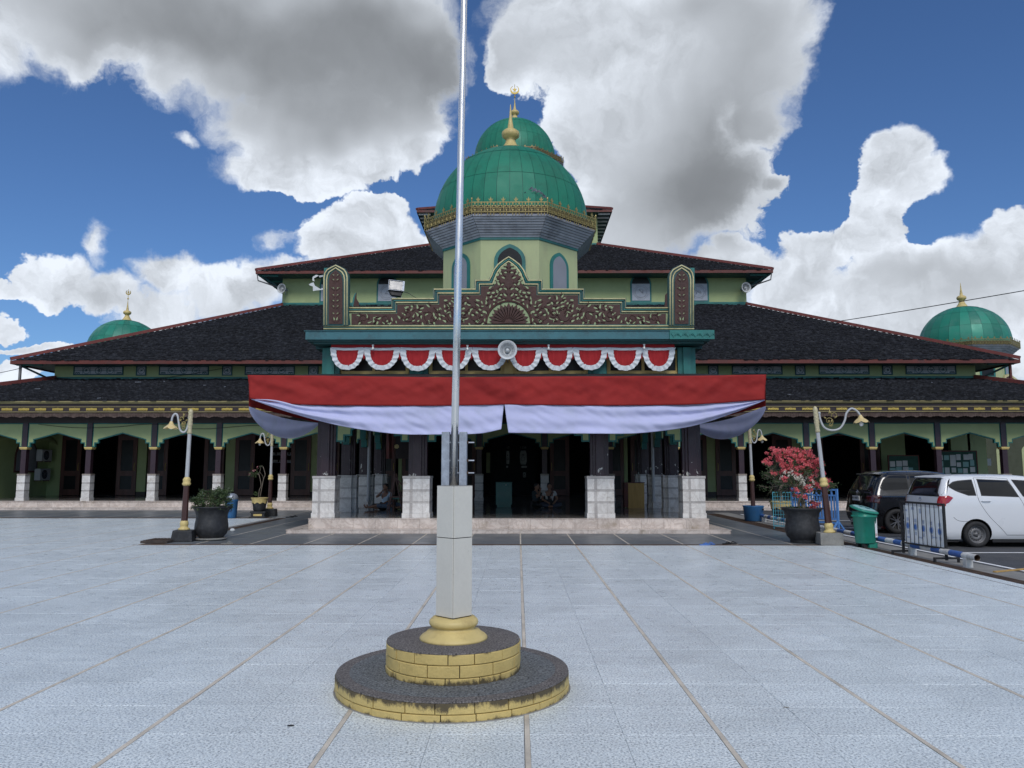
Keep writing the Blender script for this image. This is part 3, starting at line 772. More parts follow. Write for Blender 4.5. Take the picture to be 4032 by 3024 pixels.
# ---- main wall with doorways, dark prayer hall behind
wallZ = 4.16
WX = [445, 781, 1116, 1469]                        # photo px offsets of the wall strips from the axis
def off(p): return p*YW/3050.
b = B()
for s in (-1, 1):
    for p, w in zip(WX, (14, 34, 40, 36)):
        xc = X0+s*off(p); h = off(w)/2; b.box(xc-h, xc+h, YW, YW+.25, .56, 3.62)
    a, e = sorted((X0+s*off(1790), X0+s*(HW+.3))); b.box(a, e, YW, YW+.25, FL, 4.15)
b.box(X0+off(1447), X0+off(1543), YW-.02, YW, .56, 3.62); b.box(X0+off(1724), X0+off(1800), YW, YW+.25, .56, 3.62)
b.box(X0-HW, X0+HW, YW, YW+.25, 3.62, 4.15)
mq('wall', b, 'green')
b = B()
for s in (-1, 1):
    for p, w in zip(WX, (14, 34, 40, 36)):
        xc = X0+s*off(p); h = off(w)/2+.01; b.box(xc-h, xc+h, YW-.02, YW+.24, FL, .559)
mq('skirting', b, 'wooddk')
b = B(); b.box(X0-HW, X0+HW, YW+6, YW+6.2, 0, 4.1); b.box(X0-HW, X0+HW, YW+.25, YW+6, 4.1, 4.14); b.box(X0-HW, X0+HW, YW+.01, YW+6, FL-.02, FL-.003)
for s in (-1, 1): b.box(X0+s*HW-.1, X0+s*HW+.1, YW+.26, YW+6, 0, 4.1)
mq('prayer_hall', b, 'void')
# folding door leaves
def door_leaf(w=.98, h=3.0):
    c = B(); t = .045; st = .17
    c.box(0, st, -t/2, t/2, 0, h); c.box(w-st, w, -t/2, t/2, 0, h)
    for z0, z1 in ((0, .28), (1.02, 1.22), (h-.2, h)): c.box(st, w-st, -t/2, t/2, z0, z1)
    g = B(); 
    for z0, z1 in ((.28, 1.02), (1.22, h-.2)):
        g.box(st, w-st, -.012, .012, z0, z1)
    f = B()
    for z0, z1 in ((.28, 1.02), (1.22, h-.2)):
        for (x0, x1, a, e) in ((st, w-st, z0, z0+.03), (st, w-st, z1-.03, z1), (st, st+.03, z0+.03, z1-.03), (w-st-.03, w-st, z0+.03, z1-.03)): f.box(x0, x1, -.034, -.013, a, e)
    hd = B(); hd.tube(smooth_path([(w-.08, -.03, 1.25), (w-.08, -.09, 1.32), (w-.08, -.09, 1.58), (w-.08, -.03, 1.65)], 4), .012, 6)
    return c.mesh('door', 'wood'), g.mesh('door_panel', 'panedark'), f.mesh('door_moulding', 'wood'), hd.mesh('handle', 'gold')
DL = door_leaf(.98, 3.06)
def put_door(px0, px1, s, ang=0.):
    """leaf covering photo offsets px0..px1 on side s"""
    xa, xb = sorted((X0+s*off(px0), X0+s*off(px1))); 
    o = link('door', DL[0], MQ, (xa, YW-.05, FL+.02), ang); o.scale = ((xb-xa)/.98, 1, 1)
    if s > 0: o.scale.x *= -1; o.location.x = xb; o.rotation_euler[2] = -ang
    for me_, nm in zip(DL[1:], ('door_panel', 'door_moulding', 'handle')): link(nm, me_, o)
for s in (-1, 1):
    for c0 in (613, 948, 1292, 1637):
        if s > 0 and c0 == 1637: continue
        put_door(c0+72, c0+150, s); put_door(c0-150, c0-72, s)
    put_door(146, 222, s); put_door(372, 436, s)
# upper fan lights over the doors
for s in (-1, 1):
    for c0 in (613, 948, 1292, 1637):
        c = B(); xc = X0+s*off(c0); c.k = 0; c.box(xc-1.95, xc+1.95, YW+.03, YW+.09, 3.42, 3.61); mq('transom', c, 'wood')
# left side wall running towards the plaza, with arched window and awnings
b = B(); b.box(X0-24.3, X0-HW-.02, 33.6, YW-.001, FL, 4.15)
mq('side_wall', b, 'green')
xw = X0-HW-.018
def arch_pts(w, h, n=12, pointed=.12):
    pts = [(-w/2, 0), (w/2, 0)]; r = w/2; zc = h-r*(1+pointed)
    for i in range(n+1):
        a = PI*i/n; k = 1+pointed*(1-abs(math.cos(a)))**2.2; pts.append((r*math.cos(a), zc+r*math.sin(a)*k))
    return pts
wp = [(37.95+x, 1.55+z) for x, z in arch_pts(1.75, 1.7)]
c = B(); c.prism(wp, xw+.001, xw+.05, 'yz'); w_ = mq('window', c, 'wood')
c = B(); c.prism(inset(wp, .09), xw+.051, xw+.06, 'yz'); part('pane', c, 'panefrost', w_)
for yc in (38.6, 36.0):
    c = B(); n = 10
    def aw(u, v, yc=yc): a = PI*.5*u; return (xw+.02+.55*math.sin(a*.98)+0*v, yc-.95+1.9*v, 3.15+.42*math.cos(a)-.18*abs(2*v-1)**1.5)
    c.smooth = True; c.grid(aw, 8, 14); o = mq('awning', c, 'green'); mo = o.modifiers.new('solid', 'SOLIDIFY'); mo.thickness = .05
# ---- fascia of the veranda roof: mouldings, frieze with gilt ornaments, scalloped valance
YF = 32.3; XE = 26.8
def fascia(x0, x1):
    c = B(); c.k = 0; c.box(x0, x1, YF, YF+.12, 4.10, 4.46); c.k = 1
    c.box(x0, x1, YF-.03, YF-.001, 4.10, 4.125); c.box(x0, x1, YF-.03, YF-.001, 4.315, 4.335)
    c.k = 2; c.box(x0, x1, YF-.07, YF+.11, 4.461, 4.50); c.box(x0, x1, YF-.11, YF+.10, 4.501, 4.54)
    return mq('fascia', c, ['wooddk', 'ropefascia', 'ropefascia'])
fa = [fascia(X0-XE, X0-5.9), fascia(X0+5.9, X0+XE)]
def ornament():
    pts = []; n = 26
    for i in range(n+1):
        x = -.225+.45*i/n; pts.append((x, .045+.012*math.sin(i*2.1)+(.012 if abs(x) < .05 else 0)))
    for i in range(n+1):
        x = .225-.45*i/n; pts.append((x, -.045+.008*math.sin(i*1.7)))
    c = B(); c.prism(pts, -.022, 0)
    for x in (-.15, -.05, .05, .15): c.sphere((x, -.024, .005), (.035, .012, .026), 8, 5)
    return c.mesh('gilt_ornament', 'gold')
om = ornament()
sp = .718; k = -38
while True:
    x = X0+.2+k*sp; k += 1
    if x > X0+XE-.3: break
    if x < X0-XE+.3 or abs(x-X0) < 6.2: continue
    link('gilt_ornament', om, fa[0] if x < X0 else fa[1], (x, YF-.001, 4.22))
def valance(w=.57):
    pts = [(-w/2, .24), (-w/2, .02)]
    n = 24
    for i in range(n+1):
        u = i/n; x = -w/2+w*u; z = .0+.065*abs(math.cos(PI*u))**.7+.02*abs(math.sin(PI*u*5)); pts.append((x, z-.02))
    pts += [(w/2, .24)]
    c = B(); c.prism(pts, -.012, .012); c.tube([(-w/2+.01, -.015, .18), (w/2-.01, -.015, .18)], .012, 5)
    for q in range(5):
        a = -w/2+.06+q*(w-.12)/4; c.tube(smooth_path([(a-.03, -.014, .08), (a, -.018, .14), (a+.03, -.014, .07)], 3), .008, 4)
    return c.mesh('valance_board', 'wood_val')
mk('wood_val', (.085, .055, .045), .75, var=.3, vs=6, dirt=(.13, .10, .09), ds=3, damt=.5, bump=.4, bs=14)
vm_ = valance(); x = X0-XE+.285
while x < X0+XE-.28:
    if abs(x-X0) > 6.1: link('valance_board', vm_, MQ, (x, YF+.03, 3.865+random.uniform(-.006, .006)))
    x += .572

# ---- shingled roofs
def shingles(parent, A, Bp, C, D_, row=.25, w=.23, th=.03, name='shingles', seed=1):
    """A,B eave left/right, C,D top right/left"""
    rng = np.random.default_rng(seed)
    A, Bp, C, D_ = map(lambda p: np.array(p, float), (A, Bp, C, D_))
    up = ((D_+C)-(A+Bp))/2; ax = (Bp-A)/np.linalg.norm(Bp-A)
    up_ = up-ax*up.dot(ax); Ls = np.linalg.norm(up_); up_ /= Ls; nrm = np.cross(ax, up_); nrm /= np.linalg.norm(nrm)
    if nrm[2] < 0: nrm = -nrm
    V, Fq, Ft = [], [], []
    nr = int(Ls/row)+1; base = 0
    for r in range(nr):
        t0 = r*row/Ls; L0 = A+(D_-A)*min(t0, 1); R0 = Bp+(C-Bp)*min(t0, 1)
        wd = np.linalg.norm(R0-L0); n = max(1, int(wd/w)); e = min(row*1.25, Ls-t0*Ls+.02); cl = max(0, (D_-A).dot(ax)/Ls*e); cr = max(0, -(C-Bp).dot(ax)/Ls*e); xs = np.linspace(cl, max(cl+.05, wd-cr), n+1)+rng.uniform(-.055, .055, n+1)*w/.17; xs[0] = cl; xs[-1] = max(cl+.05, wd-cr)
        x0 = xs[:-1]+.004; x1 = xs[1:]-.004; sd = rng.uniform(-.07, .05, n); hh = th*rng.uniform(.6, 2.6, n); tl = rng.uniform(-.012, .012, n)
        drop = rng.random(n) < .012; hh[drop] = .004
        def pt(xa, s_, h_): return L0+np.outer(xa, ax)+np.outer(s_, up_)+np.outer(h_, nrm)
        lo0 = pt(x0, sd, hh*0+.001); lo1 = pt(x1, sd, hh*0+.001); hi0 = pt(x0, sd, hh+tl); hi1 = pt(x1, sd, hh-tl)
        tp0 = pt(x0, sd*0+e, hh*0+.003); tp1 = pt(x1, sd*0+e, hh*0+.003)
        vv = np.stack([lo0, lo1, hi0, hi1, tp0, tp1], 1).reshape(-1, 3); V.append(vv)
        i = base+np.arange(n)*6
        Fq += [np.stack([i, i+1, i+3, i+2], 1), np.stack([i+2, i+3, i+5, i+4], 1)]; Ft += [np.stack([i, i+2, i+4], 1), np.stack([i+1, i+5, i+3], 1)]
        base += n*6
    V = np.concatenate(V); Fq = np.concatenate(Fq); Ft = np.concatenate(Ft)
    me_ = bpy.data.meshes.new(name); me_.vertices.add(len(V)); me_.vertices.foreach_set('co', V.ravel())
    nl = len(Fq)*4+len(Ft)*3; me_.loops.add(nl); me_.loops.foreach_set('vertex_index', np.concatenate([Fq.ravel(), Ft.ravel()]))
    me_.polygons.add(len(Fq)+len(Ft))
    ls = np.concatenate([np.arange(len(Fq))*4, len(Fq)*4+np.arange(len(Ft))*3]); me_.polygons.foreach_set('loop_start', ls)
    me_.polygons.foreach_set('loop_total', np.concatenate([np.full(len(Fq), 4), np.full(len(Ft), 3)]))
    me_.materials.append(MT['shingle']); me_.update(calc_edges=True); me_.validate()
    return tag(link(name, me_, parent), kind='stuff')
def hip_roof(y0, h0, z0, y1, h1, z1, depth_back, eave_t=.17, key='redbrown', w=.23, rw=.25, seed=1, ridge=True, gut=True, sides=True):
    """front eave at y0 with half width h0, height z0; top at y1 with half width h1"""
    yb0, yb1 = y1+depth_back+(y1-y0), y1+depth_back
    c = B()
    P0 = [(X0-h0, y0, z0), (X0+h0, y0, z0), (X0+h0, yb0, z0), (X0-h0, yb0, z0)]
    P1 = [(X0-h1, y1, z1), (X0+h1, y1, z1), (X0+h1, yb1, z1), (X0-h1, yb1, z1)]
    c.add(P0+P1+[(x, y, z0-.05) for x, y, _ in P0], [(0,1,5,4), (1,2,6,5), (2,3,7,6), (3,0,4,7), (0,8,9,1), (1,9,10,2), (2,10,11,3), (3,11,8,0)])
    rf = mq('roof', c, 'roofbase')
    f = B(); t = eave_t
    f.box(X0-h0-.03, X0+h0+.03, y0-.03, y0+.001, z0-t, z0+.012); 
    for s in (-1, 1):
        xa, xb = sorted((X0+s*h0, X0+s*(h0+.03))); f.box(xa, xb, y0+.001, yb0, z0-t, z0+.012)
    mq('eave_board', f, key)
    shingles(rf, (X0-h0, y0-.02, z0+.02), (X0+h0, y0-.02, z0+.02), (X0+h1, y1, z1+.02), (X0-h1, y1, z1+.02), rw, w, seed=seed)
    if sides:
        for s in (-1, 1):
            a, b_ = (X0+s*h0, yb0, z0+.02), (X0+s*h0, y0, z0+.02)
            cc, dd = (X0+s*h1, y1, z1+.02), (X0+s*h1, yb1, z1+.02)
            shingles(rf, a, b_, cc, dd, .45, .45, th=.012, seed=seed+9)
    if ridge:
        for s in (-1, 1):
            q = B(); q.bar((X0+s*(h0+.02), y0-.02, z0+.10), (X0+s*h1, y1, z1+.11), .26, .16); part('hip_cap', q, 'ridgered', rf)
    return rf
r1 = hip_roof(32.2, XE, 4.55, YW, 24.0, 6.36, 25, eave_t=.02, key='ropefascia', seed=1, ridge=False)
for s in (-1, 1):
    q = B(); q.bar((X0+s*XE, 32.2, 4.66), (X0+s*24.0, YW, 6.48), .30, .20); part('hip_cap', q, 'ridgered', r1)
r2 = hip_roof(38.4, 25.4, 7.17, 48.8, 15.0, 12.22, 16, seed=2)
r3 = hip_roof(47.5, 16.3, 14.18, 57.4, 6.37, 18.77, 12.8, seed=3)
r4 = hip_roof(56.3, 7.35, 21.18, 61.5, 2.6, 23.4, 5, seed=4, rw=.4, w=.4)
# pale flakes of broken shingle lying on the roofs
q = B()
for _ in range(46):
    t = random.random(); 
    if random.random() < .5: y = 32.4+t*7; z = 4.60+t*7*.238+.06; x = X0+random.choice((-1, 1))*random.uniform(6, 24)
    else: y = 38.7+t*9; z = 7.24+t*9*.4856+.07; x = X0+random.uniform(-1, 1)*(24-t*9)
    a = random.uniform(0, PI); l = random.uniform(.08, .3); d = Vector((math.cos(a), math.sin(a), 0))*l
    q.bar((x, y, z), (x+d.x, y+d.y*.5, z+d.y*.15), .05, .015)
mq('roof_debris', q, 'galv')
# ---- clerestory walls
def clerestory(y, hw, z0, z1, depth, key='green'):
    c = B(); c.box(X0-hw, X0+hw, y, y+.25, z0-.6, z1)
    for s in (-1, 1):
        xa, xb = sorted((X0+s*hw, X0+s*(hw-.25))); c.box(xa, xb, y+.251, y+depth, z0-.6, z1)
    w = mq('wall', c, key)
    t = B(); t.box(X0-hw-.03, X0+hw+.03, y-.035, y-.001, z0-.02, z0+.13); t.box(X0-hw-.02, X0+hw+.02, y-.03, y-.001, z1-.12, z1-.02)
    mq('trim_board', t, 'teal')
    return w
clerestory(YW, HW, 6.38, 7.5, 25); clerestory(48.8, 15.0, 12.24, 14.5, 15.8); clerestory(57.4, 6.37, 18.8, 21.5, 12.8)
# soffits + rafters
def soffit(y0, y1, h0, h1, z, depth, nr=0):
    c = B(); c.box(X0-h0, X0+h0, y0+.01, y1+.02, z-.03, z)
    for s in (-1, 1):
        xa, xb = sorted((X0+s*h0, X0+s*(h1-.02))); c.box(xa, xb, y1+.021, y1+depth, z-.03, z)
    mq('soffit', c, 'tealdk')
    for k in range(nr):
        for s in (-1, 1):
            y = y0+.3+k*(depth-.3)/nr; xa, xb = sorted((X0+s*(h0-.03), X0+s*h1)); q = B(); q.box(xa, xb, y, y+.1, z-.14, z-.031); mq('rafter', q, 'teal' if nr < 12 else 'whitepaint')
soffit(38.4, YW, 25.35, HW, 7.10, 25, 6); soffit(47.5, 48.8, 16.25, 15.0, 14.05, 15.8, 10); soffit(56.3, 57.4, 7.3, 6.37, 21.05, 12.8, 14)
# braces at the outer corners of the two lower eaves
for s in (-1, 1):
    q = B(); q.bar((X0+s*25.1, 38.7, 4.9), (X0+s*25.1, 38.7, 7.0), .10); mq('eave_post', q, 'redbrown' if s > 0 else 'gutter')
    for (h0, z, y) in ((16.1, 14.0, 47.8), (25.1, 7.0, 38.8)):
        q = B(); q.bar((X0+s*h0, y, z-.05), (X0+s*(h0-1.15), y+1.1, z-.75), .09, .09); mq('brace', q, 'tealdk')
    q = B(); q.tube([(X0+s*16.25, 47.55, 14.0), (X0+s*16.2, 47.6, 13.6), (X0+s*15.5, 48.3, 13.45), (X0+s*15.08, 48.72, 13.4)], .045, 6); mq('rain_pipe', q, 'gutter')
# ---- long ornamental panes and small square ones under the second eave
def squiggle(c, x, z, r, y, seed):
    rnd = random.Random(seed); pts = []
    for i in range(7): pts.append((x+r*(rnd.random()*1.5-.75), y, z+r*(rnd.random()*1.3-.65)))
    c.tube(smooth_path(pts, 3), .016, 4)
def long_window(xc, w, z0, z1, y, n, key='paneart', seed=1):
    c = B(); t = .06
    c.box(xc-w/2-t, xc+w/2+t, y-.05, y-.002, z0-t, z0); c.box(xc-w/2-t, xc+w/2+t, y-.05, y-.002, z1, z1+t)
    c.box(xc-w/2-t, xc-w/2, y-.05, y-.002, z0, z1); c.box(xc+w/2, xc+w/2+t, y-.05, y-.002, z0, z1)
    o = mq('window', c, 'tealdk')
    p = B(); p.box(xc-w/2, xc+w/2, y-.02, y-.002, z0, z1); part('pane', p, key, o)
    d = B(); m_ = n*2 if n > 1 else 1
    if n > 1:
        for i in range(1, m_): xx = xc-w/2+w*i/m_; d.box(xx-.008, xx+.008, y-.027, y-.0205, z0, z1)
        d.box(xc-w/2, xc+w/2, y-.026, y-.0205, (z0+z1)/2-.008, (z0+z1)/2+.008)
    for i in range(n):
        xx = xc if n == 1 else xc-w/2+w*(i+1)/(n+1); r = .17
        ring = [(xx+r*math.cos(2*PI*k/16), y-.03, (z0+z1)/2+r*math.sin(2*PI*k/16)) for k in range(17)]
        d.tube(ring, .014, 4); squiggle(d, xx, (z0+z1)/2, .11, y-.03, seed*7+i)
    if n > 1:
        for s in (-1, 1):
            for q in range(5): d.sphere((xc+s*(w/2-.06-.05*q), y-.022, z0+.05+.02*(q % 2)), (.04, .008, .035), 6, 4)
    part('tracery', d, 'tealdk', o)
for s in (-1, 1):
    for i, k in enumerate((21.69, 17.2, 12.7, 8.2)): long_window(X0+s*k, 2.5, 6.66, 7.03, YW, 3, seed=i+3*s+5)
    for i, k in enumerate((19.44, 14.93, 10.42, 5.95)): long_window(X0+s*k, .42, 6.63, 7.04, YW, 1, seed=i+20+s)
# ---- arched windows of the third storey
def arch_window(xc, y, z0, w, h, art=True, key_pane='paneart', parent=None, rot=0.):
    pts = arch_pts(w, h)
    ro = link('window', (lambda c: c.mesh('window', 'teal'))(B().prism(pts, -.06, -.002)), parent or MQ, (xc, y, z0), rot)
    i1 = inset(pts, .10); 
    link('recess', B().prism(i1, -.064, -.061).mesh('recess', 'panedark'), ro)
    if art:
        zt = h*.62; c = B(); c.k = 0; c.box(-w/2+.1, w/2-.1, -.075, -.066, .1, zt)
        c.k = 1; r = w*.27; zc = (.1+zt)/2
        c.tube([(r*math.cos(2*PI*k/20), -.08, zc+r*math.sin(2*PI*k/20)) for k in range(21)], .015, 4)
        c.tube([((r*1.22+.05*(k % 2))*math.cos(2*PI*k/16), -.08, zc+(r*1.22+.05*(k % 2))*math.sin(2*PI*k/16)) for k in range(17)], .012, 4)
        squiggle(c, 0, zc, r*.75, -.082, int(xc*10)+99)
        c.box(-w/2+.1, w/2-.1, -.08, -.076, zt-.03, zt)
        link('ornate_pane', c.mesh('ornate_pane', ['paneart', 'panefrost']), ro)
    else:
        link('pane', B().prism(inset(pts, .13), -.070, -.065).mesh('pane', key_pane), ro)
    return ro
for s in (-1, 1):
    arch_window(X0+s*8.2, 48.8, 12.42, 1.35, 1.95); arch_window(X0+s*11.9, 48.8, 12.42, 1.35, 1.95)
b = B(); b.box(X0-15.05, X0+15.05, 48.74, 48.798, 12.30, 12.42); mq('sill_band', b, 'teal')
# ---- canopy round the porch (carries the flag cloth)
CYF, CXH = 20.45, 6.76
b = B(); b.box(X0-CXH, X0+CXH, CYF, CYF+.08, 3.78, 4.15)
for s in (-1, 1):
    xa, xb = sorted((X0+s*CXH, X0+s*(CXH-.08))); b.box(xa, xb, CYF+.081, 32.2, 3.78, 4.15)
canopy = mq('canopy', b, 'wooddk')
b = B(); h0 = CXH-.01; h1 = 5.35
b.add([(X0-h0, CYF, 4.16), (X0+h0, CYF, 4.16), (X0+h1, PYF-.3, 4.38), (X0-h1, PYF-.3, 4.38), (X0+h0, 32.5, 4.16), (X0+h1, 32.5, 4.38), (X0-h0, 32.5, 4.16), (X0-h1, 32.5, 4.38)],
      [(0,1,2,3), (1,4,5,2), (6,0,3,7)])
part('canopy_roof', b, 'roofbase', canopy)
# ---- porch attic: teal corner posts, ochre window band, cornice
ZA, ZB = 4.30, 5.13
b = B(); b.box(X0-5.30, X0+5.30, PYF-.02, 33, ZA-.3, ZB); attic = mq('attic', b, 'tealdk')
b = B(); b.box(X0-5.55, X0+5.55, PYF-.05, 33, 5.131, 5.46); mq('flat_roof', b, 'tealdk')
def post(x, w):
    c = B(); c.box(x-w/2, x+w/2, PYF-.26, PYF-.021, ZA-.1, ZB); c.box(x-w/2+w*.28, x+w/2-w*.28, PYF-.33, PYF-.261, ZA-.1, ZB); mq('post', c, 'teal')
xl, _ = P(1298, 1420, PYF-.2); post(X0-5.05, .50); post(X0+5.05, .50)
for p in (1649, 2352): post(P(p, 1450, PYF-.25)[0], .52)
def win_band(xa, xb, n):
    c = B(); y = PYF-.12; t = .10; z0, z1 = 4.30, 5.08
    c.box(xa, xb, y, y+.09, z0, z0+.19); c.box(xa, xb, y, y+.09, z1-.08, z1); c.box(xa, xa+t, y, y+.09, z0+.19, z1-.08); c.box(xb-t, xb, y, y+.09, z0+.19, z1-.08)
    w = (xb-xa-2*t)/n
    for i in range(1, n): c.box(xa+t+i*w-.04, xa+t+i*w+.04, y+.005, y+.085, z0+.19, z1-.08)
    c.box(xa+.02, xb-.02, y-.03, y-.001, z0+.10, z0+.14)
    o = mq('window', c, 'ochre')
    for i in range(n):
        p = B(); p.box(xa+t+i*w+.04*(i > 0), xa+t+(i+1)*w-.04*(i < n-1), y+.04, y+.05, z0+.19, z1-.08); part('pane', p, 'panedark', o)
xs_ = [P(p, 1450, PYF-.12)[0] for p in (1333, 1611, 1688, 1985, 2020, 2314, 2390, 2674)]
win_band(xs_[0], xs_[1], 2); win_band(xs_[2], xs_[3], 2); win_band(xs_[4], xs_[5], 2); win_band(xs_[6], xs_[7], 2)
c = B(); c.box(xs_[3]-.01, xs_[4]+.01, PYF-.2, PYF-.03, ZA, 5.1); c.box(xs_[3]-.05, xs_[4]+.05, PYF-.24, PYF-.03, ZA-.03, ZA-.001); mq('post', c, 'ochre')
# cornice boards
b = B(); b.box(X0-5.45, X0+5.45, 21.22, PYF+.3, 5.175, 5.225); b.box(X0-5.58, X0+5.58, 21.10, PYF+.3, 5.226, 5.268)
for s in (-1, 1): b.box(*sorted((X0+s*5.45, X0+s*5.30)), PYF+.31, 33, 5.135, 5.265)
mq('cornice', b, 'tealdk')
b = B(); b.box(X0-5.62, X0+5.62, 21.0, 21.35, 5.27, 5.50); b.box(X0-5.66, X0+5.66, 20.97, 21.34, 5.501, 5.515)
for s in (-1, 1): b.box(*sorted((X0+s*5.62, X0+s*5.4)), 21.351, 33, 5.27, 5.50)
cornice = mq('cornice_board', b, 'teal_corn' if 'teal_corn' in MT else 'teal')
mk('tealblue', (.035, .135, .16), .5, var=.15, vs=1.5, dirt=(.03, .06, .07), ds=2.5, damt=.6)
cornice.data.materials.clear(); cornice.data.materials.append(MT['tealblue'])
b = B()                                        # carved right end piece
xa, _ = P(2636, 1320, 21.0); b.box(xa, X0+5.68, 20.955, 20.999, 5.26, 5.51)
for i in range(7):
    xx = xa+.1+i*.2
    if xx < X0+5.6: b.prism([(xx-.07, 5.42), (xx, 5.32), (xx+.07, 5.42), (xx, 5.45)], 20.935, 20.9545); b.tube([(xx+.1-.04, 20.945, 5.36), (xx+.1, 20.94, 5.41), (xx+.1+.04, 20.945, 5.36)], .012, 4)
part('carved_end', b, 'teal', cornice)
# ---- carved parapet
YR = 21.25
def C(x, y): return P(x, y, YR)                # point on the parapet plane
AX = 2003.0
def pp(dx, y): return C(AX+dx, y)
def mould_path(off_):
    """outer line of the stepped crest (right half), px, moved inwards by off_"""
    o = off_
    arc = []
    base = [(0, 1008), (22, 1022), (45, 1040), (62, 1062), (71, 1084), (80, 1101)]
    for i, (x, y) in enumerate(base): arc.append((max(0, x-o*(.95 if i else 0)), y+o*(1.2 if i == 0 else .55 if i < 5 else 1)))
    st = [(134, 1101), (134, 1136), (298, 1136), (298, 1173), (463, 1173), (463, 1209), (628, 1209)]
    out = arc[:-1]+[(80-o*.9, 1101+o)]
    for i, (x, y) in enumerate(st):
        if i == len(st)-1: out.append((x, y+o))
        else: out.append((x-o, y+o))
    return out
def sweep(path, r, y, b, n=6):
    pts = [pp(x, z) for x, z in path]; b.tube([(p[0], y, p[1]) for p in pts], r, n)
def both(path): return path[::-1] and ([(-x, y) for x, y in path[::-1]]+path[1:])
# board behind
crest = both(mould_path(0)); poly = [pp(x, y) for x, y in crest]+[pp(628, 1286), pp(-628, 1286)]
b = B(); b.prism(poly, YR, YR+.16); par = mq('parapet', b, 'tealdk')
inner = [pp(x, y) for x, y in both(mould_path(25))]+[pp(622, 1280), pp(-622, 1280)]
b = B(); b.prism(inner, YR-.012, YR-.001); part('parapet_ground', b, 'reliefgap', par)
b = B(); b.smooth = True
for o_ in (4, 19): sweep(both(mould_path(o_)), .022, YR-.03, b)
sweep([(-726, 1285), (727, 1285)], .022, YR-.06, b); sweep([(-726, 1297), (727, 1297)], .022, YR-.09, b)
part('rope_moulding', b, 'rope', par)
b = B(); c0 = both(mould_path(11)); sweep(c0, .02, YR-.015, b, 4)
q0, q1 = pp(-727, 1281), pp(728, 1302); b.box(q0[0], q1[0], YR-.045, YR-.001, q1[1], q0[1]); part('moulding_bed', b, 'teal', par)
# the carving: brown fretwork whose gaps show the pale ground
def top_at(dx):
    a = abs(dx)
    for x0, x1, y0, y1 in ((0, 22, 1038, 1050), (22, 45, 1050, 1074), (45, 58, 1074, 1128), (58, 109, 1128, 1128), (109, 273, 1163, 1163), (273, 438, 1200, 1200), (438, 630, 1236, 1236)):
        if x0 <= a <= x1: return y0+(y1-y0)*(a-x0)/(x1-x0)
    return 1236
board = []
for a in list(range(0, 59, 6))+[58.5, 109, 109.5, 273, 273.5, 438, 438.5, 618]: board.append((a, top_at(a)))
full = [(-x, y) for x, y in board[::-1]]+board
b = B(); b.prism([pp(x, y) for x, y in full]+[pp(618, 1279), pp(-618, 1279)], YR-.035, YR-.0125); fret = part('fretwork', b, 'relief', par)
gaps = B(); leafs = B(); leafs.smooth = True
rnd = random.Random(11)
def leaf2(b, x, z, a, l, w, y0, y1, curl=0.):
    pts = []
    for t in (0, .25, .55, .8, 1): pts.append((t, w*math.sin(PI*min(1, t**.7))*.5))
    P2 = [(t*l, s_) for t, s_ in pts]+[(t*l, -s_*.45) for t, s_ in pts[::-1][1:-1]]
    out = []
    for u, v in P2:
        aa = a+curl*u/l; out.append((x+u*math.cos(aa)-v*math.sin(aa), z+u*math.sin(aa)+v*math.cos(aa)))
    b.prism(out, y0, y1)
CXW, _z = pp(0, 1270)
def inside(x, z, m=.10):
    dx = (x-CXW)/.00694                        # metres -> px on this plane
    zt = pp(0, top_at(dx))[1]; zt2 = pp(0, max(top_at(dx-m*100), top_at(dx+m*100)))[1]
    return z < min(zt, zt2)-m*.7 and z > pp(0, 1277)[1]+.035 and abs(dx) < 606
pts_ = []
tries = 0
while len(pts_) < 125 and tries < 9000:
    tries += 1
    x = rnd.uniform(.05, 4.2); z = rnd.uniform(5.75, 7.5)
    if math.hypot(x, z-_z+.03) < .66: continue
    if inside(CXW+x, z) and all((x-p[0])**2+(z-p[1])**2 > .0125 for p in pts_): pts_.append((x, z))
for (x, z) in pts_:
    # gaps follow scrolls: angle turns round the nearest scroll centre
    cx = (round((x-.35)/.62)*.62+.35); cz = 5.98+.12*math.sin(cx*5)
    a = math.atan2(z-cz, x-cx)+PI/2*(1 if int(round(x/.62)) % 2 else -1)+rnd.uniform(-.5, .5)
    l, w = rnd.uniform(.08, .15), rnd.uniform(.05, .085); cu = rnd.uniform(-.9, .9)
    for s in (-1, 1):
        aa = a if s > 0 else PI-a
        leaf2(gaps, CXW+s*x, z, aa, l, w*s, YR-.0405, YR-.0355, cu*s)
        leaf2(leafs, CXW+s*(x+.05*math.cos(a+1.9)), z+.05*math.sin(a+1.9), aa+.35*s, l*1.1, w*.6*s, YR-.052, YR-.0355, cu*s)
# stems of the scrolls
for k in range(6):
    cx = .97+k*.62; rr = .20 if k > 2 else .26; cz = 5.98
    if not inside(CXW+cx, cz+rr*.9, .01): rr = .13; cz = 5.90
    for s in (-1, 1):
        sp_ = [(CXW+s*(cx+rr*(1-t*.75)*math.cos(t*7.5+k)), YR-.042, cz+rr*(1-t*.75)*math.sin(t*7.5+k)) for t in [i/22 for i in range(23)]]
        leafs.tube(sp_, [.016*(1-.5*i/22) for i in range(23)], 5)
part('carved_leaves', leafs, 'relief', fret); part('carved_gaps', gaps, 'reliefgap', fret)
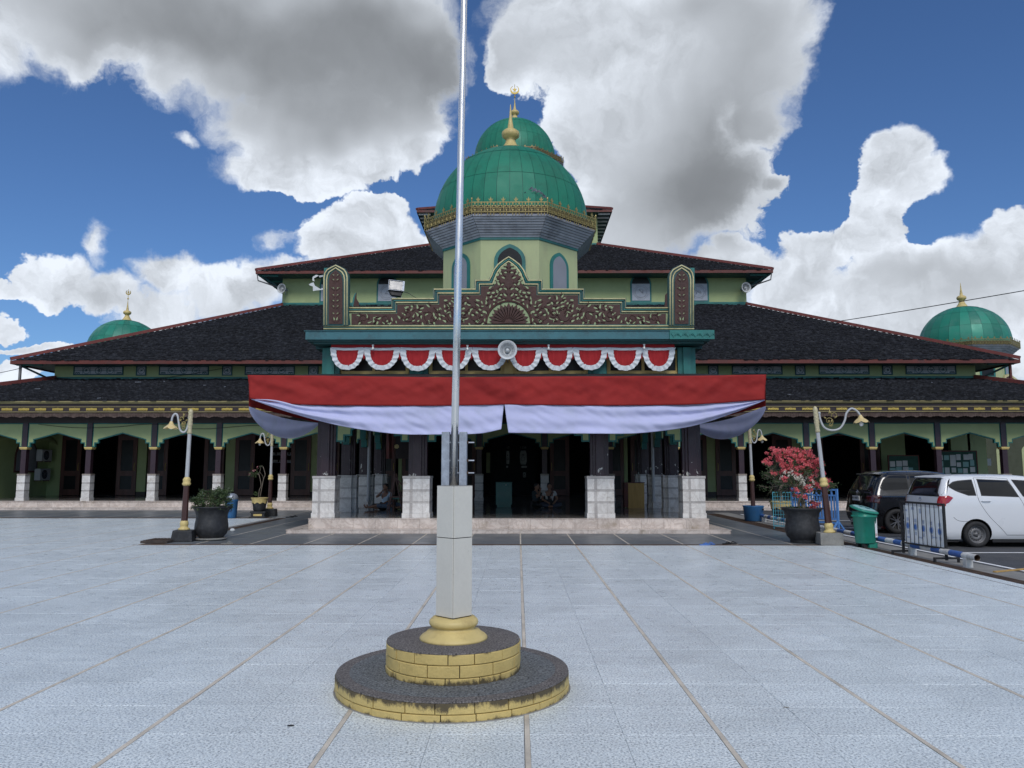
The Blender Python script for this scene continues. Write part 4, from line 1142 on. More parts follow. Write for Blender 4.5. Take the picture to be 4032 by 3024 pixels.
# half rosette in the middle
ros = B(); g2 = B(); cz = pp(0, 1274)[1]; R0 = .60
arcp = [(CXW+R0*math.cos(PI*i/24), cz+R0*math.sin(PI*i/24)) for i in range(25)]
g2.prism(arcp, YR-.041, YR-.036)
ros.tube([(CXW+(R0+.03)*math.cos(PI*i/24), YR-.05, cz+(R0+.03)*math.sin(PI*i/24)) for i in range(25)], .03, 6)
for i in range(15):
    a = PI*(i+.5)/15; l = R0*(.97 if i % 2 else .90); w = .060
    u = Vector((math.cos(a), math.sin(a))); n_ = Vector((-u.y, u.x)); c_ = Vector((CXW, cz))
    ray = [c_+u*.06-n_*.012, c_+u*(l*.80)-n_*w, c_+u*l, c_+u*(l*.80)+n_*w, c_+u*.06+n_*.012]
    ros.prism([(p.x, p.y) for p in ray], YR-.062, YR-.0415)
ros.prism([(CXW+.12*math.cos(PI*i/10), cz+.12*math.sin(PI*i/10)) for i in range(11)], YR-.066, YR-.042)
part('rosette', ros, 'relief', par); part('rosette_ground', g2, 'reliefgap', par)
# scalloped green edge under the central arch
b = B()
for s in (-1, 1):
    for (x, y) in ((14, 1044), (26, 1054), (36, 1067), (45, 1082), (52, 1098), (56, 1114)):
        X_, Z_ = pp(s*x, y); b.prism([(X_+.05*math.cos(2*PI*k/8), Z_+.05*math.sin(2*PI*k/8)) for k in range(8)], YR-.040, YR-.0355)
part('scallop', b, 'reliefgap', par)
# the two upright end panels
for s in (-1, 1):
    pc = 677; hw_ = 50
    shape = [(-hw_, 1285), (-hw_, 1092), (-46, 1075), (-36, 1062), (-18, 1053), (0, 1045), (18, 1053), (36, 1062), (46, 1075), (hw_, 1092), (hw_, 1285)]
    def sh(k, dy=0): return [(pc*s+x*k, y+(1-k)*(50 if y < 1280 else 0)+dy) for x, y in shape]
    b = B(); b.prism([pp(x, y) for x, y in sh(1.)], YR-.12, YR+.10); o = mq('parapet_pillar', b, 'tealdk')
    b = B(); b.smooth = True
    for kk in (.90, .70):
        pth = [(x, y) for x, y in sh(kk)]; pth[0] = (pth[0][0], 1283); pth[-1] = (pth[-1][0], 1283)
        b.tube([(pp(x, y)[0], YR-.14, pp(x, y)[1]) for x, y in pth], .021, 6)
    part('rope_moulding', b, 'rope', o)
    b = B(); q = sh(.54); q[0] = (q[0][0], 1279); q[-1] = (q[-1][0], 1279); b.prism([pp(x, y) for x, y in q], YR-.145, YR-.1205); part('fretwork', b, 'relief', o)
    b = B(); l2 = B()
    for yy in (1090, 1108, 1142, 1168, 1190, 1212, 1240, 1266):
        for t in (-1, 1):
            X_, Z_ = pp(pc*s, yy); big = 1.5 if yy in (1142, 1266) else 1.
            leaf2(b, X_+t*.035, Z_, PI/2-t*(1.1 if yy != 1266 else .2), .07*big, .035*big*t, YR-.150, YR-.1455)
            leaf2(l2, X_+t*.02, Z_-.05, PI/2-t*.9, .13, .05*t, YR-.158, YR-.1455)
            leaf2(l2, X_+t*.11, Z_+.02, PI/2+t*.4, .09, .05*t, YR-.156, YR-.1455)
    part('carved_gaps', b, 'reliefgap', o); part('carved_leaves', l2, 'relief', o)
    # torn metal flashing at the back edge
    b = B(); X_, Z_ = pp((pc+44)*s, 1062); b.box(X_-.05, X_+.08, YR+.02, YR+.14, Z_-.55, Z_+.06); part('flashing', b, 'teal', o)

# ------------------------------------------------------------------ domed towers
def fleur(b, x, z, k, y=0., t=.012):
    b.prism([(x-.02*k, z), (x+.02*k, z), (x+.035*k, z+.06*k), (x, z+.17*k), (x-.035*k, z+.06*k)], y-t, y+t)
    for s in (-1, 1): b.prism([(x, z+.02*k), (x+s*.05*k, z+.05*k), (x+s*.075*k, z+.11*k), (x+s*.025*k, z+.075*k)], y-t, y+t)
    b.box(x-.04*k, x+.04*k, y-t, y+t, z-.015*k, z)
def rail_unit(w, h=.40):
    b = B(); t = .010
    b.box(-w/2, w/2, -t, t, h-.03, h); b.box(-w/2, w/2, -t, t, .045, .07); b.box(-w/2, w/2, -t, t, h*.5+.0, h*.5+.015)
    b.box(-.009, .009, -t*1.2, t*1.2, .05, h)
    for s in (-1, 1):
        b.box(s*w/2-(.009 if s > 0 else 0), s*w/2+(0 if s > 0 else .009), -t*1.2, t*1.2, .05, h)
        cx, cz = s*w/4, h*.72
        for a in (90, 210, 330):
            u = Vector((math.cos(R(a)), math.sin(R(a)))); n = Vector((-u.y, u.x)); c = Vector((cx, cz))
            q = [c+u*.01, c+u*.06-n*.03, c+u*.085, c+u*.06+n*.03]; b.prism([(p.x, p.y) for p in q], -t, t)
            b.bar((cx, 0, cz), (cx+u.x*.12, 0, cz+u.y*.12), .010, .018, up=(0, 1, 0))
        b.tube([(cx-.07, 0, .08), (cx-.05, 0, .17), (cx, 0, .20), (cx+.05, 0, .17), (cx+.07, 0, .08)], .010, 4)
        b.prism([(cx-.02, .09), (cx+.02, .09), (cx+.028, .14), (cx, .17), (cx-.028, .14)], -t, t)
        b.tube([(cx, 0, .045), (cx, 0, -.01)], .007, 4); b.sphere((cx, 0, -.025), (.02, .012, .025), 6, 4)
    b.tube([(0, 0, .045), (0, 0, -.01)], .007, 4); b.sphere((0, 0, -.025), (.02, .012, .025), 6, 4)
    fleur(b, 0, h, 1.0)
    return b
def tower(par, cx, cy, hw, zb, z_sk, z_top, hw2, Rd, zd, Hd, detail=2, key='dome', fin=1., crescent=False, keywall='greenlt', win=True, nrail=6, railrot=0.):
    """octagonal drum of half width hw from zb to z_sk, skirt flaring to hw2 at z_top, railing, dome radius Rd springing at zd, height Hd"""
    def oct_(h): return [(cx+h/math.cos(PI/8)*math.cos(PI/8+k*PI/4), cy+h/math.cos(PI/8)*math.sin(PI/8+k*PI/4)) for k in range(8)]
    def pt(name, b, mats, parent=None, **k): return part(name, b, mats, parent or par, **k)
    b = B(); b.prism(oct_(hw), zb, z_sk, 'xy'); drum = pt('drum', b, keywall)
    b = B(); b.prism(oct_(hw+.03), z_sk-.07, z_sk+.02, 'xy'); pt('drum_trim', b, 'teal')
    # boarded skirt
    b = B(); lo, hi = oct_(hw), oct_(hw2-.03); b.add([(x, y, z_sk+.01) for x, y in lo]+[(x, y, z_top) for x, y in hi], [(k, (k+1) % 8, (k+1) % 8+8, k+8) for k in range(8)]); sk = pt('skirt', b, 'black')
    nb = 9 if detail == 2 else 5
    for i in range(nb):
        t0, t1 = i/nb, (i+1)/nb; h0_, h1_ = hw+(hw2-.03-hw)*t0, hw+(hw2-.03-hw)*t1; z0_, z1_ = z_sk+.028+(z_top-z_sk-.01)*t0, z_sk+.01+(z_top-z_sk-.01)*t1
        s0, s1 = 2*h0_*math.tan(PI/8), 2*h1_*math.tan(PI/8)
        q = B(); q.add([(-s0/2, -h0_-.045, z0_-.012), (s0/2, -h0_-.045, z0_-.012), (s1/2, -h1_-.006, z1_), (-s1/2, -h1_-.006, z1_), (-s0/2, -h0_+.02, z0_-.005), (s0/2, -h0_+.02, z0_-.005), (s1/2, -h1_+.02, z1_), (-s1/2, -h1_+.02, z1_)],
                       [(0,1,2,3), (4,7,6,5), (0,4,5,1), (1,5,6,2), (2,6,7,3), (3,7,4,0)])
        me_ = q.mesh('board', 'skirt')
        for k in range(8): link('board', me_, sk, (cx, cy, 0), k*PI/4)
    b = B(); b.prism(oct_(hw2-.02), z_top, z_top+.10, 'xy'); b.prism(oct_(hw2-.14), z_top+.101, zd+.02, 'xy'); pt('cornice', b, 'wooddk')
    # railing
    side = 2*hw2*math.tan(PI/8); w = side/nrail; ru = rail_unit(w)
    rb = B(); [rb.tube([(x, y, z_top-.02), (x, y, z_top+.47)], .018, 6) for x, y in oct_(hw2)]; [rb.sphere((x, y, z_top+.50), (.03, .03, .05), 6, 4) for x, y in oct_(hw2)]
    rail = pt('railing', rb, 'goldfret')
    if detail == 2:
        me_ = ru.mesh('railing_panel', 'goldfret')
        for k in range(8):
            for i in range(nrail):
                lx = -side/2+(i+.5)*w; a = k*PI/4
                link('railing_panel', me_, rail, (cx+lx*math.cos(a)+hw2*math.sin(a), cy+lx*math.sin(a)-hw2*math.cos(a), z_top), a)
    else:
        q = B()
        for i in range(nrail): lx = -side/2+(i+.5)*w; q.add([(x+lx, y-hw2, z) for x, y, z in ru.v], ru.f)
        me_ = q.mesh('railing_panel', 'goldfret')
        for k in range(8): link('railing_panel', me_, rail, (cx, cy, z_top), k*PI/4)
    # dome in metal sheets
    prof = []
    for i in range(19):
        a = (PI/2)*i/18; bul = 1+.035*math.sin(2*a); prof.append((Rd*math.cos(a)**.94*bul if i < 18 else .02, zd+Hd*math.sin(a)**1.02))
    b = B(); b.smooth = True; b.lathe([(r*.988, z-.01) for r, z in prof], 36, (cx, cy, 0)); dm = pt('dome', b, 'tealdk')
    ng = 40 if detail == 2 else 26
    rows = [(0, 5), (5, 10), (10, 14), (14, 18)]
    for (i0_, i1_) in rows:
        q = B(); q.smooth = False; aw = 2*PI/ng*.5; n = 2
        for i in range(i0_, i1_):
            (r0, z0_), (r1, z1_) = prof[i], prof[i+1]
            e0 = .006 if i == i0_ else 0; e1 = .006 if i == i1_-1 else 0
            for (r_, z_) in ((r0, z0_+e0), (r1, z1_-e1)): pass
            a0, a1 = -aw+.0022, aw-.0022
            v = [(r0*math.cos(a0), r0*math.sin(a0), z0_+e0), (r0*math.cos(a1), r0*math.sin(a1), z0_+e0), (r1*math.cos(a1), r1*math.sin(a1), z1_-e1), (r1*math.cos(a0), r1*math.sin(a0), z1_-e1)]
            o_ = len(q.v); q.add(v, [(0, 1, 2, 3)])
        q.sm = [False]*len(q.f); me_ = q.mesh('dome_sheet', key)
        for p_ in me_.polygons: p_.use_smooth = False
        # smooth vertically by merging rows
        bm = bmesh.new(); bm.from_mesh(me_); bmesh.ops.remove_doubles(bm, verts=bm.verts, dist=1e-4)
        for f_ in bm.faces: f_.smooth = True
        bm.to_mesh(me_); bm.free()
        for k in range(ng): link('dome_sheet', me_, dm, (cx, cy, 0), 2*PI*k/ng+PI/ng)
    # gilded finial, ribbed
    zt = zd+Hd; f = fin
    pf = [(.44, -.06), (.36, .06), (.27, .20), (.19, .36), (.155, .50), (.21, .54), (.30, .62), (.32, .71), (.29, .80), (.19, .88), (.11, .91), (.10, 1.05), (.075, 1.18), (.05, 1.4), (.015, 1.84), (.002, 1.90)]
    b = B(); b.smooth = True; n = 24; vs = []
    for (r, z) in pf:
        for k in range(n):
            rr = r*f*(1+(.07 if k % 2 else -.04)*(1 if .12 < r else .3)); a = 2*PI*k/n; vs.append((cx+rr*math.cos(a), cy+rr*math.sin(a), zt-.02+z*f))
    N = len(pf); b.add(vs, [(i*n+k, i*n+(k+1) % n, (i+1)*n+(k+1) % n, (i+1)*n+k) for i in range(N-1) for k in range(n)]); fo = pt('finial', b, 'goldpaint')
    if crescent:
        zc = zt+2.5*f; b = B(); b.smooth = False
        r = (.34 if f > 1.12 else .22)*f; out = []
        for i in range(25):
            a = R(58)+R(-296)*i/24; out.append((cx+r*math.cos(a), zc+r*math.sin(a)))
        for i in range(25):
            a = R(58)+R(-296)*(24-i)/24; out.append((cx+.05*f*0+r*.80*math.cos(a), zc+r*.2+r*.78*math.sin(a)))
        b.prism(out, cy-.03, cy+.03)
        st = []
        for i in range(10): rr = (.19 if i % 2 == 0 else .075)*r/.34; a = PI/2+2*PI*i/10; st.append((cx+rr*math.cos(a), zc+.03+rr*math.sin(a)))
        b.prism(st, cy-.025, cy+.025); b.tube([(cx, cy, zt+1.6*f), (cx, cy, zc+r*1.3)], .02*f, 6); b.sphere((cx, cy, zt+1.95*f), .07*f, 8, 6)
        part('crescent', b, 'gold', par)
    if win:
        for k in range(8):
            a = k*PI/4; x, y = cx+hw*math.sin(a), cy-hw*math.cos(a)
            big = (k % 2 == 0); ww, hh = (1.05, 1.35) if k == 0 else (.92, 1.72)
            zz = z_sk-.32-hh if k != 0 else z_sk-.22-hh
            pts = arch_pts(ww, hh); i1 = inset(pts, .12)
            fo_ = link('window', B().prism(pts, -.05, -.002).mesh('window', 'teal'), par if par is not None else None, (x, y, zz), a)
            link('pane', B().prism(i1, -.056, -.051).mesh('pane', 'panedark' if k == 0 else 'panefrost'), fo_)
    return drum
tower(MQ, X0, 27.35, 2.35, 5.0, 9.38, 10.0, 2.99, 2.80, 10.30, 3.06, detail=2, fin=1.0)
tower(MQ, X0, 63.9, 3.1, 21.2, 26.5, 27.3, 4.1, 3.5, 27.8, 3.95, detail=2, fin=1.15, crescent=True, win=False)
# blue rag and pale flaps of loose metal on the front dome
b = B(); b.smooth = False
for (x, y, s_) in ((2090, 745, 1.), (2103, 752, 1.2), (2118, 757, 1.), (2130, 765, .8), (2138, 772, .7), (2066, 762, .5), (2142, 778, .9)):
    X_, Z_ = P(x, y, 24.66); rr = .09*s_
    dy = -.0
    b.add([(X_-rr, 24.60+dy, Z_-rr*.5), (X_+rr*.4, 24.57+dy, Z_+rr*.7), (X_+rr*1.4, 24.63+dy, Z_-rr*.4), (X_+rr*.2, 24.62, Z_-rr*.2)], [(0, 1, 2, 3)])
o = mq('loose_flashing', b, 'galv'); o['label'] = 'pale torn flap of metal on the front dome'

# side entrance pavilions whose domes rise behind the roof corners
def pavilion(px_, D, ztop_px, Rp, lab, cres, rd=2.81, up=0.):
    x, _ = P(px_, 1500, D); s = -1 if x < 0 else 1
    rt = root('domed_pavilion', (x, D, 0), lab, 'pavilion', 'domed side entrance pavilions', world=True)
    ROOTLOC[rt.name] = Vector((x, D, 0)); k = rd/2.81
    hw = 5.2
    b = B(); b.box(x-hw, x+hw, D-hw, D+hw, 3.9, 5.3); part('attic', b, 'green', rt)
    b = B(); b.box(x-hw-.2, x+hw+.2, D-hw-.2, D+hw+.2, 5.3, 5.6); part('cornice', b, 'tealblue', rt)
    b = B(); b.box(x-hw, x+hw, D-hw, D+hw, -.02, .34); part('plinth', b, 'marble', rt)
    for sx in (-1, 1):
        for sy in (-1, 1):
            c = B(); c.box(x+sx*4.9-.3, x+sx*4.9+.3, D+sy*4.9-.3, D+sy*4.9+.3, .34, 1.5); part('pier', c, 'marblewhite', rt)
            c = B(); c.box(x+sx*4.9-.22, x+sx*4.9+.22, D+sy*4.9-.22, D+sy*4.9+.22, 1.5, 3.9); part('column', c, 'purple', rt)
    tower(rt, x, D, 2.35*k, 5.6, 9.38+up, 10.0+up, 2.99*k, rd, 10.25+up, 2.85*k, detail=1, key='domeold', fin=.92*k, crescent=cres, nrail=6)
    return rt, x
rtl, _x = pavilion(486, 60.5, 0, 0, 'green domed pavilion with crescent finial behind the left roof slope', True, 2.78, .52)
rtr, xr = pavilion(3807, 55.0, 0, 0, 'green domed pavilion with plain gilt spike behind the right roof slope', False, 2.95, .15)
# its arched parapet pillar peeps out below the eave at far right
b = B(); D = 52.5; pts = [P(3950, 1522, D), P(3950, 1496, D), P(3958, 1478, D), P(3972, 1472, D), P(3986, 1478, D), P(4010, 1496, D), P(4022, 1522, D)]
b.prism(pts, D, D+.3); o = part('parapet_pillar', b, 'rope', rtr); b = B(); b.prism(inset(pts, .14), D-.03, D-.001); part('fretwork', b, 'relief', o)
b = B(); a_, z_ = P(3830, 1580, 52.6); c_, z2 = P(4300, 1520, 52.6); b.box(a_, c_, 52.6, 52.8, z_, z2); part('parapet', b, 'greenlt', rtr)
# ------------------------------------------------------------------ flagpole on its stepped round base
FPX_, FPY_ = -.51, 6.25
fp = root('flagpole', (FPX_, FPY_, 0), 'tall steel flagpole on a round yellow stepped base in the middle of the plaza', 'flagpole')
def ringwall(name, Rr, z0, z1, rows, nper, seed):
    rnd = random.Random(seed); h = (z1-z0)/rows if isinstance(rows, int) else None
    hs = [h]*rows if h else rows
    core = B(); core.smooth = False; core.lathe([(Rr-.035, z0), (Rr-.035, z1-.012)], 64); co = part(name, core, 'darkjoint', fp)
    z = z0
    for r_, hh in enumerate(hs):
        a = rnd.random()*1.0+r_*.35; cuts = []; t = 0
        while t < 2*PI: cuts.append(t); t += 2*PI/nper*rnd.uniform(.8, 1.2)
        if 2*PI-cuts[-1] < 2*PI/nper*.45: cuts.pop()
        cuts.append(2*PI)
        for i in range(len(cuts)-1):
            a0, a1 = a+cuts[i], a+cuts[i+1]; g = .0035/Rr; n = max(4, int((a1-a0)/.045)); c = B()
            out = Rr+rnd.uniform(-.0035, .002); zz0, zz1 = z+.0022, z+hh-.0022
            A_ = [a0+g+(a1-a0-2*g)*k/n for k in range(n+1)]
            ri = Rr-.034; e = .005
            vs = []
            for q in A_: cq, sq = math.cos(q), math.sin(q); vs += [(ri*cq, ri*sq, zz0), ((out-e)*cq, (out-e)*sq, zz0), (out*cq, out*sq, zz0+e), (out*cq, out*sq, zz1-e), ((out-e)*cq, (out-e)*sq, zz1), (ri*cq, ri*sq, zz1)]
            fs = []
            for k in range(n):
                for m_ in range(6): fs.append((k*6+m_, (k+1)*6+m_, (k+1)*6+(m_+1) % 6, k*6+(m_+1) % 6))
            fs += [tuple(range(5, -1, -1)), tuple(range(n*6, n*6+6))]
            c.add(vs, fs); part('block', c, 'yellowwall', co)
        z += hh
    return co
ringwall('lower_step', .906, -.002, .125, [.052, .075], 24, 3)
ringwall('upper_step', .527, .13, .352, [.055, .09, .077], 15, 5)
# exposed pebble tops
b = B(); b.smooth = False; b.lathe([(.901, .1255), (.900, .136), (.80, .1365)], 72, cap=False); part('rim', b, 'pebble', fp)
b = B(); b.lathe([(.0, .137), (.80, .137)], 72, cap=False); b.v = b.v; part('pebble_top', b, 'pebble2', fp)
b = B(); b.lathe([(.523, .3525), (.521, .362), (.002, .362)], 64, cap=True); part('pebble_top', b, 'pebble', fp)
b = B(); b.lathe([(.905, -.001), (.918, -.001), (.915, .003), (.905, .005)], 64, cap=False); part('mortar_line', b, 'concrete', fp)
# moulded yellow foot
b = B(); b.smooth = True
b.lathe([(.268, .360), (.266, .375), (.25, .392), (.225, .405), (.205, .425), (.172, .437), (.165, .452), (.168, .458), (.18, .462), (.190, .472), (.194, .488), (.190, .505), (.178, .517), (.17, .520), (.168, .527), (.15, .530)], 48)
o = part('moulded_foot', b, 'goldpaint', fp)
# tiled square post, corner towards the camera
pa = R(46.5); ps = .209
b = B(); b.box(-ps/2+.0075, ps/2-.0075, -ps/2+.0075, ps/2-.0075, .525, 1.548); part('post_core', b, 'darkjoint', fp, rot=pa)
tm = {}
for (z0, z1) in ((.535, 1.146), (1.146, 1.553)):
    c = B(); c.box(-ps/2+.0085, ps/2-.0085, -ps/2, -ps/2+.009, z0+.003, z1-.003); me_ = c.mesh('post_tile', 'tilegrey')
    for k in range(4): o = link('post_tile', me_, fp, (0, 0, 0), pa+k*PI/2); bev(o, .0012, 1)
b = B(); b.box(-ps/2+.004, ps/2-.004, -ps/2+.004, ps/2-.004, 1.549, 1.556); part('post_cap', b, 'concrete', fp, rot=pa)
# galvanised channels with bolts
for dx, w in ((-.075, .062), (.066, .060)):
    c = B(); c.box(dx-w/2, dx+w/2, -.045, -.04, 1.55, 1.985); c.box(dx-w/2, dx-w/2+.005, -.0398, .045, 1.55, 1.985); c.box(dx+w/2-.005, dx+w/2, -.0398, .045, 1.55, 1.985)
    part('channel', c, 'galv', fp, bevel=.002)
for z in (1.655, 1.755, 1.90):
    c = B(); c.tube([(-.11, .0, z), (.155, .0, z)], .0055, 8); c.k = 1
    for x in (-.108, .099, .104): c.lathe([(.011, -.004), (.011, .004)], 6, (0, 0, 0)) if False else c.tube([(x-.005, 0, z), (x+.005, 0, z)], .0115, 6)
    part('bolt', c, ['galv', 'rust'], fp)
b = B(); b.smooth = True
tilt = .0137
b.tube([(-.012, 0, 1.45), (-.012+tilt*1.6, 0, 3.0), (-.012+tilt*3.6, 0, 5.0), (-.012+tilt*8, 0, 9.5), (-.012+tilt*8.6, 0, 10.1)], [.030, .030, .028, .026, .025], 24); part('pole', b, 'steel', fp)
b = B(); b.sphere((tilt*8.7, 0, 10.15), .06, 16, 10); part('ball_finial', b, 'goldpaint', fp)

# ------------------------------------------------------------------ flag cloth round the canopy
def px_curve(pts, D):
    return [P(x, y, D) for x, y in pts]
def interp(curve, t):
    """by x fraction"""
    xs = [p[0] for p in curve]; x = xs[0]+(xs[-1]-xs[0])*t
    for i in range(len(curve)-1):
        if curve[i][0] <= x <= curve[i+1][0]+1e-9:
            u = (x-curve[i][0])/max(1e-9, curve[i+1][0]-curve[i][0]); u2 = u
            p0 = curve[max(i-1, 0)]; p1 = curve[i]; p2 = curve[i+1]; p3 = curve[min(i+2, len(curve)-1)]
            m1 = (p2[1]-p0[1])/max(1e-6, p2[0]-p0[0])*(p2[0]-p1[0]); m2 = (p3[1]-p1[1])/max(1e-6, p3[0]-p1[0])*(p2[0]-p1[0])
            z = (2*u**3-3*u*u+1)*p1[1]+(u**3-2*u*u+u)*m1+(-2*u**3+3*u*u)*p2[1]+(u**3-u*u)*m2
            return x, z
    return curve[-1]
bn = root('flag_cloth', (X0, CYF-.1, 3.9), 'long red and white cloth stretched and draped round the porch canopy', 'cloth', world=True)
DB = CYF-.06
def nz(x, y, z=0.): return noise.noise(Vector((x, y, z)))
topc = px_curve([(976, 1477), (1300, 1480), (1700, 1485), (1984, 1484), (2300, 1482), (2700, 1480), (3016, 1475)], DB)
redb = px_curve([(985, 1570), (1110, 1588), (1199, 1594), (1378, 1597), (1746, 1598), (1984, 1594), (2323, 1597), (2696, 1594), (2870, 1585), (3009, 1574)], DB)
b = B(); b.smooth = True
def red(u, v):
    x0, z0 = interp(topc, u); x1, z1 = interp(redb, u)
    x = x0+(x1-x0)*v; z = z0+(z1-z0)*v
    w = .070*nz(x*1.3+z*1.8, z*2.2, 1)+.045*nz(x*3.1-z*4.0, z*3, 5)+.02*nz(x*8+z*9, z*5, 7)
    # folds fanning from the centre seam
    dxc = x-topc[3][0]; w += .06*math.exp(-abs(dxc)*.9)*math.sin(abs(dxc)*9+v*6)*v
    return (x, DB-.02+w*(.25+.75*math.sin(PI*min(1, v*1.15)))-.02*v, z+.006*nz(x*2, 9, 2))
b.grid(red, 220, 16); o = part('red_band', b, 'red', bn); m_ = o.modifiers.new('s', 'SOLIDIFY'); m_.thickness = .004
def white_panel(top, bot, side, fold):
    T = px_curve(top, DB); Bo = px_curve(bot, DB)
    b = B(); b.smooth = True
    def f(u, v):
        x0, z0 = interp(T, u); x1, z1 = interp(Bo, u)
        x = x0+(x1-x0)*v; z = z0+(z1-z0)*v; ln = abs(z1-z0)
        g = u if side < 0 else 1-u                  # distance from the gathered outer corner
        # swags radiate from the outer corner
        ang = v*6.0; w = .07*math.exp(-g*2.2)*math.sin(ang*2.2+g*5)*(1-math.exp(-g*18))
        w += .055*math.exp(-((g-.35)/.4)**2)*math.sin(v*9.5-g*7)*v*.8
        w += .04*nz(x*1.1, z*4, 3+side)+.025*nz(x*4+z*5, z*4, 8)
        w += .10*math.sin(PI*v*.5)*(-1)*min(1, g*6)*.7
        return (x, DB+w, z)
    b.grid(f, 150, 30); o = part('white_panel', b, 'white_cloth', bn); m_ = o.modifiers.new('s', 'SOLIDIFY'); m_.thickness = .003
white_panel([(989, 1570), (1082, 1565), (1199, 1593), (1378, 1596), (1746, 1597), (1964, 1593), (1984, 1592)],
            [(991, 1573), (1114, 1616), (1248, 1655), (1378, 1684), (1562, 1709), (1756, 1711), (1895, 1707), (1974, 1691)], -1, 0)
white_panel([(1986, 1592), (2323, 1596), (2696, 1593), (2870, 1584), (3009, 1573)],
            [(2002, 1705), (2323, 1708), (2497, 1707), (2636, 1693), (2746, 1673), (2895, 1624), (3011, 1577)], 1, 0)
# the cloth turns the corners and sags along both flanks
for s in (-1, 1):
    b = B(); b.smooth = True; xs0 = P(984 if s < 0 else 3011, 1500, CYF-.06)[0]
    yb = 27.6 if s < 0 else 29.0
    def fr(u, v):
        y = DB+(yb-DB)*u; return (xs0+s*.02*nz(y*1.4, v*2, 4), y, 4.18-(.82)*v)
    b.grid(fr, 40, 6); part('red_band', b, 'red', bn)
    b = B(); b.smooth = True
    def fw(u, v):
        y = DB+(yb-DB)*u; sag = (.06+.56*math.sin(PI*min(1, u**.8))**.8)
        return (xs0+s*(.10*math.sin(PI*v)*math.sin(PI*u)+.035*math.sin(v*8+u*5)*math.sin(PI*u)), y, 3.36-.10*math.sin(PI*u)-sag*v)
    b.grid(fw, 50, 16); part('white_panel', b, 'white_cloth', bn)

# ------------------------------------------------------------------ bunting of ten swags
bt = root('bunting', (X0, PYF-.4, 5.1), 'row of scalloped red and white bunting under the green cornice', 'bunting', world=True)
DBt = 21.36
cxs = [1365, 1505, 1646, 1785, 1931, 2073, 2192, 2319, 2463, 2590]
b = B(); b.smooth = True
xa, z1 = P(1304, 1354, DBt); xb, _ = P(2655, 1357, DBt); _, z0 = P(2000, 1372, DBt)
b.grid(lambda u, v: (xa+(xb-xa)*u, DBt-.01+.01*nz(u*60, v), z0+(z1-z0)*v), 160, 3); part('band', b, 'bunt_red', bt)
for i, cxp in enumerate(cxs):
    L0 = 1304 if i == 0 else (cxs[i-1]+cxp)/2+1; R0_ = 2655 if i == 9 else (cxp+cxs[i+1])/2-1
    (xl_, zt_), (xr_, _) = P(L0, 1369, DBt), P(R0_, 1369, DBt); zb_ = P(cxp, 1459+random.uniform(-3, 4), DBt)[1]
    cx_ = (xl_+xr_)/2; a_ = (xr_-xl_)/2; Hh = zt_-zb_; zi = zt_-.085
    def out_(t, k): # t 0..1 around the U, k 0 outer 1 inner
        th = PI*t; X_ = cx_-a_*1.03*math.copysign(abs(math.cos(th))**.85, math.cos(th))*(1-.36*k); d = Hh*(math.sin(th)**1.05); Z_ = (zt_-d*(1-.30*k)) if k == 0 else (zi-(Hh-.085)*.76*(math.sin(th)**.9))
        return X_, Z_
    b = B(); b.smooth = True
    def fr(u, v):
        xo, zo = out_(u, 0); xi, z_i = out_(u, 1); X_ = xo+(xi-xo)*v; Z_ = zo+(z_i-zo)*v
        return (X_+.006*math.sin(u*90), DBt-.03-.022*math.sin(u*68+i)*(1-.6*v)-.02, Z_+.006*math.sin(u*57)*(1-v))
    b.grid(fr, 60, 5)
    b.grid(lambda u, v: (cx_+(2*u-1)*a_*.96, DBt-.045+.01*math.sin(u*20), zt_+.005-.07*v-.02*math.sin(PI*u)), 16, 2)
    part('white_ruffle', b, 'bunt_white', bt)
    b = B(); b.smooth = True
    def fi(u, v):
        x0_, z0_ = out_(u*.98+.01, 1); X_ = x0_; return (X_, DBt-.028-.016*math.sin(u*38+i*2)*(.4+v), zi+.03+(z0_-.02-zi-.03)*v)
    b.grid(fi, 36, 6); part('red_swag', b, 'bunt_red', bt)
    if i < 9:
        b = B(); xm = xr_; b.prism([(xm-.055, zt_-.05), (xm+.055, zt_-.05), (xm+.02, zt_-.33), (xm, zt_-.27), (xm-.015, zt_-.36)], DBt-.012, DBt-.002); part('pennant', b, 'bunt_red', bt)
# bare bulbs over the bunting
for i, (x, y, lab) in enumerate(((1469, 1366, 'small bare lamp above the second bunting swag from the left'), (1841, 1368, 'small bare lamp above the bunting just right of the pole'),
                    (2160, 1366, 'small bare lamp above the bunting right of the big loudspeaker'), (2536, 1364, 'small bare lamp above the second last bunting swag on the right'))):
    X_, Z_ = P(x, y, 21.2); e = root('lamp', (X_, 21.18, Z_), lab, 'lamp', 'bare lamps under the porch cornice')
    c = B(); c.lathe([(.035, .06), (.028, .03), (.02, .0), (.02, -.01)], 10); part('holder', c, 'plasticwhite', e)
    c = B(); c.smooth = True; c.lathe([(.015, 0), (.03, -.03), (.033, -.055), (.02, -.085), (.002, -.09)], 10); part('bulb', c, 'bulb', e)

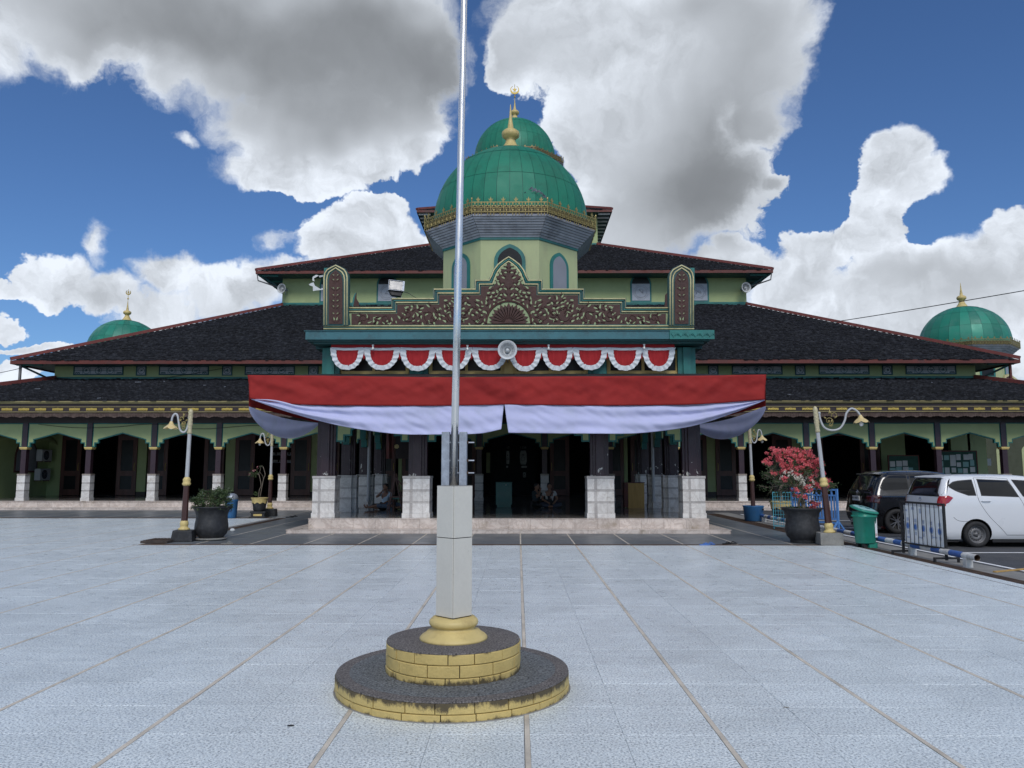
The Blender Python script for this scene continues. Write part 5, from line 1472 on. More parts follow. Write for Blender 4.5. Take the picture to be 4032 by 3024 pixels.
# ------------------------------------------------------------------ loudspeakers, floodlight, torn cloth, boards
def horn(x, y, z, r, yaw, lab, pitch=0.):
    e = root('horn_loudspeaker', (x, y, z), lab, 'loudspeaker'); e.rotation_euler = (pitch, 0, yaw)
    c = B(); c.smooth = True; pf = [(.02, .30), (.05, .26), (.07, .2), (.12, .1), (.2, .02), (.245, 0), (.25, -.01), (.24, -.012), (.19, .03), (.11, .11), (.06, .2), (.03, .22)]
    vs = []; n = 28; k = r/.25
    for (rr, yy) in pf:
        for q in range(n): a = 2*PI*q/n; vs.append((rr*k*math.cos(a), yy*k, rr*k*math.sin(a)))
    c.add(vs, [(i*n+q, i*n+(q+1) % n, (i+1)*n+(q+1) % n, (i+1)*n+q) for i in range(len(pf)-1) for q in range(n)]); part('horn', c, 'plasticwhite', e)
    c = B(); c.smooth = True; c.tube([(0, .02*k, 0), (0, .06*k, 0), (0, .2*k, 0)], [.022*k, .05*k, .06*k], 14); part('reentrant_cone', c, 'plasticwhite', e)
    c = B(); c.tube([(0, .24*k, 0), (0, .42*k, 0)], .075*k, 16); part('driver', c, 'galv', e)
    c = B(); c.tube([(0, .33*k, -.05*k), (0, .34*k, -.22*k), (0, .45*k, -.26*k)], .012, 6); part('bracket', c, 'galv', e)
    return e
X_, Z_ = P(1998, 1378, 21.0); horn(X_, 20.98, Z_, .27, 0, 'large round white horn loudspeaker above the middle of the bunting')
X_, Z_ = P(1110, 1137, 48.2); horn(X_, 48.1, Z_, .32, R(-20), 'white horn loudspeaker under the upper left roof corner')
X_, Z_ = P(2937, 1133, 48.2); horn(X_, 48.1, Z_, .34, R(15), 'white horn loudspeaker under the upper right roof corner')
X_, Z_ = P(1560, 1128, 22.2)
e = root('floodlight', (X_, 22.2, Z_), 'dark framed rectangular floodlight tilted on the left step of the parapet', 'floodlight'); e.rotation_euler = (R(-12), R(4), R(12))
c = B(); c.box(-.22, .22, -.06, .10, -.15, .15); c.prism([(-.2, -.16), (.2, -.16), (.16, -.30), (-.12, -.30)], -.02, .1); part('housing', c, 'black', e, bevel=.01)
c = B(); c.box(-.20, .18, -.07, -.061, -.135, .13); part('glass', c, 'lens', e)
c = B()
for a in ((-.22, .22, .1505, .162), (-.22, .22, -.162, -.1505)): c.box(a[0], a[1], -.075, -.05, a[2], a[3])
c.box(-.232, -.221, -.075, -.05, -.162, .162); c.box(.181, .235, -.08, -.05, -.162, .162); part('bezel', c, 'galv', e)
c = B(); c.tube([(.17, .05, -.28), (.18, .0, -.42), (.1, 0, -.46)], .012, 6); c.tube([(-.1, .05, -.28), (-.1, .05, -.5)], .015, 6); part('bracket', c, 'galv', e)
def loose_cable(pts, D, lab, r=.012, sag=None):
    c = B(); q = []
    for (x, y, *d) in pts:
        dd = d[0] if d else D; X_, Z_ = P(x, y, dd); q.append((X_, dd, Z_))
    c.tube(smooth_path(q, 6), r, 5); return tag(link('cable', c.mesh('cable', 'cable')), lab, 'cable')
loose_cable([(1590, 1150), (1605, 1153), (1625, 1165), (1645, 1176), (1660, 1178)], 22.2, 'thin cable hanging from the floodlight to the parapet step', .008)
# torn white cloth on wires beside the left pillar
c = B(); c.smooth = True; D = 23.2
def blob2(pts, dz): 
    q = [(P(x, y, D)[0], D+dz+.05*nz(x*.1, y*.1), P(x, y, D)[1]) for x, y in pts]; c.add(q, [tuple(range(len(q)))])
blob2([(1231, 1090), (1245, 1082), (1256, 1086), (1236, 1096), (1238, 1108), (1230, 1104)], 0)
blob2([(1255, 1086), (1283, 1081), (1284, 1086), (1258, 1092)], .02); blob2([(1216, 1119), (1234, 1111), (1240, 1125), (1262, 1138), (1284, 1128), (1274, 1140), (1246, 1144), (1231, 1145), (1232, 1128), (1220, 1124)], 0)
blob2([(1272, 1120), (1285, 1104), (1287, 1128), (1280, 1131)], .03)
o = tag(link('torn_cloth', c.mesh('torn_cloth', 'paper')), 'torn scrap of white cloth fluttering left of the left parapet pillar', 'cloth')
c = B(); c.k = 0; D = 23.4; c.prism([P(1385, 1207, D), P(1390, 1172, D), (P(1398, 1155, D)), P(1403, 1152, D), P(1399, 1207, D)], D, D+.06); c.k = 1
c.prism([P(1392, 1207, D), P(1399, 1168, D), P(1404, 1153, D), P(1405, 1178, D), P(1413, 1190, D), P(1415, 1207, D)], D-.05, D-.01)
tag(link('broken_board', c.mesh('broken_board', ['teal', 'relief'])), 'splintered carved board standing behind the parapet beside the left pillar', 'board')
c = B(); D = 23.4; c.prism([P(2617, 1209, D), P(2620, 1160, D), P(2630, 1150, D), P(2630, 1209, D)], D, D+.06)
tag(link('broken_board', c.mesh('broken_board', 'relief')), 'dark carved board standing behind the parapet beside the right pillar', 'board')
# overhead cable at right, cable bundle along the left clerestory, festoon cable in the left arcade
loose_cable([(3250, 1273, 41.0), (3500, 1234, 40), (3800, 1184, 38), (4040, 1143, 36), (4400, 1080, 34)], 40, 'black overhead cable rising from the right roof slope out of view', .022)
loose_cable([(205, 1488), (300, 1495), (420, 1503), (520, 1500), (620, 1496), (740, 1500), (860, 1496), (975, 1500), (1100, 1496)], YW-.15, 'bundle of dark cables slung along the foot of the left upper wall', .035)
loose_cable([(560, 1498), (700, 1480), (840, 1457), (900, 1446)], YW-.12, 'thin cable rising across the left upper windows', .012)
loose_cable([(-60, 1480, 36), (60, 1455, 38), (110, 1440, 39)], 38, 'cable coming from the left to the roof corner', .015)
loose_cable([(150, 1670), (200, 1676), (300, 1684), (380, 1684), (470, 1680), (560, 1671), (640, 1672), (720, 1686), (820, 1688), (900, 1682), (980, 1676), (1060, 1673)], YP-.15, 'sagging cable strung across the left arcade panels', .010)
# air conditioners on the side wall at far left
def ac(y, z, lab):
    e = root('air_conditioner', (X0-HW+.12, y, z), lab, 'air conditioner', 'outdoor air conditioning units'); e.rotation_euler = (0, 0, PI/2)
    c = B(); c.box(-.42, .42, -.30, 0, 0, .58); part('casing', c, 'plasticwhite', e, bevel=.012)
    c = B(); c.tube([(-.08, -.301, .29), (-.08, -.309, .29)], .23, 28); part('fan_opening', c, 'panedark', e)
    c = B()
    for r_ in (.06, .12, .18, .23): c.tube([(-.08+r_*math.cos(2*PI*k/24), -.314, .29+r_*math.sin(2*PI*k/24)) for k in range(25)], .004, 4)
    for k in range(8): a = k*PI/4; c.tube([(-.08, -.316, .29), (-.08+.23*math.cos(a), -.316, .29+.23*math.sin(a))], .004, 4)
    part('grille', c, 'galv', e)
    c = B(); c.box(-.38, -.34, -.3, .0, -.05, -.001); c.box(.3, .34, -.3, .0, -.05, -.001); part('bracket', c, 'rust', e)
ac(38.95, 2.12, 'upper air conditioning unit on the green wall at far left'); ac(38.9, 1.16, 'lower air conditioning unit on the green wall at far left')
# ------------------------------------------------------------------ street lamps
def lamp_post(x, y, s, lab, rot=0., lean=0., base='block', bulb=True, grp='ornamental street lamps'):
    e = root('street_lamp', (x, y, 0), lab, 'street lamp', grp)
    e.rotation_euler = (0, 0, rot)
    M = Matrix.Rotation(lean, 4, 'Y')
    if base == 'block':
        c = B(); c.prism([(-.25, 0), (.25, 0), (.23, .26), (-.20, .27)], -.2, .2); part('base_block', c, 'potblack' , e, bevel=.015); zb = .27
    elif base == 'concrete':
        c = B(); c.box(-.26, .24, -.22, .22, 0, .27); part('base_block', c, 'concrete', e, bevel=.012); zb = .27
    else: zb = .12
    def tilt(b):
        b.v = [tuple(M @ Vector((p[0], p[1], p[2]-zb)) + Vector((0, 0, zb))) for p in b.v]; return b
    def pt(nm, b, m_): part(nm, tilt(b), m_, e)
    c = B(); c.smooth = True; c.lathe([(.135, zb), (.13, zb+.03), (.10, zb+.05), (.085, zb+.08), (.095, zb+.11), (.10, zb+.15), (.085, zb+.2), (.07, zb+.22)], 16); pt('foot', c, 'goldpaint')
    c = B(); c.lathe([(.078, zb+.2), (.065, 1.33)], 8); pt('lower_shaft', c, 'lampbrown')
    c = B(); c.smooth = True; c.lathe([(.07, 1.30), (.095, 1.33), (.10, 1.36), (.08, 1.39), (.085, 1.42), (.09, 1.45), (.06, 1.50), (.05, 1.51)], 16); pt('collar', c, 'goldpaint')
    c = B(); c.lathe([(.048, 1.5), (.044, 2.56)], 8); pt('upper_shaft', c, 'postpaint')
    c = B(); c.smooth = True; c.lathe([(.05, 2.54), (.06, 2.57), (.045, 2.62), (.05, 2.70), (.062, 2.78), (.05, 2.83), (.06, 2.86), (.048, 2.9), (.06, 2.95), (.05, 3.02), (.058, 3.06), (.04, 3.12), (.001, 3.15)], 14); pt('finial', c, 'finialpaint')
    arm = [(s*.04, 0, 2.92), (s*.06, 0, 2.76), (s*.12, 0, 2.62), (s*.22, 0, 2.585), (s*.32, 0, 2.66), (s*.37, 0, 2.82), (s*.42, 0, 2.97), (s*.50, 0, 3.0), (s*.57, 0, 2.93), (s*.60, 0, 2.80)]
    if base != 'concrete': arm = [(s*(.03+(abs(p[0])-.04)*.72), 0, 2.75+(p[2]-2.75)*1.05) for p in arm]
    if base == 'concrete': arm = [(s*.08, 0, 2.98), (s*.09, 0, 2.82), (s*.16, 0, 2.64), (s*.32, 0, 2.565), (s*.50, 0, 2.60), (s*.62, 0, 2.76), (s*.68, 0, 2.93), (s*.80, 0, 3.03), (s*.92, 0, 2.96), (s*.98, 0, 2.84)]
    c = B(); c.smooth = True; c.tube(smooth_path(arm, 6), .024, 8); c.sphere(arm[0], .035, 8, 6); pt('arm', c, 'postpaint')
    # gilt scrollwork between pole and arm
    c = B(); c.smooth = True; k = 1.6 if base == 'concrete' else .8
    def scroll(cx, cz, r, a0, t, w=.010):
        c.tube([(s*(cx+r*(1-.8*i/18)*math.cos(a0+t*i/18)), 0, cz+r*(1-.8*i/18)*math.sin(a0+t*i/18)) for i in range(19)], [w*(1-.4*i/18) for i in range(19)], 6)
    scroll(.17*k, 2.78, .085*k**.6, -1.8, 7.5); scroll(.26*k, 2.90, .06*k**.6, 3.6, -7.); scroll(.20*k, 2.69, .05, 1.8, 6.)
    for (ax, az_, l, a) in ((.18*k, 2.93, .13, 1.3), (.22*k, 2.93, .12, 2.0), (.25*k, 2.84, .10, .5), (.14*k, 2.84, .08, 2.4), (.20*k, 2.74, .09, 1.2)):
        c.tube([(s*ax, 0, az_), (s*(ax+l*.4*math.cos(a)), 0, az_+l*.4*math.sin(a)), (s*(ax+l*math.cos(a)), 0, az_+l*math.sin(a))], [.008, .020, .002], 6)
    for i in range(6): a = i*PI/3; c.sphere((s*(.17*k+.018*math.cos(a)), -.012, 2.78+.018*math.sin(a)), .012, 6, 4)
    pt('scrollwork', c, 'goldfret')
    ex, ez = arm[-1][0], arm[-1][2]
    c = B(); c.smooth = True; n = 24; vs = []
    for j, (r_, z_) in enumerate(((.03, .03), (.045, -.01), (.07, -.05), (.12, -.09), (.165, -.135))):
        for q in range(n): a = 2*PI*q/n; f_ = 1+(.16*(abs(math.cos(2.5*a))-.5))*(j/4)**1.2; dz = .05*(abs(math.cos(2.5*a))-.5)*(j/4)**2; vs.append((ex+r_*f_*math.cos(a), r_*f_*math.sin(a), ez+z_-dz))
    c.add(vs, [(i*n+q, i*n+(q+1) % n, (i+1)*n+(q+1) % n, (i+1)*n+q) for i in range(4) for q in range(n)])
    pt('lamp_shade', c, 'shade')
    c = B(); c.smooth = True; dz = 0 if bulb else .07
    c.lathe([(.015, -.07), (.02, -.11), (.042, -.16), (.045, -.19), (.03, -.225), (.002, -.235)], 12, (ex, 0, ez+dz)); pt('bulb', c, 'bulb')
    return e
def at(x, y):        # ground point under a photo pixel
    t = y-HOR; D = H*(FPX/math.cos(PIT)**2/t+math.tan(PIT)); return P(x, y, D)[0], D
x = P(728, 2000, 18.45)[0]; lamp_post(x, 18.45, -1, 'ornamental lamp post on a black block beside the big leafy pot at left', rot=R(8), bulb=False, lean=R(.7))
x, y = at(1075, 2030); lamp_post(x, 28.4, -1, 'ornamental lamp post beside the potted bare shrub, under the left corner of the cloth', rot=R(4))
lamp_post(7.05, 17.75, 1, 'leaning ornamental lamp post on a grey concrete block behind the red flowering pot', rot=R(-6), lean=R(-4.0), base='concrete')
x, y = at(2966, 2050); e4 = lamp_post(x, 25.9, 1, 'ornamental lamp post standing in a blue tub right of the porch', rot=R(10), base='tub', lean=R(-.8))
# blue tub
t_ = root('tub', (x, 25.9, 0), 'blue plastic tub holding the foot of a lamp post', 'tub')
c = B(); c.smooth = True; c.lathe([(.27, 0), (.29, .02), (.33, .46), (.345, .48), (.345, .50), (.32, .50), (.27, .42)], 32); part('tub_body', c, 'binblue', t_)
c = B(); c.lathe([(.30, .40), (.001, .42)], 24, cap=False); part('soil', c, 'concrete', t_)
c = B(); c.box(.20, .25, -.31, -.28, .36, .41); part('handle_hole', c, 'void', t_)

# ------------------------------------------------------------------ pots and plants
def urn(e, k=1., sc=1.):
    c = B(); c.smooth = True
    c.lathe([(.27, 0), (.285, .02), (.28, .07), (.30, .09), (.355, .15), (.388, .25), (.385, .36), (.365, .48), (.360, .58), (.385, .68), (.44, .76), (.472, .785), (.472, .80), (.455, .805), (.40, .78), (.36, .70)], 48, cap=True)
    part('pot', c, 'potblack', e)
    c = B(); c.lathe([(.40, .735), (.2, .75), (.001, .76)], 24, cap=False); part('soil', c, 'soil', e)
def leaves(b, c, n, s, sc, rnd, up=.3, asp=.55):
    for _ in range(n):
        d = Vector((rnd.gauss(0, 1), rnd.gauss(0, 1), rnd.gauss(0, 1))); d = d.normalized()*(rnd.random()**.4); p = Vector(c)+Vector((d.x*sc[0], d.y*sc[1], d.z*sc[2]))
        a = Vector((rnd.gauss(0, 1), rnd.gauss(0, 1), rnd.gauss(0, .6)+up)).normalized(); n_ = a.cross(Vector((rnd.gauss(0, 1), rnd.gauss(0, 1), rnd.gauss(0, 1)))).normalized(); l = s*rnd.uniform(.6, 1.3)
        nn_ = a.cross(n_)*l*.12
        b.add([p, p+a*l*.5+n_*l*asp*.5+nn_, p+a*l, p+a*l*.5-n_*l*asp*.5+nn_], [(0, 1, 2, 3)])
def branch(b, p, d, l, r, depth, rnd, tips, wig=.35, split=2, droop=0.):
    pts = [Vector(p)]; d = Vector(d).normalized(); n = 4
    for i in range(n):
        d = (d+Vector((rnd.gauss(0, wig), rnd.gauss(0, wig), rnd.gauss(0, wig*.6)-droop))*.5).normalized(); pts.append(pts[-1]+d*l/n)
    b.tube(pts, [r*(1-.45*i/n) for i in range(n+1)], 6)
    tips.append((pts[-1], depth)); tips.append((pts[2], depth))
    if depth > 0:
        for _ in range(split+(rnd.random() < .4)):
            nd = (d+Vector((rnd.gauss(0, .7), rnd.gauss(0, .7), rnd.gauss(0, .4)))).normalized(); branch(b, pts[-1], nd, l*rnd.uniform(.6, .85), r*.55, depth-1, rnd, tips, wig, split, droop)
# leafy pot at left
x, y = at(836, 2128); y += .1; x = P(836, 2000, y)[0]; y -= .1
p1 = root('potted_shrub', (x, y+.1, 0), 'low leafy green shrub in a big black urn beside the left lamp post', 'potted plant')
urn(p1); c = B(); c.smooth = True; c.lathe([(.30, 0), (.36, .02), (.37, .05), (.30, .055)], 32); part('saucer', c, 'concrete', p1)
p1.location.z = 0.0
rnd = random.Random(5); c = B(); c.smooth = True; tips = []
for i in range(9):
    a = i*2*PI/9; branch(c, (.10*math.cos(a), .1*math.sin(a), .76), (math.cos(a)*1.1, math.sin(a)*.9, 1.0), .23, .014, 2, rnd, tips, .5)
part('branches', c, 'bark', p1)
c = B(); c2 = B()
for (p, d) in tips:
    leaves(c if rnd.random() < .6 else c2, p, 17, .050, (.085, .085, .06), rnd)
for _ in range(170):
    a = rnd.uniform(0, 2*PI); r_ = rnd.uniform(.3, .50); leaves(c if rnd.random() < .5 else c2, (r_*math.cos(a), r_*math.sin(a), .80+rnd.uniform(-.06, .16)), 5, .05, (.05, .05, .05), rnd)
part('foliage', c, 'leaf', p1); part('foliage', c2, 'leafdk', p1)
c = B()
for _ in range(24): p = rnd.choice(tips)[0]; leaves(c, p, 2, .035, (.05, .05, .05), rnd)
part('blossom', c, 'petalw', p1)
# bougainvillea
x, y = at(3165, 2136)
p2 = root('potted_bougainvillea', (x, y+.05, 0), 'bougainvillea covered in coral red and some white blossom in a big black urn', 'potted plant')
urn(p2)
rnd = random.Random(12); c = B(); c.smooth = True; tips = []
tr = smooth_path([(.02, 0, .74), (.05, .02, .88), (0.0, .0, 1.02), (.04, 0, 1.16)], 4); c.tube(tr, [.055*(1-.3*i/(len(tr)-1)) for i in range(len(tr))], 8)
c.tube(smooth_path([(-.03, .03, .74), (-.06, .0, .9), (-.02, 0, 1.05)], 4), .03, 6)
for d, l in (((-1, 0, 1.0), .42), ((-.5, .3, 1.4), .46), ((.1, -.2, 1.5), .45), ((.7, 0, 1.2), .42), ((1.2, .1, .5), .4), ((-.9, -.3, .5), .34), ((.3, .5, 1), .4), ((.9, -.3, -.1), .30), ((-.2, -.4, 1.0), .36)):
    branch(c, tr[-1], d, l, .026, 2, rnd, tips, .4)
part('branches', c, 'bark', p2)
g = B(); g2 = B(); r_ = B(); w_ = B(); pk = B()
clusters = []
for (px_, py_, n, rr) in ((3046, 1776, 9, 20), (3066, 1790, 10, 24), (3022, 1822, 9, 18), (3082, 1812, 10, 30), (3100, 1778, 9, 20), (3125, 1790, 10, 26), (3148, 1776, 6, 14), (3095, 1835, 12, 30), (3150, 1815, 9, 24), (3170, 1804, 9, 22),
                          (3185, 1790, 8, 16), (3162, 1835, 10, 24), (3198, 1818, 8, 20), (3215, 1826, 7, 16), (3120, 1855, 10, 26), (3085, 1860, 6, 20), (3050, 1866, 4, 10), (3140, 1862, 8, 20), (3080, 1890, 6, 16), (3195, 1852, 6, 18),
                          (3190, 1882, 5, 14), (3178, 1925, 9, 20), (3232, 1920, 9, 18), (3215, 1908, 6, 12), (3230, 1840, 5, 14), (3162, 1956, 5, 10), (3128, 1930, 4, 10), (3136, 1950, 3, 8), (3210, 1982, 6, 11), (3198, 1998, 3, 6), (3258, 1890, 3, 7), (3256, 1862, 2, 4)):
    X_, Z_ = P(px_, py_, y); 
    for _ in range(n):
        dx, dz = rnd.gauss(0, rr*.0048*.55), rnd.gauss(0, rr*.0048*.5); dy = rnd.uniform(-.28, .18)
        clusters.append((X_-x+dx, dy, Z_+dz))
for p in clusters:
    leaves(r_, p, 26, .036, (.050, .045, .042), rnd, asp=.95)
    if rnd.random() < .55: leaves(g, (p[0]+rnd.gauss(0, .05), p[1]+.06, p[2]-.04), 7, .05, (.07, .07, .06), rnd)
for (px_, py_, n) in ((3128, 1884, 9), (3140, 1880, 8), (3146, 1896, 7), (3078, 1862, 4), (3100, 1858, 4), (3092, 1868, 3), (3118, 1870, 3), (3148, 1912, 4), (3066, 1878, 2), (3188, 1900, 3)):
    X_, Z_ = P(px_, py_, y)
    for _ in range(n): leaves(w_, (X_-x+rnd.gauss(0, .03), -.28+rnd.uniform(-.06, .1), Z_+rnd.gauss(0, .03)), 8, .03, (.025, .025, .025), rnd, asp=.9)
for (px_, py_, n) in ((3175, 1880, 6), (3120, 1892, 5), (3210, 1868, 4)):
    X_, Z_ = P(px_, py_, y)
    for _ in range(n): leaves(pk, (X_-x+rnd.gauss(0, .06), -.1+rnd.uniform(-.1, .1), Z_+rnd.gauss(0, .05)), 8, .03, (.04, .04, .04), rnd, asp=.8)
for (p, d) in tips:
    leaves(g if rnd.random() < .5 else g2, p, 9, .052, (.10, .10, .08), rnd)
for _ in range(130):
    px_, py_ = rnd.uniform(3050, 3255), rnd.uniform(1850, 1985); X_, Z_ = P(px_, py_, y); leaves(g if rnd.random() < .5 else g2, (X_-x, rnd.uniform(-.25, .25), Z_), 5, .05, (.07, .07, .06), rnd)
part('foliage', g, 'leaf', p2); part('foliage', g2, 'leafdk', p2); part('blossom', r_, 'petal', p2); part('blossom', w_, 'petalw', p2, label='cluster of white blossom'); part('blossom', pk, 'petalp', p2)
c = B()
for _ in range(60): a = rnd.uniform(0, 2*PI); q = rnd.uniform(.05, .40); leaves(c, (q*math.cos(a), q*math.sin(a), .78), 5, .06, (.03, .03, .05), rnd, up=1.2, asp=.2)
part('weeds', c, 'leafdk', p2)
# yellow-rimmed flower pots
def flower_pot(e, k=1.):
    c = B(); c.smooth = True; c.lathe([(.17*k, 0), (.20*k, .05*k), (.235*k, .30*k), (.235*k, .31*k)], 32); part('pot', c, 'potblack', e)
    c = B(); n = 48; vs = []
    for (r_, z_) in ((.231, .30), (.242, .30), (.265, .42), (.285, .43), (.285, .45), (.255, .45), (.235, .40)):
        for q in range(n): vs.append((r_*k*math.cos(2*PI*q/n), r_*k*math.sin(2*PI*q/n), (z_-(.05*(1-abs((q % 6)/3-1)) if z_ == .30 else 0))*k))
    c.add(vs, [(i*n+q, i*n+(q+1) % n, (i+1)*n+(q+1) % n, (i+1)*n+q) for i in range(6) for q in range(n)]); part('scalloped_rim', c, 'goldpaint', e)
    c = B(); c.lathe([(.245*k, .41*k), (.001, .43*k)], 24, cap=False); part('soil', c, 'soil', e)
x, y = at(1020, 2038); k = 1.06
p3 = root('potted_adenium', (x, y, .22), 'nearly bare shrub with two pale stems in a yellow rimmed black pot', 'potted plant')
flower_pot(p3, k); c = B(); c.smooth = True; rnd = random.Random(3)
s1 = [P(1018, 1958, y), P(1021, 1930, y), (P(1028, 1912, y)), P(1023, 1880, y), P(1019, 1868, y)]; s2 = [P(1024, 1958, y), P(1032, 1915, y), P(1038, 1885, y), P(1044, 1868, y), P(1036, 1838, y)]
for s_ in (s1, s2): c.tube(smooth_path([(a-x, 0, b_-.22) for a, b_ in s_], 5), .014, 6)
for (a0, b0, a1, b1) in ((1019, 1868, 1010, 1862), (1019, 1868, 1026, 1840), (1026, 1840, 1018, 1836), (1026, 1840, 1032, 1832), (1038, 1885, 1028, 1866), (1019, 1868, 1006, 1870), (1028, 1866, 1020, 1858)):
    (u0, v0), (u1, v1) = P(a0, b0, y), P(a1, b1, y); c.tube([(u0-x, 0, v0-.22), ((u0+u1)/2-x+.01, .02, (v0+v1)/2-.21), (u1-x, .03, v1-.22)], [.009, .007, .004], 5)
part('stems', c, 'bark', p3); c = B(); f_ = B()
for (a, b_, n) in ((990, 1864, 24), (998, 1872, 24), (1008, 1866, 20), (984, 1872, 12), (1012, 1852, 8), (1006, 1942, 20), (1012, 1950, 12), (1028, 1838, 6)):
    u, v = P(a, b_, y); leaves(c, (u-x, 0, v-.22), n*2, .05, (.08, .08, .06), rnd)
for (a, b_, n) in ((1003, 1852, 12), (984, 1868, 8), (1014, 1842, 6)): u, v = P(a, b_, y); leaves(f_, (u-x, -.03, v-.22), n, .045, (.05, .05, .04), rnd, asp=.9)
part('foliage', c, 'leaf', p3); part('blossom', f_, 'petalp', p3)
st = root('plant_stand', (x, y, 0), 'low black stand with ochre edge carrying the flower pot', 'stand')
c = B(); c.box(-.27, .27, -.2, .2, .16, .219); c.box(-.24, .24, -.17, .17, .04, .159); c.box(-.29, .29, -.22, .22, 0, .039); part('stand_body', c, 'potblack', st)
c = B(); c.box(-.15, .15, -.176, -.1705, .06, .13); part('plaque', c, 'ochre', st)
x, y = at(3014, 2032)
p4 = root('potted_bonsai', (x, 26.8, 0), 'gnarled thin leaved shrub in a yellow rimmed black pot behind the cyan fence', 'potted plant')
flower_pot(p4, 1.35); c = B(); c.smooth = True; tips = []; rnd = random.Random(8)
tr = smooth_path([(0, 0, .58), (.04, 0, .75), (-.02, 0, .95), (.06, 0, 1.15)], 4); c.tube(tr, .05, 7)
for d, l in (((-1, 0, .5), .5), ((-.6, 0, 1.2), .5), ((.4, 0, 1.2), .5), ((1, 0, .5), .5), ((.9, .1, -.1), .4), ((-.9, .1, 0), .35)): branch(c, tr[-1], d, l, .022, 2, rnd, tips, .6)
part('branches', c, 'bark', p4); c = B()
for (p, d) in tips: leaves(c, p, 5, .05, (.12, .12, .1), rnd)
part('foliage', c, 'leafdk', p4)

# ------------------------------------------------------------------ bins
x, y = at(909, 2040)
e = root('litter_bin', (x, y, 0), 'blue round litter bin with grey blue dome lid and dark hook mark', 'bin')
c = B(); c.smooth = True; c.lathe([(.185, 0), (.19, .01), (.222, .60), (.235, .61), (.235, .635), (.22, .64)], 32); part('bin_body', c, 'binblue', e)
c = B(); c.smooth = True; c.lathe([(.232, .641), (.225, .70), (.20, .77), (.15, .83), (.08, .855), (.001, .86)], 28); part('lid', c, 'steel2', e) if 'steel2' in MT else part('lid', c, 'galv', e)
c = B(); c.cbox((.02, -.17, .745), (.20, .03, .085), Matrix.Rotation(R(-40), 3, 'X')); part('flap', c, 'black', e)
c = B(); c.smooth = True; c.tube([(.03+.06*math.cos(a), -.222, .30+.06*math.sin(a)) for a in [R(150-22*i) for i in range(13)]], [.006+.008*math.sin(PI*i/12) for i in range(13)], 6); part('hook_mark', c, 'black', e)
x, y = at(3430, 2158)
e = root('wheelie_bin', (x+.0, y+.25, -.01), 'green oval wheeled bin with pale lid standing on the drain grate', 'bin', rot=R(20)); e.scale = (.88, .88, 1.0)
def oval(w, d, z, n=28): return [(w*math.copysign(abs(math.cos(2*PI*k/n))**.75, math.cos(2*PI*k/n)), d*math.copysign(abs(math.sin(2*PI*k/n))**.75, math.sin(2*PI*k/n)), z) for k in range(n)]
def loft(b, rings, cap=True):
    n = len(rings[0]); b.add([p for r_ in rings for p in r_], [(i*n+k, i*n+(k+1) % n, (i+1)*n+(k+1) % n, (i+1)*n+k) for i in range(len(rings)-1) for k in range(n)]+([tuple(range(n-1, -1, -1)), tuple(range((len(rings)-1)*n, len(rings)*n))] if cap else []))
c = B(); c.smooth = True; loft(c, [oval(.215, .19, .10), oval(.225, .20, .12), oval(.262, .235, .66), oval(.285, .25, .665), oval(.285, .25, .70), oval(.265, .24, .705), oval(.272, .245, .78)])
c.smooth = False; c.box(-.05, .21, -.17, .17, .0, .11); part('bin_body', c, 'bingreen', e)
c = B(); c.smooth = True
def tl(r_, t=R(7)): return [(p[0], p[1], p[2]-p[0]*math.tan(t)+p[1]*math.tan(R(13))) for p in r_]
loft(c, [tl(oval(.30, .265, .80)), tl(oval(.32, .28, .81)), tl(oval(.32, .28, .835)), tl(oval(.29, .25, .85))]); part('lid_rim', c, 'bingreen', e)
c = B(); c.smooth = True; loft(c, [tl(oval(.295, .255, .851)), tl(oval(.22, .19, .872)), tl(oval(.01, .01, .878))]); part('lid', c, 'binlid', e)
c = B()
for (a, b_, w, d) in ((-.13, .05, .10, .05), (.08, -.07, .09, .05), (-.02, .0, .10, .02)): c.prism([(a-w, b_-d), (a+w, b_-d*.4), (a+w*.8, b_+d), (a-w*.9, b_+d*.7)], 0, .004, 'xy')
c.v = [(p[0], p[1], p[2]+.874-p[0]*math.tan(R(7))+p[1]*math.tan(R(13))-.35*(p[0]**2+p[1]**2)+.006) for p in c.v]; part('leaf_litter', c, 'tealdk', e)
for sy in (-.1, .1): c = B(); c.tube([(-.13, sy-.03, .055), (-.13, sy+.03, .055)], .06, 16); part('wheel', c, 'rubber', e)
c = B(); c.box(-.31, -.262, -.12, .12, .68, .71); part('handle', c, 'bingreen', e)
c = B(); c.cbox((.165, -.192, .44), (.12, .006, .42), Matrix.Rotation(R(24), 3, 'Z')); part('label', c, 'whitepaint', e)
t = link('lettering', text_mesh('BA', .085, .002), e, (.155, -.200, .285), (PI/2, 0, R(22))); t.data.materials.append(MT['orange'])

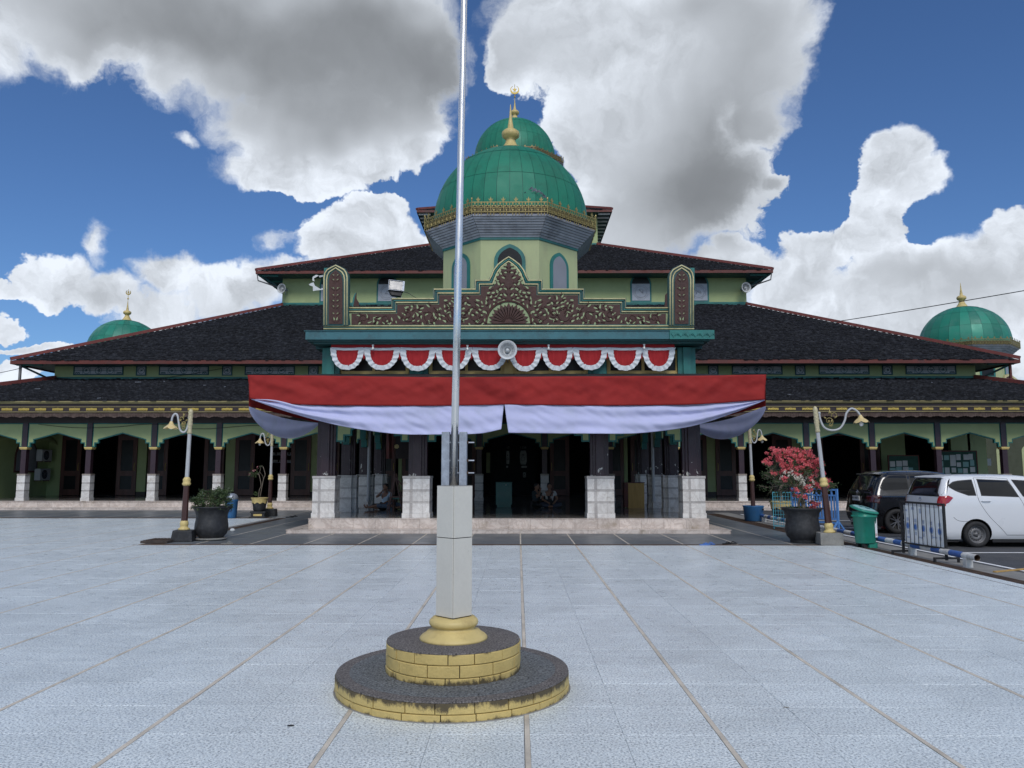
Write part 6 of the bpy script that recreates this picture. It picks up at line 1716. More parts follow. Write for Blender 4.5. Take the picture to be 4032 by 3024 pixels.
# ------------------------------------------------------------------ barriers
def sign_barrier(pa, pb):
    a, b_ = Vector((*pa, 0)), Vector((*pb, 0)); d = (b_-a); L_ = d.length; ang = math.atan2(d.y, d.x)
    e = root('sign_barrier', a, 'black steel barrier hung with a white banner of blue round logos', 'barrier', rot=ang)
    c = B(); c.box(-.02, .02, -.02, .02, .03, 1.06); c.box(L_-.02, L_+.02, -.02, .02, .03, 1.06); c.box(.021, L_-.021, -.02, .02, 1.02, 1.06); c.box(.021, L_-.021, -.02, .02, .22, .25); part('frame', c, 'black', e)
    n = 9
    me_ = B().box(-.005, .005, -.005, .005, .251, 1.019).mesh('bar', 'black')
    for i in range(1, n+1): link('bar', me_, e, (L_*i/(n+1), -.01, 0))
    for x in (0, L_):
        c = B(); c.box(x-.02, x+.02, -.25, .25, .05, .085); c.box(x-.02, x+.02, -.25, -.215, -.01, .049); c.box(x-.02, x+.02, .215, .25, -.01, .049); part('foot', c, 'black', e)
    c = B(); c.smooth = True; c.grid(lambda u, v: (.05+(L_-.1)*u, .022+.006*nz(u*5, v*4), .26+.72*v-.02*u), 24, 14); ban = part('banner', c, 'whitepaint', e)
    for i in range(5):
        x = .17+i*(L_-.34)/4; z = .58-.012*i; c = B(); c.k = 0
        c.prism([(x+.062*math.cos(2*PI*k/20), z+.075*math.sin(2*PI*k/20)) for k in range(20)], .012, .014); c.k = 1
        c.prism([(x+.042*math.cos(2*PI*k/20), z+.052*math.sin(2*PI*k/20)) for k in range(20)], .009, .0115)
        c.k = 0; c.prism([(x-.03, z+.09), (x+.03, z+.09), (x+.035, z+.16), (x-.035, z+.16)], .012, .014); c.prism([(x-.02, z-.16), (x+.02, z-.16), (x+.03, z-.09), (x-.03, z-.09)], .012, .014)
        part('logo', c, ['bluepale', 'bluelogo'], ban)
    for (x, z, w, h) in ((.10, .86, .06, .04), (.3, .9, .09, .05), (.55, .84, .05, .09), (.12, .34, .09, .03), (.5, .36, .12, .03), (.9, .4, .15, .025)):
        c = B(); c.box(x, x+w, .013, .0145, z, z+h); part('print', c, 'bluepale', ban)
sign_barrier((7.72, 15.75), (7.86, 14.45))
def pipe_rail():
    e = root('pipe_rail', (7.86, 19.5, 0), 'long low pipe rail painted in blue and white bands beside the drain', 'rail', world=True)
    y = 13.45; i = 0
    xf = lambda y: 7.84+.012*(y-13.4)
    rr = random.Random(2)
    while y < 26.8:
        l = rr.uniform(.30, .42); y1 = y+l; c = B(); c.smooth = True; n = 18; vs = []
        for yy in (y+.001, y1-.001):
            for q in range(n): a = 2*PI*q/n; vs.append((xf(yy)+.055*math.cos(a), yy, .185+.055*math.sin(a)))
        c.add(vs, [(q, (q+1) % n, n+(q+1) % n, n+q) for q in range(n)])
        part('pipe_band', c, 'pipewhite' if i % 2 == 0 else 'pipeblue', e); y = y1; i += 1
    c = B(); n = 18; vs = []
    for yy, r_ in ((13.451, .048), (13.9, .048)):
        for q in range(n): a = 2*PI*q/n; vs.append((xf(yy)+r_*math.cos(a), yy, .185+r_*math.sin(a)))
    c.add(vs, [(q, n+q, n+(q+1) % n, (q+1) % n) for q in range(n)]); part('pipe_bore', c, 'rust', e)
    for yy in (13.75, 15.7, 17.9, 20.4, 22.9, 25.4): c = B(); c.box(xf(yy)-.06, xf(yy)+.06, yy-.055, yy+.055, -.015, .15); part('support', c, 'pipewhite', e, bevel=.006)
pipe_rail()
# blue slatted crowd barrier and cyan mesh barrier
def slat_barrier(pa, pb):
    a, b_ = Vector((*pa, 0)), Vector((*pb, 0)); d = (b_-a); L_ = d.length
    e = root('crowd_barrier', a, 'light blue slatted barrier on splayed feet behind the leaning lamp post', 'barrier', rot=math.atan2(d.y, d.x))
    c = B(); c.box(-.025, .025, -.02, .02, .0, 1.18); c.box(L_-.03, L_+.03, -.02, .02, .0, 1.18)
    for z in (1.13, .98, .26, .36): c.box(.026, L_-.031, -.018, .018, z, z+.045)
    part('frame', c, 'fenceblue', e); n = 15; me_ = B().box(-.022, .022, -.01, .01, .406, .979).mesh('slat', 'fenceblue'); m2 = B().box(-.022, .022, -.01, .01, 1.026, 1.129).mesh('slat', 'fenceblue')
    for i in range(n): link('slat', me_, e, (L_*(i+1)/(n+1), 0, 0))
    for i in range(8): link('slat', m2, e, (L_*(i+1)/9, 0, 0))
    for x in (0, L_):
        c = B(); c.box(x-.02, x+.02, -.3, .3, .02, .055); c.bar((x, -.27, .055), (x, 0, .34), .035); c.bar((x, .27, .055), (x, 0, .34), .035); c.box(x-.02, x+.02, -.3, -.26, -.02, .019); c.box(x-.02, x+.02, .26, .3, -.02, .019); part('foot', c, 'fenceblue', e)
slat_barrier((P(3122, 2000, 21.9)[0], 21.9), (8.42, 20.6))
def mesh_barrier():
    D = 22.6; xa, xb = P(3043, 2000, D)[0], P(3170, 2000, D)[0]; L_ = xb-xa
    e = root('mesh_barrier', (xa, D, 0), 'cyan wire mesh barrier beside the bougainvillea urn', 'barrier', rot=R(-12))
    c = B()
    for (x0, x1, z0, z1) in ((0, L_, 1.02, 1.045), (0, L_, .06, .085), (0, .02, .086, 1.019), (L_-.02, L_, .086, 1.019)): c.box(x0, x1, -.012, .012, z0, z1)
    c.box(0, .02, -.15, .15, 0, .03); c.box(L_-.02, L_, -.15, .15, 0, .03); part('frame', c, 'fencecyan', e)
    c = B()
    for i in range(1, 13): x = L_*i/13; c.box(x-.005, x+.005, -.004, .004, .086, 1.019)
    for i in range(1, 9): z = .086+.933*i/9; c.box(.02, L_-.02, -.008, -.0045, z-.005, z+.005)
    part('wire_mesh', c, 'fencecyan', e)
mesh_barrier()
x, y = at(3315, 2052)
e = root('jerry_can', (x, 22.6, -.02), 'red plastic container standing beside the black car', 'container')
c = B(); c.prism([(-.14, 0), (.14, 0), (.13, .62), (.02, .66), (-.10, .66)], -.13, .13); part('container_body', c, 'redplastic', e, bevel=.03)
c = B(); c.tube([(-.04, 0, .66), (-.04, 0, .72)], .04, 12); part('cap', c, 'black', e)

# ------------------------------------------------------------------ hall furniture and small things
def X(px_, D, y=1950): return P(px_, y, D)[0]
D = 28.0; xa, xb = X(1953, D), X(2016, D)
e = root('donation_box', ((xa+xb)/2, D, FL), 'plain dark teal donation box in the middle of the hall', 'box')
w = xb-xa; c = B(); c.box(-w/2, w/2, -.2, .2, .08, .86); c.box(-w/2-.01, w/2+.01, -.21, .21, .861, .885); c.box(-w/2+.04, w/2-.04, -.17, .17, 0, .079); part('box_body', c, 'boxteal', e, bevel=.004)
c = B(); c.sphere((.08, -.203, .78), .02, 8, 6); part('knob', c, 'steel', e)
D = 27.3; xa, xb = X(2452, D), X(2529, D)
e = root('donation_box', ((xa+xb)/2+.05, D, FL), 'varnished yellow wooden box with dark base at the right of the porch', 'box')
c = B(); c.box(-.23, .33, -.22, .22, 0, .86); part('box_body', c, 'boxwood', e, bevel=.004); c = B(); c.box(-.36, -.231, -.20, .22, .02, .88); c.box(-.23, .36, -.21, .23, .861, .885); part('side_cabinet', c, 'redbrown', e)
# wooden trestle leaning near the left people, low teal-topped stool
D = 25.0
e = root('folding_chair', (X(1560, D), D, FL), 'dark wooden folding frame beside the seated man in the left of the porch', 'chair')
c = B()
for (x0, z0, x1, z1) in ((-.28, 0, -.06, 1.2), (.22, 0, -.06, 1.2), (-.10, 1.15, .45, .55), (-.22, .45, .30, .45)): c.bar((x0, -.02, z0), (x1, .02, z1), .045, .035)
for (x0, z0, x1, z1) in ((-.28, 0, -.06, 1.2), (.22, 0, -.06, 1.2)): c.bar((x0, .38, z0), (x1, .34, z1), .045, .035)
c.box(-.2, -.16, .0, .38, .2, .23); part('chair_frame', c, 'wood', e)
e = root('bench', (X(1590, 25.6), 25.6, FL), 'low bench with a teal top in the left of the porch', 'bench')
c = B(); c.box(-.38, .38, -.16, .16, .36, .42); part('bench_top', c, 'boxteal', e)
for sx in (-1, 1): c = B(); c.box(sx*.32-.03, sx*.32+.03, -.14, .14, 0, .359); part('leg', c, 'wood', e)
# notice boards at right
def notice(px0, px1, y0, y1, D, lab, seed):
    (xa, z0), (xb, z1) = P(px0, y1, D), P(px1, y0, D); z0 = min(z0, FL+.55)
    e = root('notice_board', ((xa+xb)/2, D, FL), lab, 'notice board'); w = (xb-xa)/2; a, b_ = z0-FL, z1-FL
    c = B(); c.box(-w, w, 0, .04, a, b_); part('panel', c, 'boardgreen', e)
    c = B(); c.box(-w-.05, -w-.001, -.02, .05, 0, b_+.05); c.box(w+.001, w+.05, -.02, .05, 0, b_+.05); c.box(-w, w, -.02, .05, b_+.001, b_+.05); c.box(-w, w, -.02, .05, a-.05, a-.001); part('frame', c, 'redbrown', e)
    r_ = random.Random(seed); nx = int(w*2/.30)
    for i in range(nx):
        for j in range(max(1, int((b_-a)/.30))):
            if r_.random() < .12: continue
            x0 = -w+.03+i*.30+r_.uniform(-.03, .03); zz = a+.04+j*.30+r_.uniform(-.03, .03); ww, hh = r_.uniform(.19, .28), r_.uniform(.2, .28)
            if x0+ww > w or zz+hh > b_: continue
            c = B(); c.box(x0, x0+ww, -.006-.002*(i % 2), -.001, zz, zz+hh); part('paper_sheet', c, 'paper' if r_.random() < .8 else 'binlid', e)
notice(3504, 3614, 1796, 1880, 38.0, 'notice board covered in paper sheets above the black car', 3)
notice(3696, 3842, 1778, 1880, 37.6, 'wide notice board full of papers behind the white car', 4)
# counter with pale front seen through the far right bay
b = B(); b.box(X(3873, 39.9), X(3912, 39.9), 39.9, 39.95, 1.9, 2.25); tag(link('wall_clock_panel', b.mesh('info_panel', 'paper')), 'small pale information panel on the dark wall at far right', 'panel')
# bookshelf seen in the dark doorway behind the second lamp
e = root('bookshelf', (X(1105, YW+2), YW+2, FL), 'shelf of small white things deep in the dark doorway behind the second lamp', 'shelf')
c = B()
for z in (1.7, 2.1, 2.5, 2.9): c.box(-.55, .55, 0, .25, z, z+.03)
part('shelf_board', c, 'galv', e)
for z in (1.73, 2.13, 2.53):
    c = B()
    for i in range(14): 
        if (i*7+int(z*10)) % 5: c.box(-.5+i*.072, -.5+i*.072+.035, .02, .1, z, z+.13)
    part('books', c, 'paper', e)
# lettering and cartouches on the dark central door screen
D = YW+.9
b = B(); b.box(X(1930, D), X(2110, D), D, D+.03, FL, 3.6); scr = mq('glass_screen', b, 'void')
def card(px0, px1, y0, y1, shape='hex'):
    (xa, z0), (xb, z1) = P(px0, y1, D), P(px1, y0, D); w, h = xb-xa, z1-z0
    c = B(); c.prism([(xa+w*.15, z0), (xb-w*.15, z0), (xb-w*.02, z0+h*.2), (xb, z0+h*.5), (xb-w*.02, z0+h*.8), (xb-w*.15, z1), (xa+w*.15, z1), (xa+w*.02, z0+h*.8), (xa, z0+h*.5), (xa+w*.02, z0+h*.2)], D-.012, D-.001)
    if shape == 'hex':
        o = part('cartouche', c, 'paneart2', scr); q = B(); zc = z0+h*.4
        q.tube([(xa+w*.45+w*.28*math.cos(2*PI*k/14), D-.016, zc+w*.3*math.sin(2*PI*k/14)) for k in range(15)], .012, 4); squiggle(q, xa+w*.5, z0+h*.66, w*.3, D-.016, int(px0)); part('calligraphy', q, 'black', o)
    else: part('cartouche', c, 'paneart2', scr)
mk('paneart2', (.26, .28, .26), .6, var=.15, vs=8)
card(1993, 2006, 1775, 1827); card(2047, 2074, 1774, 1829); card(1993, 2001, 1834, 1842, 'r'); card(2052, 2075, 1834, 1842, 'r'); card(2059, 2071, 1860, 1880)
for txt, px_ in (('17', 2000), ('1333', 2060)):
    X_, Z_ = P(px_, 1763, D); t = link('numerals', text_mesh(txt, .17, .004), scr, (X_, D-.01, Z_), (PI/2, 0, 0)); t.data.materials.append(MT['paneart2'])
# hanging mukena cloths and dark painting with gold emblem at the left back of the porch
D = 32.0
c = B(); c.smooth = True; xa, xb = X(1512, D), X(1546, D); c.grid(lambda u, v: (xa+(xb-xa)*u, D+.05*math.sin(u*9+v), P(1500, 1806-110*v, D)[1]), 14, 8); tag(link('hanging_cloth', c.mesh('hanging_cloth', 'redbrown')), 'brown cloth hanging in the shade left of the second front pier', 'cloth')
xa, xb = X(1556, D), X(1612, D); z0, z1 = P(1600, 1806, D)[1], P(1600, 1705, D)[1]
e = root('painting', ((xa+xb)/2, D, z0), 'dark painted panel with a small gold emblem hanging in the left of the hall', 'painting')
c = B(); c.box(-(xb-xa)/2, (xb-xa)/2, 0, .04, 0, z1-z0); part('panel', c, 'wooddk', e)
X_, Z_ = P(1562, 1758, D); c = B()
c.prism([((.09+(.02 if k % 2 else 0))*math.cos(2*PI*k/16)+X_-(xa+xb)/2, .09*math.sin(2*PI*k/16)+Z_-z0) for k in range(16)], -.012, -.001); part('emblem', c, 'goldpaint', e)
# far window light through hall, white lamp in the doorway at left centre
c = B(); c.box(X(1914, YW+5.9), X(1930, YW+5.9), YW+5.9, YW+5.94, 1.5, 2.7); c2 = tag(link('far_window', c.mesh('far_window', 'greenlt')), 'pale slit of a far window seen through the dark hall behind the pole', 'window')
# sandals, drain cover, bits on the ground
def sandal(x, y, a, key, lab, k=1.):
    e = root('sandal', (x, y, .0), lab, 'sandal', rot=a)
    c = B(); pts = [(-.13, -.03), (-.08, -.045), (0, -.035), (.08, -.05), (.13, -.03), (.14, .01), (.10, .045), (0, .035), (-.09, .04), (-.13, .02)]; c.prism([(p[0]*k, p[1]*k) for p in pts], .001, .022, 'xy'); part('sole', c, key, e)
    c = B(); c.tube(smooth_path([(-.0, -.04, .015), (.03, -.02, .05), (.09, 0, .03), (.03, .02, .05), (0, .04, .015)], 3), .008, 5); part('strap', c, key, e)
for (px_, py_, a, key, lab) in ((2775, 2146, .3, 'bluelogo', 'left one of the blue sandals beside the front drain'), (2792, 2143, -.5, 'bluelogo', 'right one of the blue sandals beside the front drain'),
                               (2862, 2142, .6, 'black', 'left one of the black sandals beside the front drain'), (2880, 2140, -.2, 'black', 'right one of the black sandals beside the front drain'),
                               (1140, 2038, .2, 'black', 'left black sandal on the dark paving left of the porch'), (1158, 2035, .9, 'black', 'right black sandal on the dark paving left of the porch'),
                               (895, 2143, .1, 'concrete', 'pale worn sandal in front of the big leafy pot')):
    x, y = at(px_, py_); sandal(x, y, a, key, lab, 1.0)
x, y = at(915, 2094); c = B(); c.smooth = True; c.sphere((0, 0, .04), (.07, .06, .05), 10, 7); tag(link('plastic_cup', c.mesh('crumpled_bag', 'paper'), None, (x, y, 0)), 'crumpled white plastic bag on the dark paving beside the drain', 'litter')
x, y = at(1144, 2860); c = B(); c.prism([(-.02, -.01), (-.005, -.014), (.014, -.012), (.025, -.002), (.018, .008), (.0, .012), (-.018, .007)], .001, .004, 'xy'); tag(link('dead_leaf', c.mesh('dead_leaf', 'black'), None, (x, y, 0)), 'small dark dead leaf on the pale tiles at lower left', 'leaf')
x, y = at(3095, 2783); c = B(); c.prism([(-.02, -.003), (.02, -.005), (.018, .003), (-.02, .002)], .001, .004, 'xy'); tag(link('dead_leaf', c.mesh('dead_leaf', 'bark'), None, (x, y, 0)), 'tiny brown twig leaf on the pale tiles at lower right', 'leaf')
e = root('drain_cover', (X(636, 18.3, 2130), 18.25, 0), 'dark raised steel drain cover left of the lamp post base', 'drain cover')
c = B(); c.box(-.31, .31, -.35, .35, 0, .06); part('cover_plate', c, 'cover', e, bevel=.006); c = B()
for i in range(7): c.box(-.27+i*.08, -.24+i*.08, -.3, .3, .0605, .068)
part('ribs', c, 'rust', e)
# strip of wood lying past the end of the pipe rail
c = B(); c.bar((7.9, 13.1, 0), (8.9, 13.6, 0.0), .05, .02); tag(link('plank', c.mesh('plank', 'boxwood')), 'thin wooden lath lying on the verge past the end of the pipe rail', 'plank')
# a wing of the neighbouring building glimpsed through the last bay at right
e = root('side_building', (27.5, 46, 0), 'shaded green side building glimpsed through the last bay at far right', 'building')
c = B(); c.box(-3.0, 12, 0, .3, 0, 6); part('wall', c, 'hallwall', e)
for i in range(4): c = B(); c.prism([(-1.9+i*1.5+x, .9+z) for x, z in arch_pts(.55, 2.2)], -.03, -.001); part('window', c, 'greenlt', e)
c = B(); c.box(-3.2, 12.2, -.8, .6, 6.0, 6.2); part('roof', c, 'roofbase', e)
X_, Z_ = P(1084, 1592, 21.6); e = root('security_camera', (X_, 21.6, Z_), 'small security camera under the left corner of the canopy', 'camera')
c = B(); c.tube([(0, 0, 0), (.14, .05, .02)], .04, 12); part('camera_body', c, 'plasticwhite', e); c = B(); c.tube([(-.006, 0, 0), (.002, 0, 0)], .033, 12); part('lens', c, 'black', e); c = B(); c.tube([(.1, .04, .03), (.1, .04, .2)], .01, 6); part('bracket', c, 'plasticwhite', e)
# ------------------------------------------------------------------ cars: a body lofted from horizontal slices
def lerp_tab(tab, z):
    if z <= tab[0][0]: return tab[0][1]
    for i in range(len(tab)-1):
        if z <= tab[i+1][0]:
            u = (z-tab[i][0])/(tab[i+1][0]-tab[i][0]); return tab[i][1]+(tab[i+1][1]-tab[i][1])*u
    return tab[-1][1]
def fixn(me_):
    bm = bmesh.new(); bm.from_mesh(me_); bmesh.ops.recalc_face_normals(bm, faces=bm.faces); bm.to_mesh(me_); bm.free()
def car(name, loc, spec, paint, lab, alloy=False, plate=None):
    e = root(name, loc, lab, 'car', 'parked cars')
    XR, XF, WD = spec['xr'], spec['xf'], spec['w']; Wm = spec['W']   # tables over z; y=0 near side (towards the camera), y=Wm far side
    def hw(z): return lerp_tab(WD, z)
    def outline(z, n=9):
        xr, xf, w = lerp_tab(XR, z), lerp_tab(XF, z), hw(z); rc = spec['rc']; out = []
        # start near-rear going clockwise seen from above : rear face bulges a little
        rcr = min(rc, w*.8)
        pts = []
        def corner(cx, cy, a0, a1, r1, r2):
            for i in range(n+1):
                a = a0+(a1-a0)*i/n; pts.append((cx+r1*math.cos(a), cy+r2*math.sin(a)))
        # near side straight from rear to front (y=-w)
        corner(xr+rcr*1.1, -w+rcr, PI, 1.5*PI, rcr*1.1, rcr)
        m = 40; x0, x1 = xr+rcr*1.1, xf-rc*2.0
        for i in range(1, m): x = x0+(x1-x0)*i/m; pts.append((x, -w))
        corner(xf-rc*2.0, -w+rc*1.4, 1.5*PI, 2*PI, rc*2.0, rc*1.4)
        for i in range(1, 8): y = (-w+rc*1.4)+(2*w-2.8*rc)*i/8; pts.append((xf+.05*(1-(y/w)**2), y))
        corner(xf-rc*2.0, w-rc*1.4, 0, .5*PI, rc*2.0, rc*1.4)
        for i in range(1, m): x = x1+(x0-x1)*i/m; pts.append((x, w))
        corner(xr+rcr*1.1, w-rcr, .5*PI, PI, rcr*1.1, rcr)
        for i in range(1, 8): y = (w-rcr)-(2*w-2*rcr)*i/8; pts.append((xr-.035*(1-(y/w)**2), y))
        return [(x, y+Wm/2, z) for x, y in pts]
    zs = spec['zs']; rings = [outline(z) for z in zs]
    c = B(); c.smooth = True; n = len(rings[0])
    c.add([p for r_ in rings for p in r_], [(i*n+k, i*n+(k+1) % n, (i+1)*n+(k+1) % n, (i+1)*n+k) for i in range(len(rings)-1) for k in range(n)]+[tuple(range(n-1, -1, -1)), tuple(range((len(rings)-1)*n, len(rings)*n))])
    body = link('body', c.mesh('body', [paint, 'black']), e)
    # wheel arches cut out
    ct = B(); ct.k = 1; wr = spec['wr']
    for wx_ in spec['wheels']:
        for yy in ((-.05, .30), (Wm-.30, Wm+.05)):
            ct.add([(wx_+(wr+.055)*math.cos(2*PI*k/32), y, wr+(wr+.055)*math.sin(2*PI*k/32)) for y in yy for k in range(32)], [tuple(range(31, -1, -1)), tuple(range(32, 64))]+[(k, (k+1) % 32, 32+(k+1) % 32, 32+k) for k in range(32)])
    ctm = ct.mesh('cut', [paint, 'black']); fixn(ctm); fixn(body.data); cto = bpy.data.objects.new('cut', ctm); COL.objects.link(cto); cto.location = loc
    bpy.context.view_layer.update()
    m_ = body.modifiers.new('b', 'BOOLEAN'); m_.operation = 'DIFFERENCE'; m_.object = cto; m_.solver = 'EXACT'
    dg = bpy.context.evaluated_depsgraph_get(); nm = bpy.data.meshes.new_from_object(body.evaluated_get(dg)); body.modifiers.clear(); nm.set_sharp_from_angle(angle=R(32)); body.data = nm; bpy.data.objects.remove(cto)
    def side(x, z, out=.004, s=-1):
        """surface point on the near (s=-1) side"""
        xr, w = lerp_tab(XR, z), hw(z); rc = min(spec['rc'], w*.8); d = (xr+rc*1.1)-x; y = w
        if d > 0: y = w-rc+rc*math.sqrt(max(0, 1-(d/(rc*1.1))**2))
        return (x, s*(y+out)+Wm/2, z)
    def rear(y, z, out=.004):
        xr, w = lerp_tab(XR, z), hw(z); rc = min(spec['rc'], w*.8); yy = y-Wm/2
        if abs(yy) <= w-rc: x = xr-.035*(1-(yy/w)**2)
        else: x = xr+rc*1.1*(1-math.sqrt(max(0, 1-((abs(yy)-(w-rc))/rc)**2)))
        return (x-out, y, z)
    def patch(poly, fn, key, nm_, th=.0, out=.004, parent=None, n=14):
        """fill a polygon given in surface coordinates with a fine grid of strips that hugs the body"""
        zs_ = sorted(set([p[1] for p in poly])); lo, hi = zs_[0], zs_[-1]; b = B(); b.smooth = True
        rows = [lo+(hi-lo)*(i/n) for i in range(n+1)]
        def span(z):
            xs_ = []; z = min(max(z, lo+1e-4), hi-1e-4)
            for i in range(len(poly)):
                (x0, z0), (x1, z1) = poly[i], poly[(i+1) % len(poly)]
                if (z0-z)*(z1-z) < 0: xs_.append(x0+(x1-x0)*(z-z0)/(z1-z0))
            return (min(xs_), max(xs_)) if xs_ else (poly[0][0], poly[0][0])
        m = 10; vs = []
        for z in rows:
            a, b_ = span(z)
            for j in range(m+1): vs.append(fn(a+(b_-a)*j/m, z, out))
        b.add(vs, [(i*(m+1)+j, i*(m+1)+j+1, (i+1)*(m+1)+j+1, (i+1)*(m+1)+j) for i in range(n) for j in range(m)])
        return part(nm_, b, key, parent or e)
    for poly in spec['side_glass']:
        patch(inset(poly, -.022), side, 'black', 'window_seal', out=.002); patch(poly, side, 'glassdark', 'side_window', out=.0045)
        patch(inset(poly, -.022), lambda x, z, o: side(x, z, o, 1), 'black', 'window_seal', out=.002); patch(poly, lambda x, z, o: side(x, z, o, 1), 'glassdark', 'side_window', out=.0045)
    g = spec['rear_glass']; patch(inset(g, -.02), rear, 'black', 'window_seal', out=.002); patch(g, rear, 'glassdark', 'rear_window', out=.0045)
    for line in spec['seams']:
        pts = smooth_path([(x, 0, z) for x, z in line], 6) if len(line) > 2 else [Vector((x, 0, z)) for x, z in line]
        b = B(); b.tube([side(p.x, p.z, -.001) for p in pts], .0045, 5); part('panel_gap', b, 'black', e)
    for poly in spec['lights_side']: patch(poly, side, 'smoked' if spec.get('smoked') else 'taillight', 'tail_light', out=.012, n=8)
    for poly in spec['lights_rear']:
        for fl in (0, 1): patch([(Wm-y, z) if fl else (y, z) for y, z in poly], rear, 'smoked' if spec.get('smoked') else 'taillight', 'tail_light', out=.010, n=8)
    # handles
    for hx, hz in spec['handles']:
        b = B(); b.smooth = True; q = [side(hx+dx, hz+dz, o_) for dx, dz, o_ in ((-.10, 0, .004), (-.07, .004, .03), (0, .006, .035), (.07, .004, .03), (.10, 0, .004))]; b.tube(smooth_path(q, 3), .011, 6); part('door_handle', b, paint, e)
    # sills, bumper trim
    b = B(); xs_ = spec['wheels']; b.box(xs_[0]+wr+.07, xs_[1]-wr-.07, .05, Wm-.05, spec['zs'][0]-.06, spec['zs'][0]+.01); b.box(lerp_tab(XR, .3)+.10, xs_[0]-wr-.07, .12, Wm-.12, spec['zs'][0]-.06, spec['zs'][0]+.01); part('underbody', b, 'black', e)
    if 'bumper' in spec: patch(spec['bumper'], rear, 'black', 'bumper_insert', out=.008, n=6)
    # wheels
    for wx_ in spec['wheels']:
        for yy, sg in ((.0, -1), (Wm, 1)):
            w = bpy.data.objects.new('wheel', None); COL.objects.link(w); w.parent = e; w.location = (wx_, yy+(.09 if sg < 0 else -.09), wr); w.rotation_euler = (0, 0, 0 if sg < 0 else PI)
            b = B(); b.smooth = True; prof = [(wr*.66, -.075), (wr*.72, -.092), (wr*.86, -.098), (wr*.96, -.085), (wr, -.065), (wr, .065), (wr*.96, .085), (wr*.7, .09)]; N = 40; vs = []
            for (r_, y_) in prof:
                for q in range(N): vs.append((r_*math.cos(2*PI*q/N), y_, r_*math.sin(2*PI*q/N)))
            b.add(vs, [(i*N+q, (i+1)*N+q, (i+1)*N+(q+1) % N, i*N+(q+1) % N) for i in range(len(prof)-1) for q in range(N)]); part('tyre', b, 'rubber', w)
            b = B(); b.smooth = True; prof = [(wr*.67, -.078), (wr*.62, -.072), (wr*.60, -.03), (wr*.50, -.02), (wr*.42, -.045), (wr*.30, -.05), (wr*.22, -.03), (wr*.16, -.03), (wr*.14, -.055), (wr*.02, -.06)] if not alloy else [(wr*.69, -.078), (wr*.64, -.074), (wr*.62, -.01), (wr*.02, .0)]; vs = []
            for (r_, y_) in prof:
                for q in range(N): vs.append((r_*math.cos(2*PI*q/N), y_, r_*math.sin(2*PI*q/N)))
            b.add(vs, [(i*N+q, (i+1)*N+q, (i+1)*N+(q+1) % N, i*N+(q+1) % N) for i in range(len(prof)-1) for q in range(N)]); fixn(part('rim', b, 'rim' if not alloy else 'black', w).data)
            if not alloy:
                b = B()
                for k in range(16): a = 2*PI*k/16; b.tube([(wr*.46*math.cos(a), -.042, wr*.46*math.sin(a)), (wr*.46*math.cos(a), -.02, wr*.46*math.sin(a))], wr*.035, 8)
                for k in range(4): a = 2*PI*k/4+.4; b.tube([(wr*.19*math.cos(a), -.05, wr*.19*math.sin(a)), (wr*.19*math.cos(a), -.03, wr*.19*math.sin(a))], wr*.04, 6)
                tag(part('rim_hole', b, 'black', w), kind='stuff')
            else:
                b = B()
                for k in range(5):
                    for d_ in (-.14, .14):
                        a = 2*PI*k/5+d_; a2 = 2*PI*k/5+d_*1.6; b.bar((wr*.12*math.cos(a), -.05, wr*.12*math.sin(a)), (wr*.66*math.cos(a2), -.066, wr*.66*math.sin(a2)), .022, .02, up=(0, 1, 0))
                b.tube([(0, -.062, 0), (0, -.03, 0)], wr*.16, 16); part('spokes', b, 'alloy', w)
            b = B(); b.tube([(0, .0, 0), (0, .09, 0)], wr*.6, 20); part('hub', b, 'void', w)
    b = B(); b.box(spec['wheels'][0]-wr-.04, spec['wheels'][0]+wr+.04, .24, Wm-.24, wr*.6, 2*wr); b.box(spec['wheels'][1]-wr-.04, spec['wheels'][1]+wr+.04, .24, Wm-.24, wr*.6, 2*wr); part('wheel_housing', b, 'void', e)
    # arch lips
    b = B(); b.smooth = True
    for wx_ in spec['wheels']: b.tube([side(wx_+(wr+.062)*math.cos(a), max(.2, wr+(wr+.062)*math.sin(a)), -.002) for a in [PI*(-.06+1.12*i/30) for i in range(31)]], .010, 6)
    
    # spoiler, badge, plate
    s = spec['spoiler']; b = B(); b.smooth = False
    zt = s[1]; xr = lerp_tab(XR, zt-.03); b.prism([(xr-.09, zt-.05), (xr-.08, zt-.03), (xr+.20, zt+.005), (xr+.20, zt-.05), (xr+.02, zt-.06)], Wm/2-s[0], Wm/2+s[0]); o = part('spoiler', b, paint, e, bevel=.018)
    b = B(); y_, z_ = Wm/2, spec['badge']; p0 = rear(y_, z_, .012)
    b.tube([(p0[0], y_+.055*math.cos(2*PI*k/20), z_+.042*math.sin(2*PI*k/20)) for k in range(21)], .006, 6); b.tube([(p0[0], y_-.03, z_-.01), (p0[0], y_, z_+.028), (p0[0], y_+.03, z_-.01)], .006, 5); part('badge', b, 'chrome', e)
    if plate:
        zc = spec['plate']; p0 = rear(Wm/2, zc, .03); b = B(); b.box(p0[0], p0[0]+.02, Wm/2-.21, Wm/2+.21, zc-.065, zc+.065); o = part('number_plate', b, 'paper', e)
        t = link('lettering', text_mesh(plate, .085, .002), o, (p0[0]-.003, Wm/2, zc+.008), (PI/2, 0, -PI/2)); t.data.materials.append(MT['black'])
    # reflector, mud line, mirror
    b = B(); q = side(spec['mirror'][0], spec['mirror'][1], .08); b.sphere(q, (.07, .09, .065), 10, 8); b.smooth = True; part('wing_mirror', b, paint, e)
    return e
W_ = 1.655
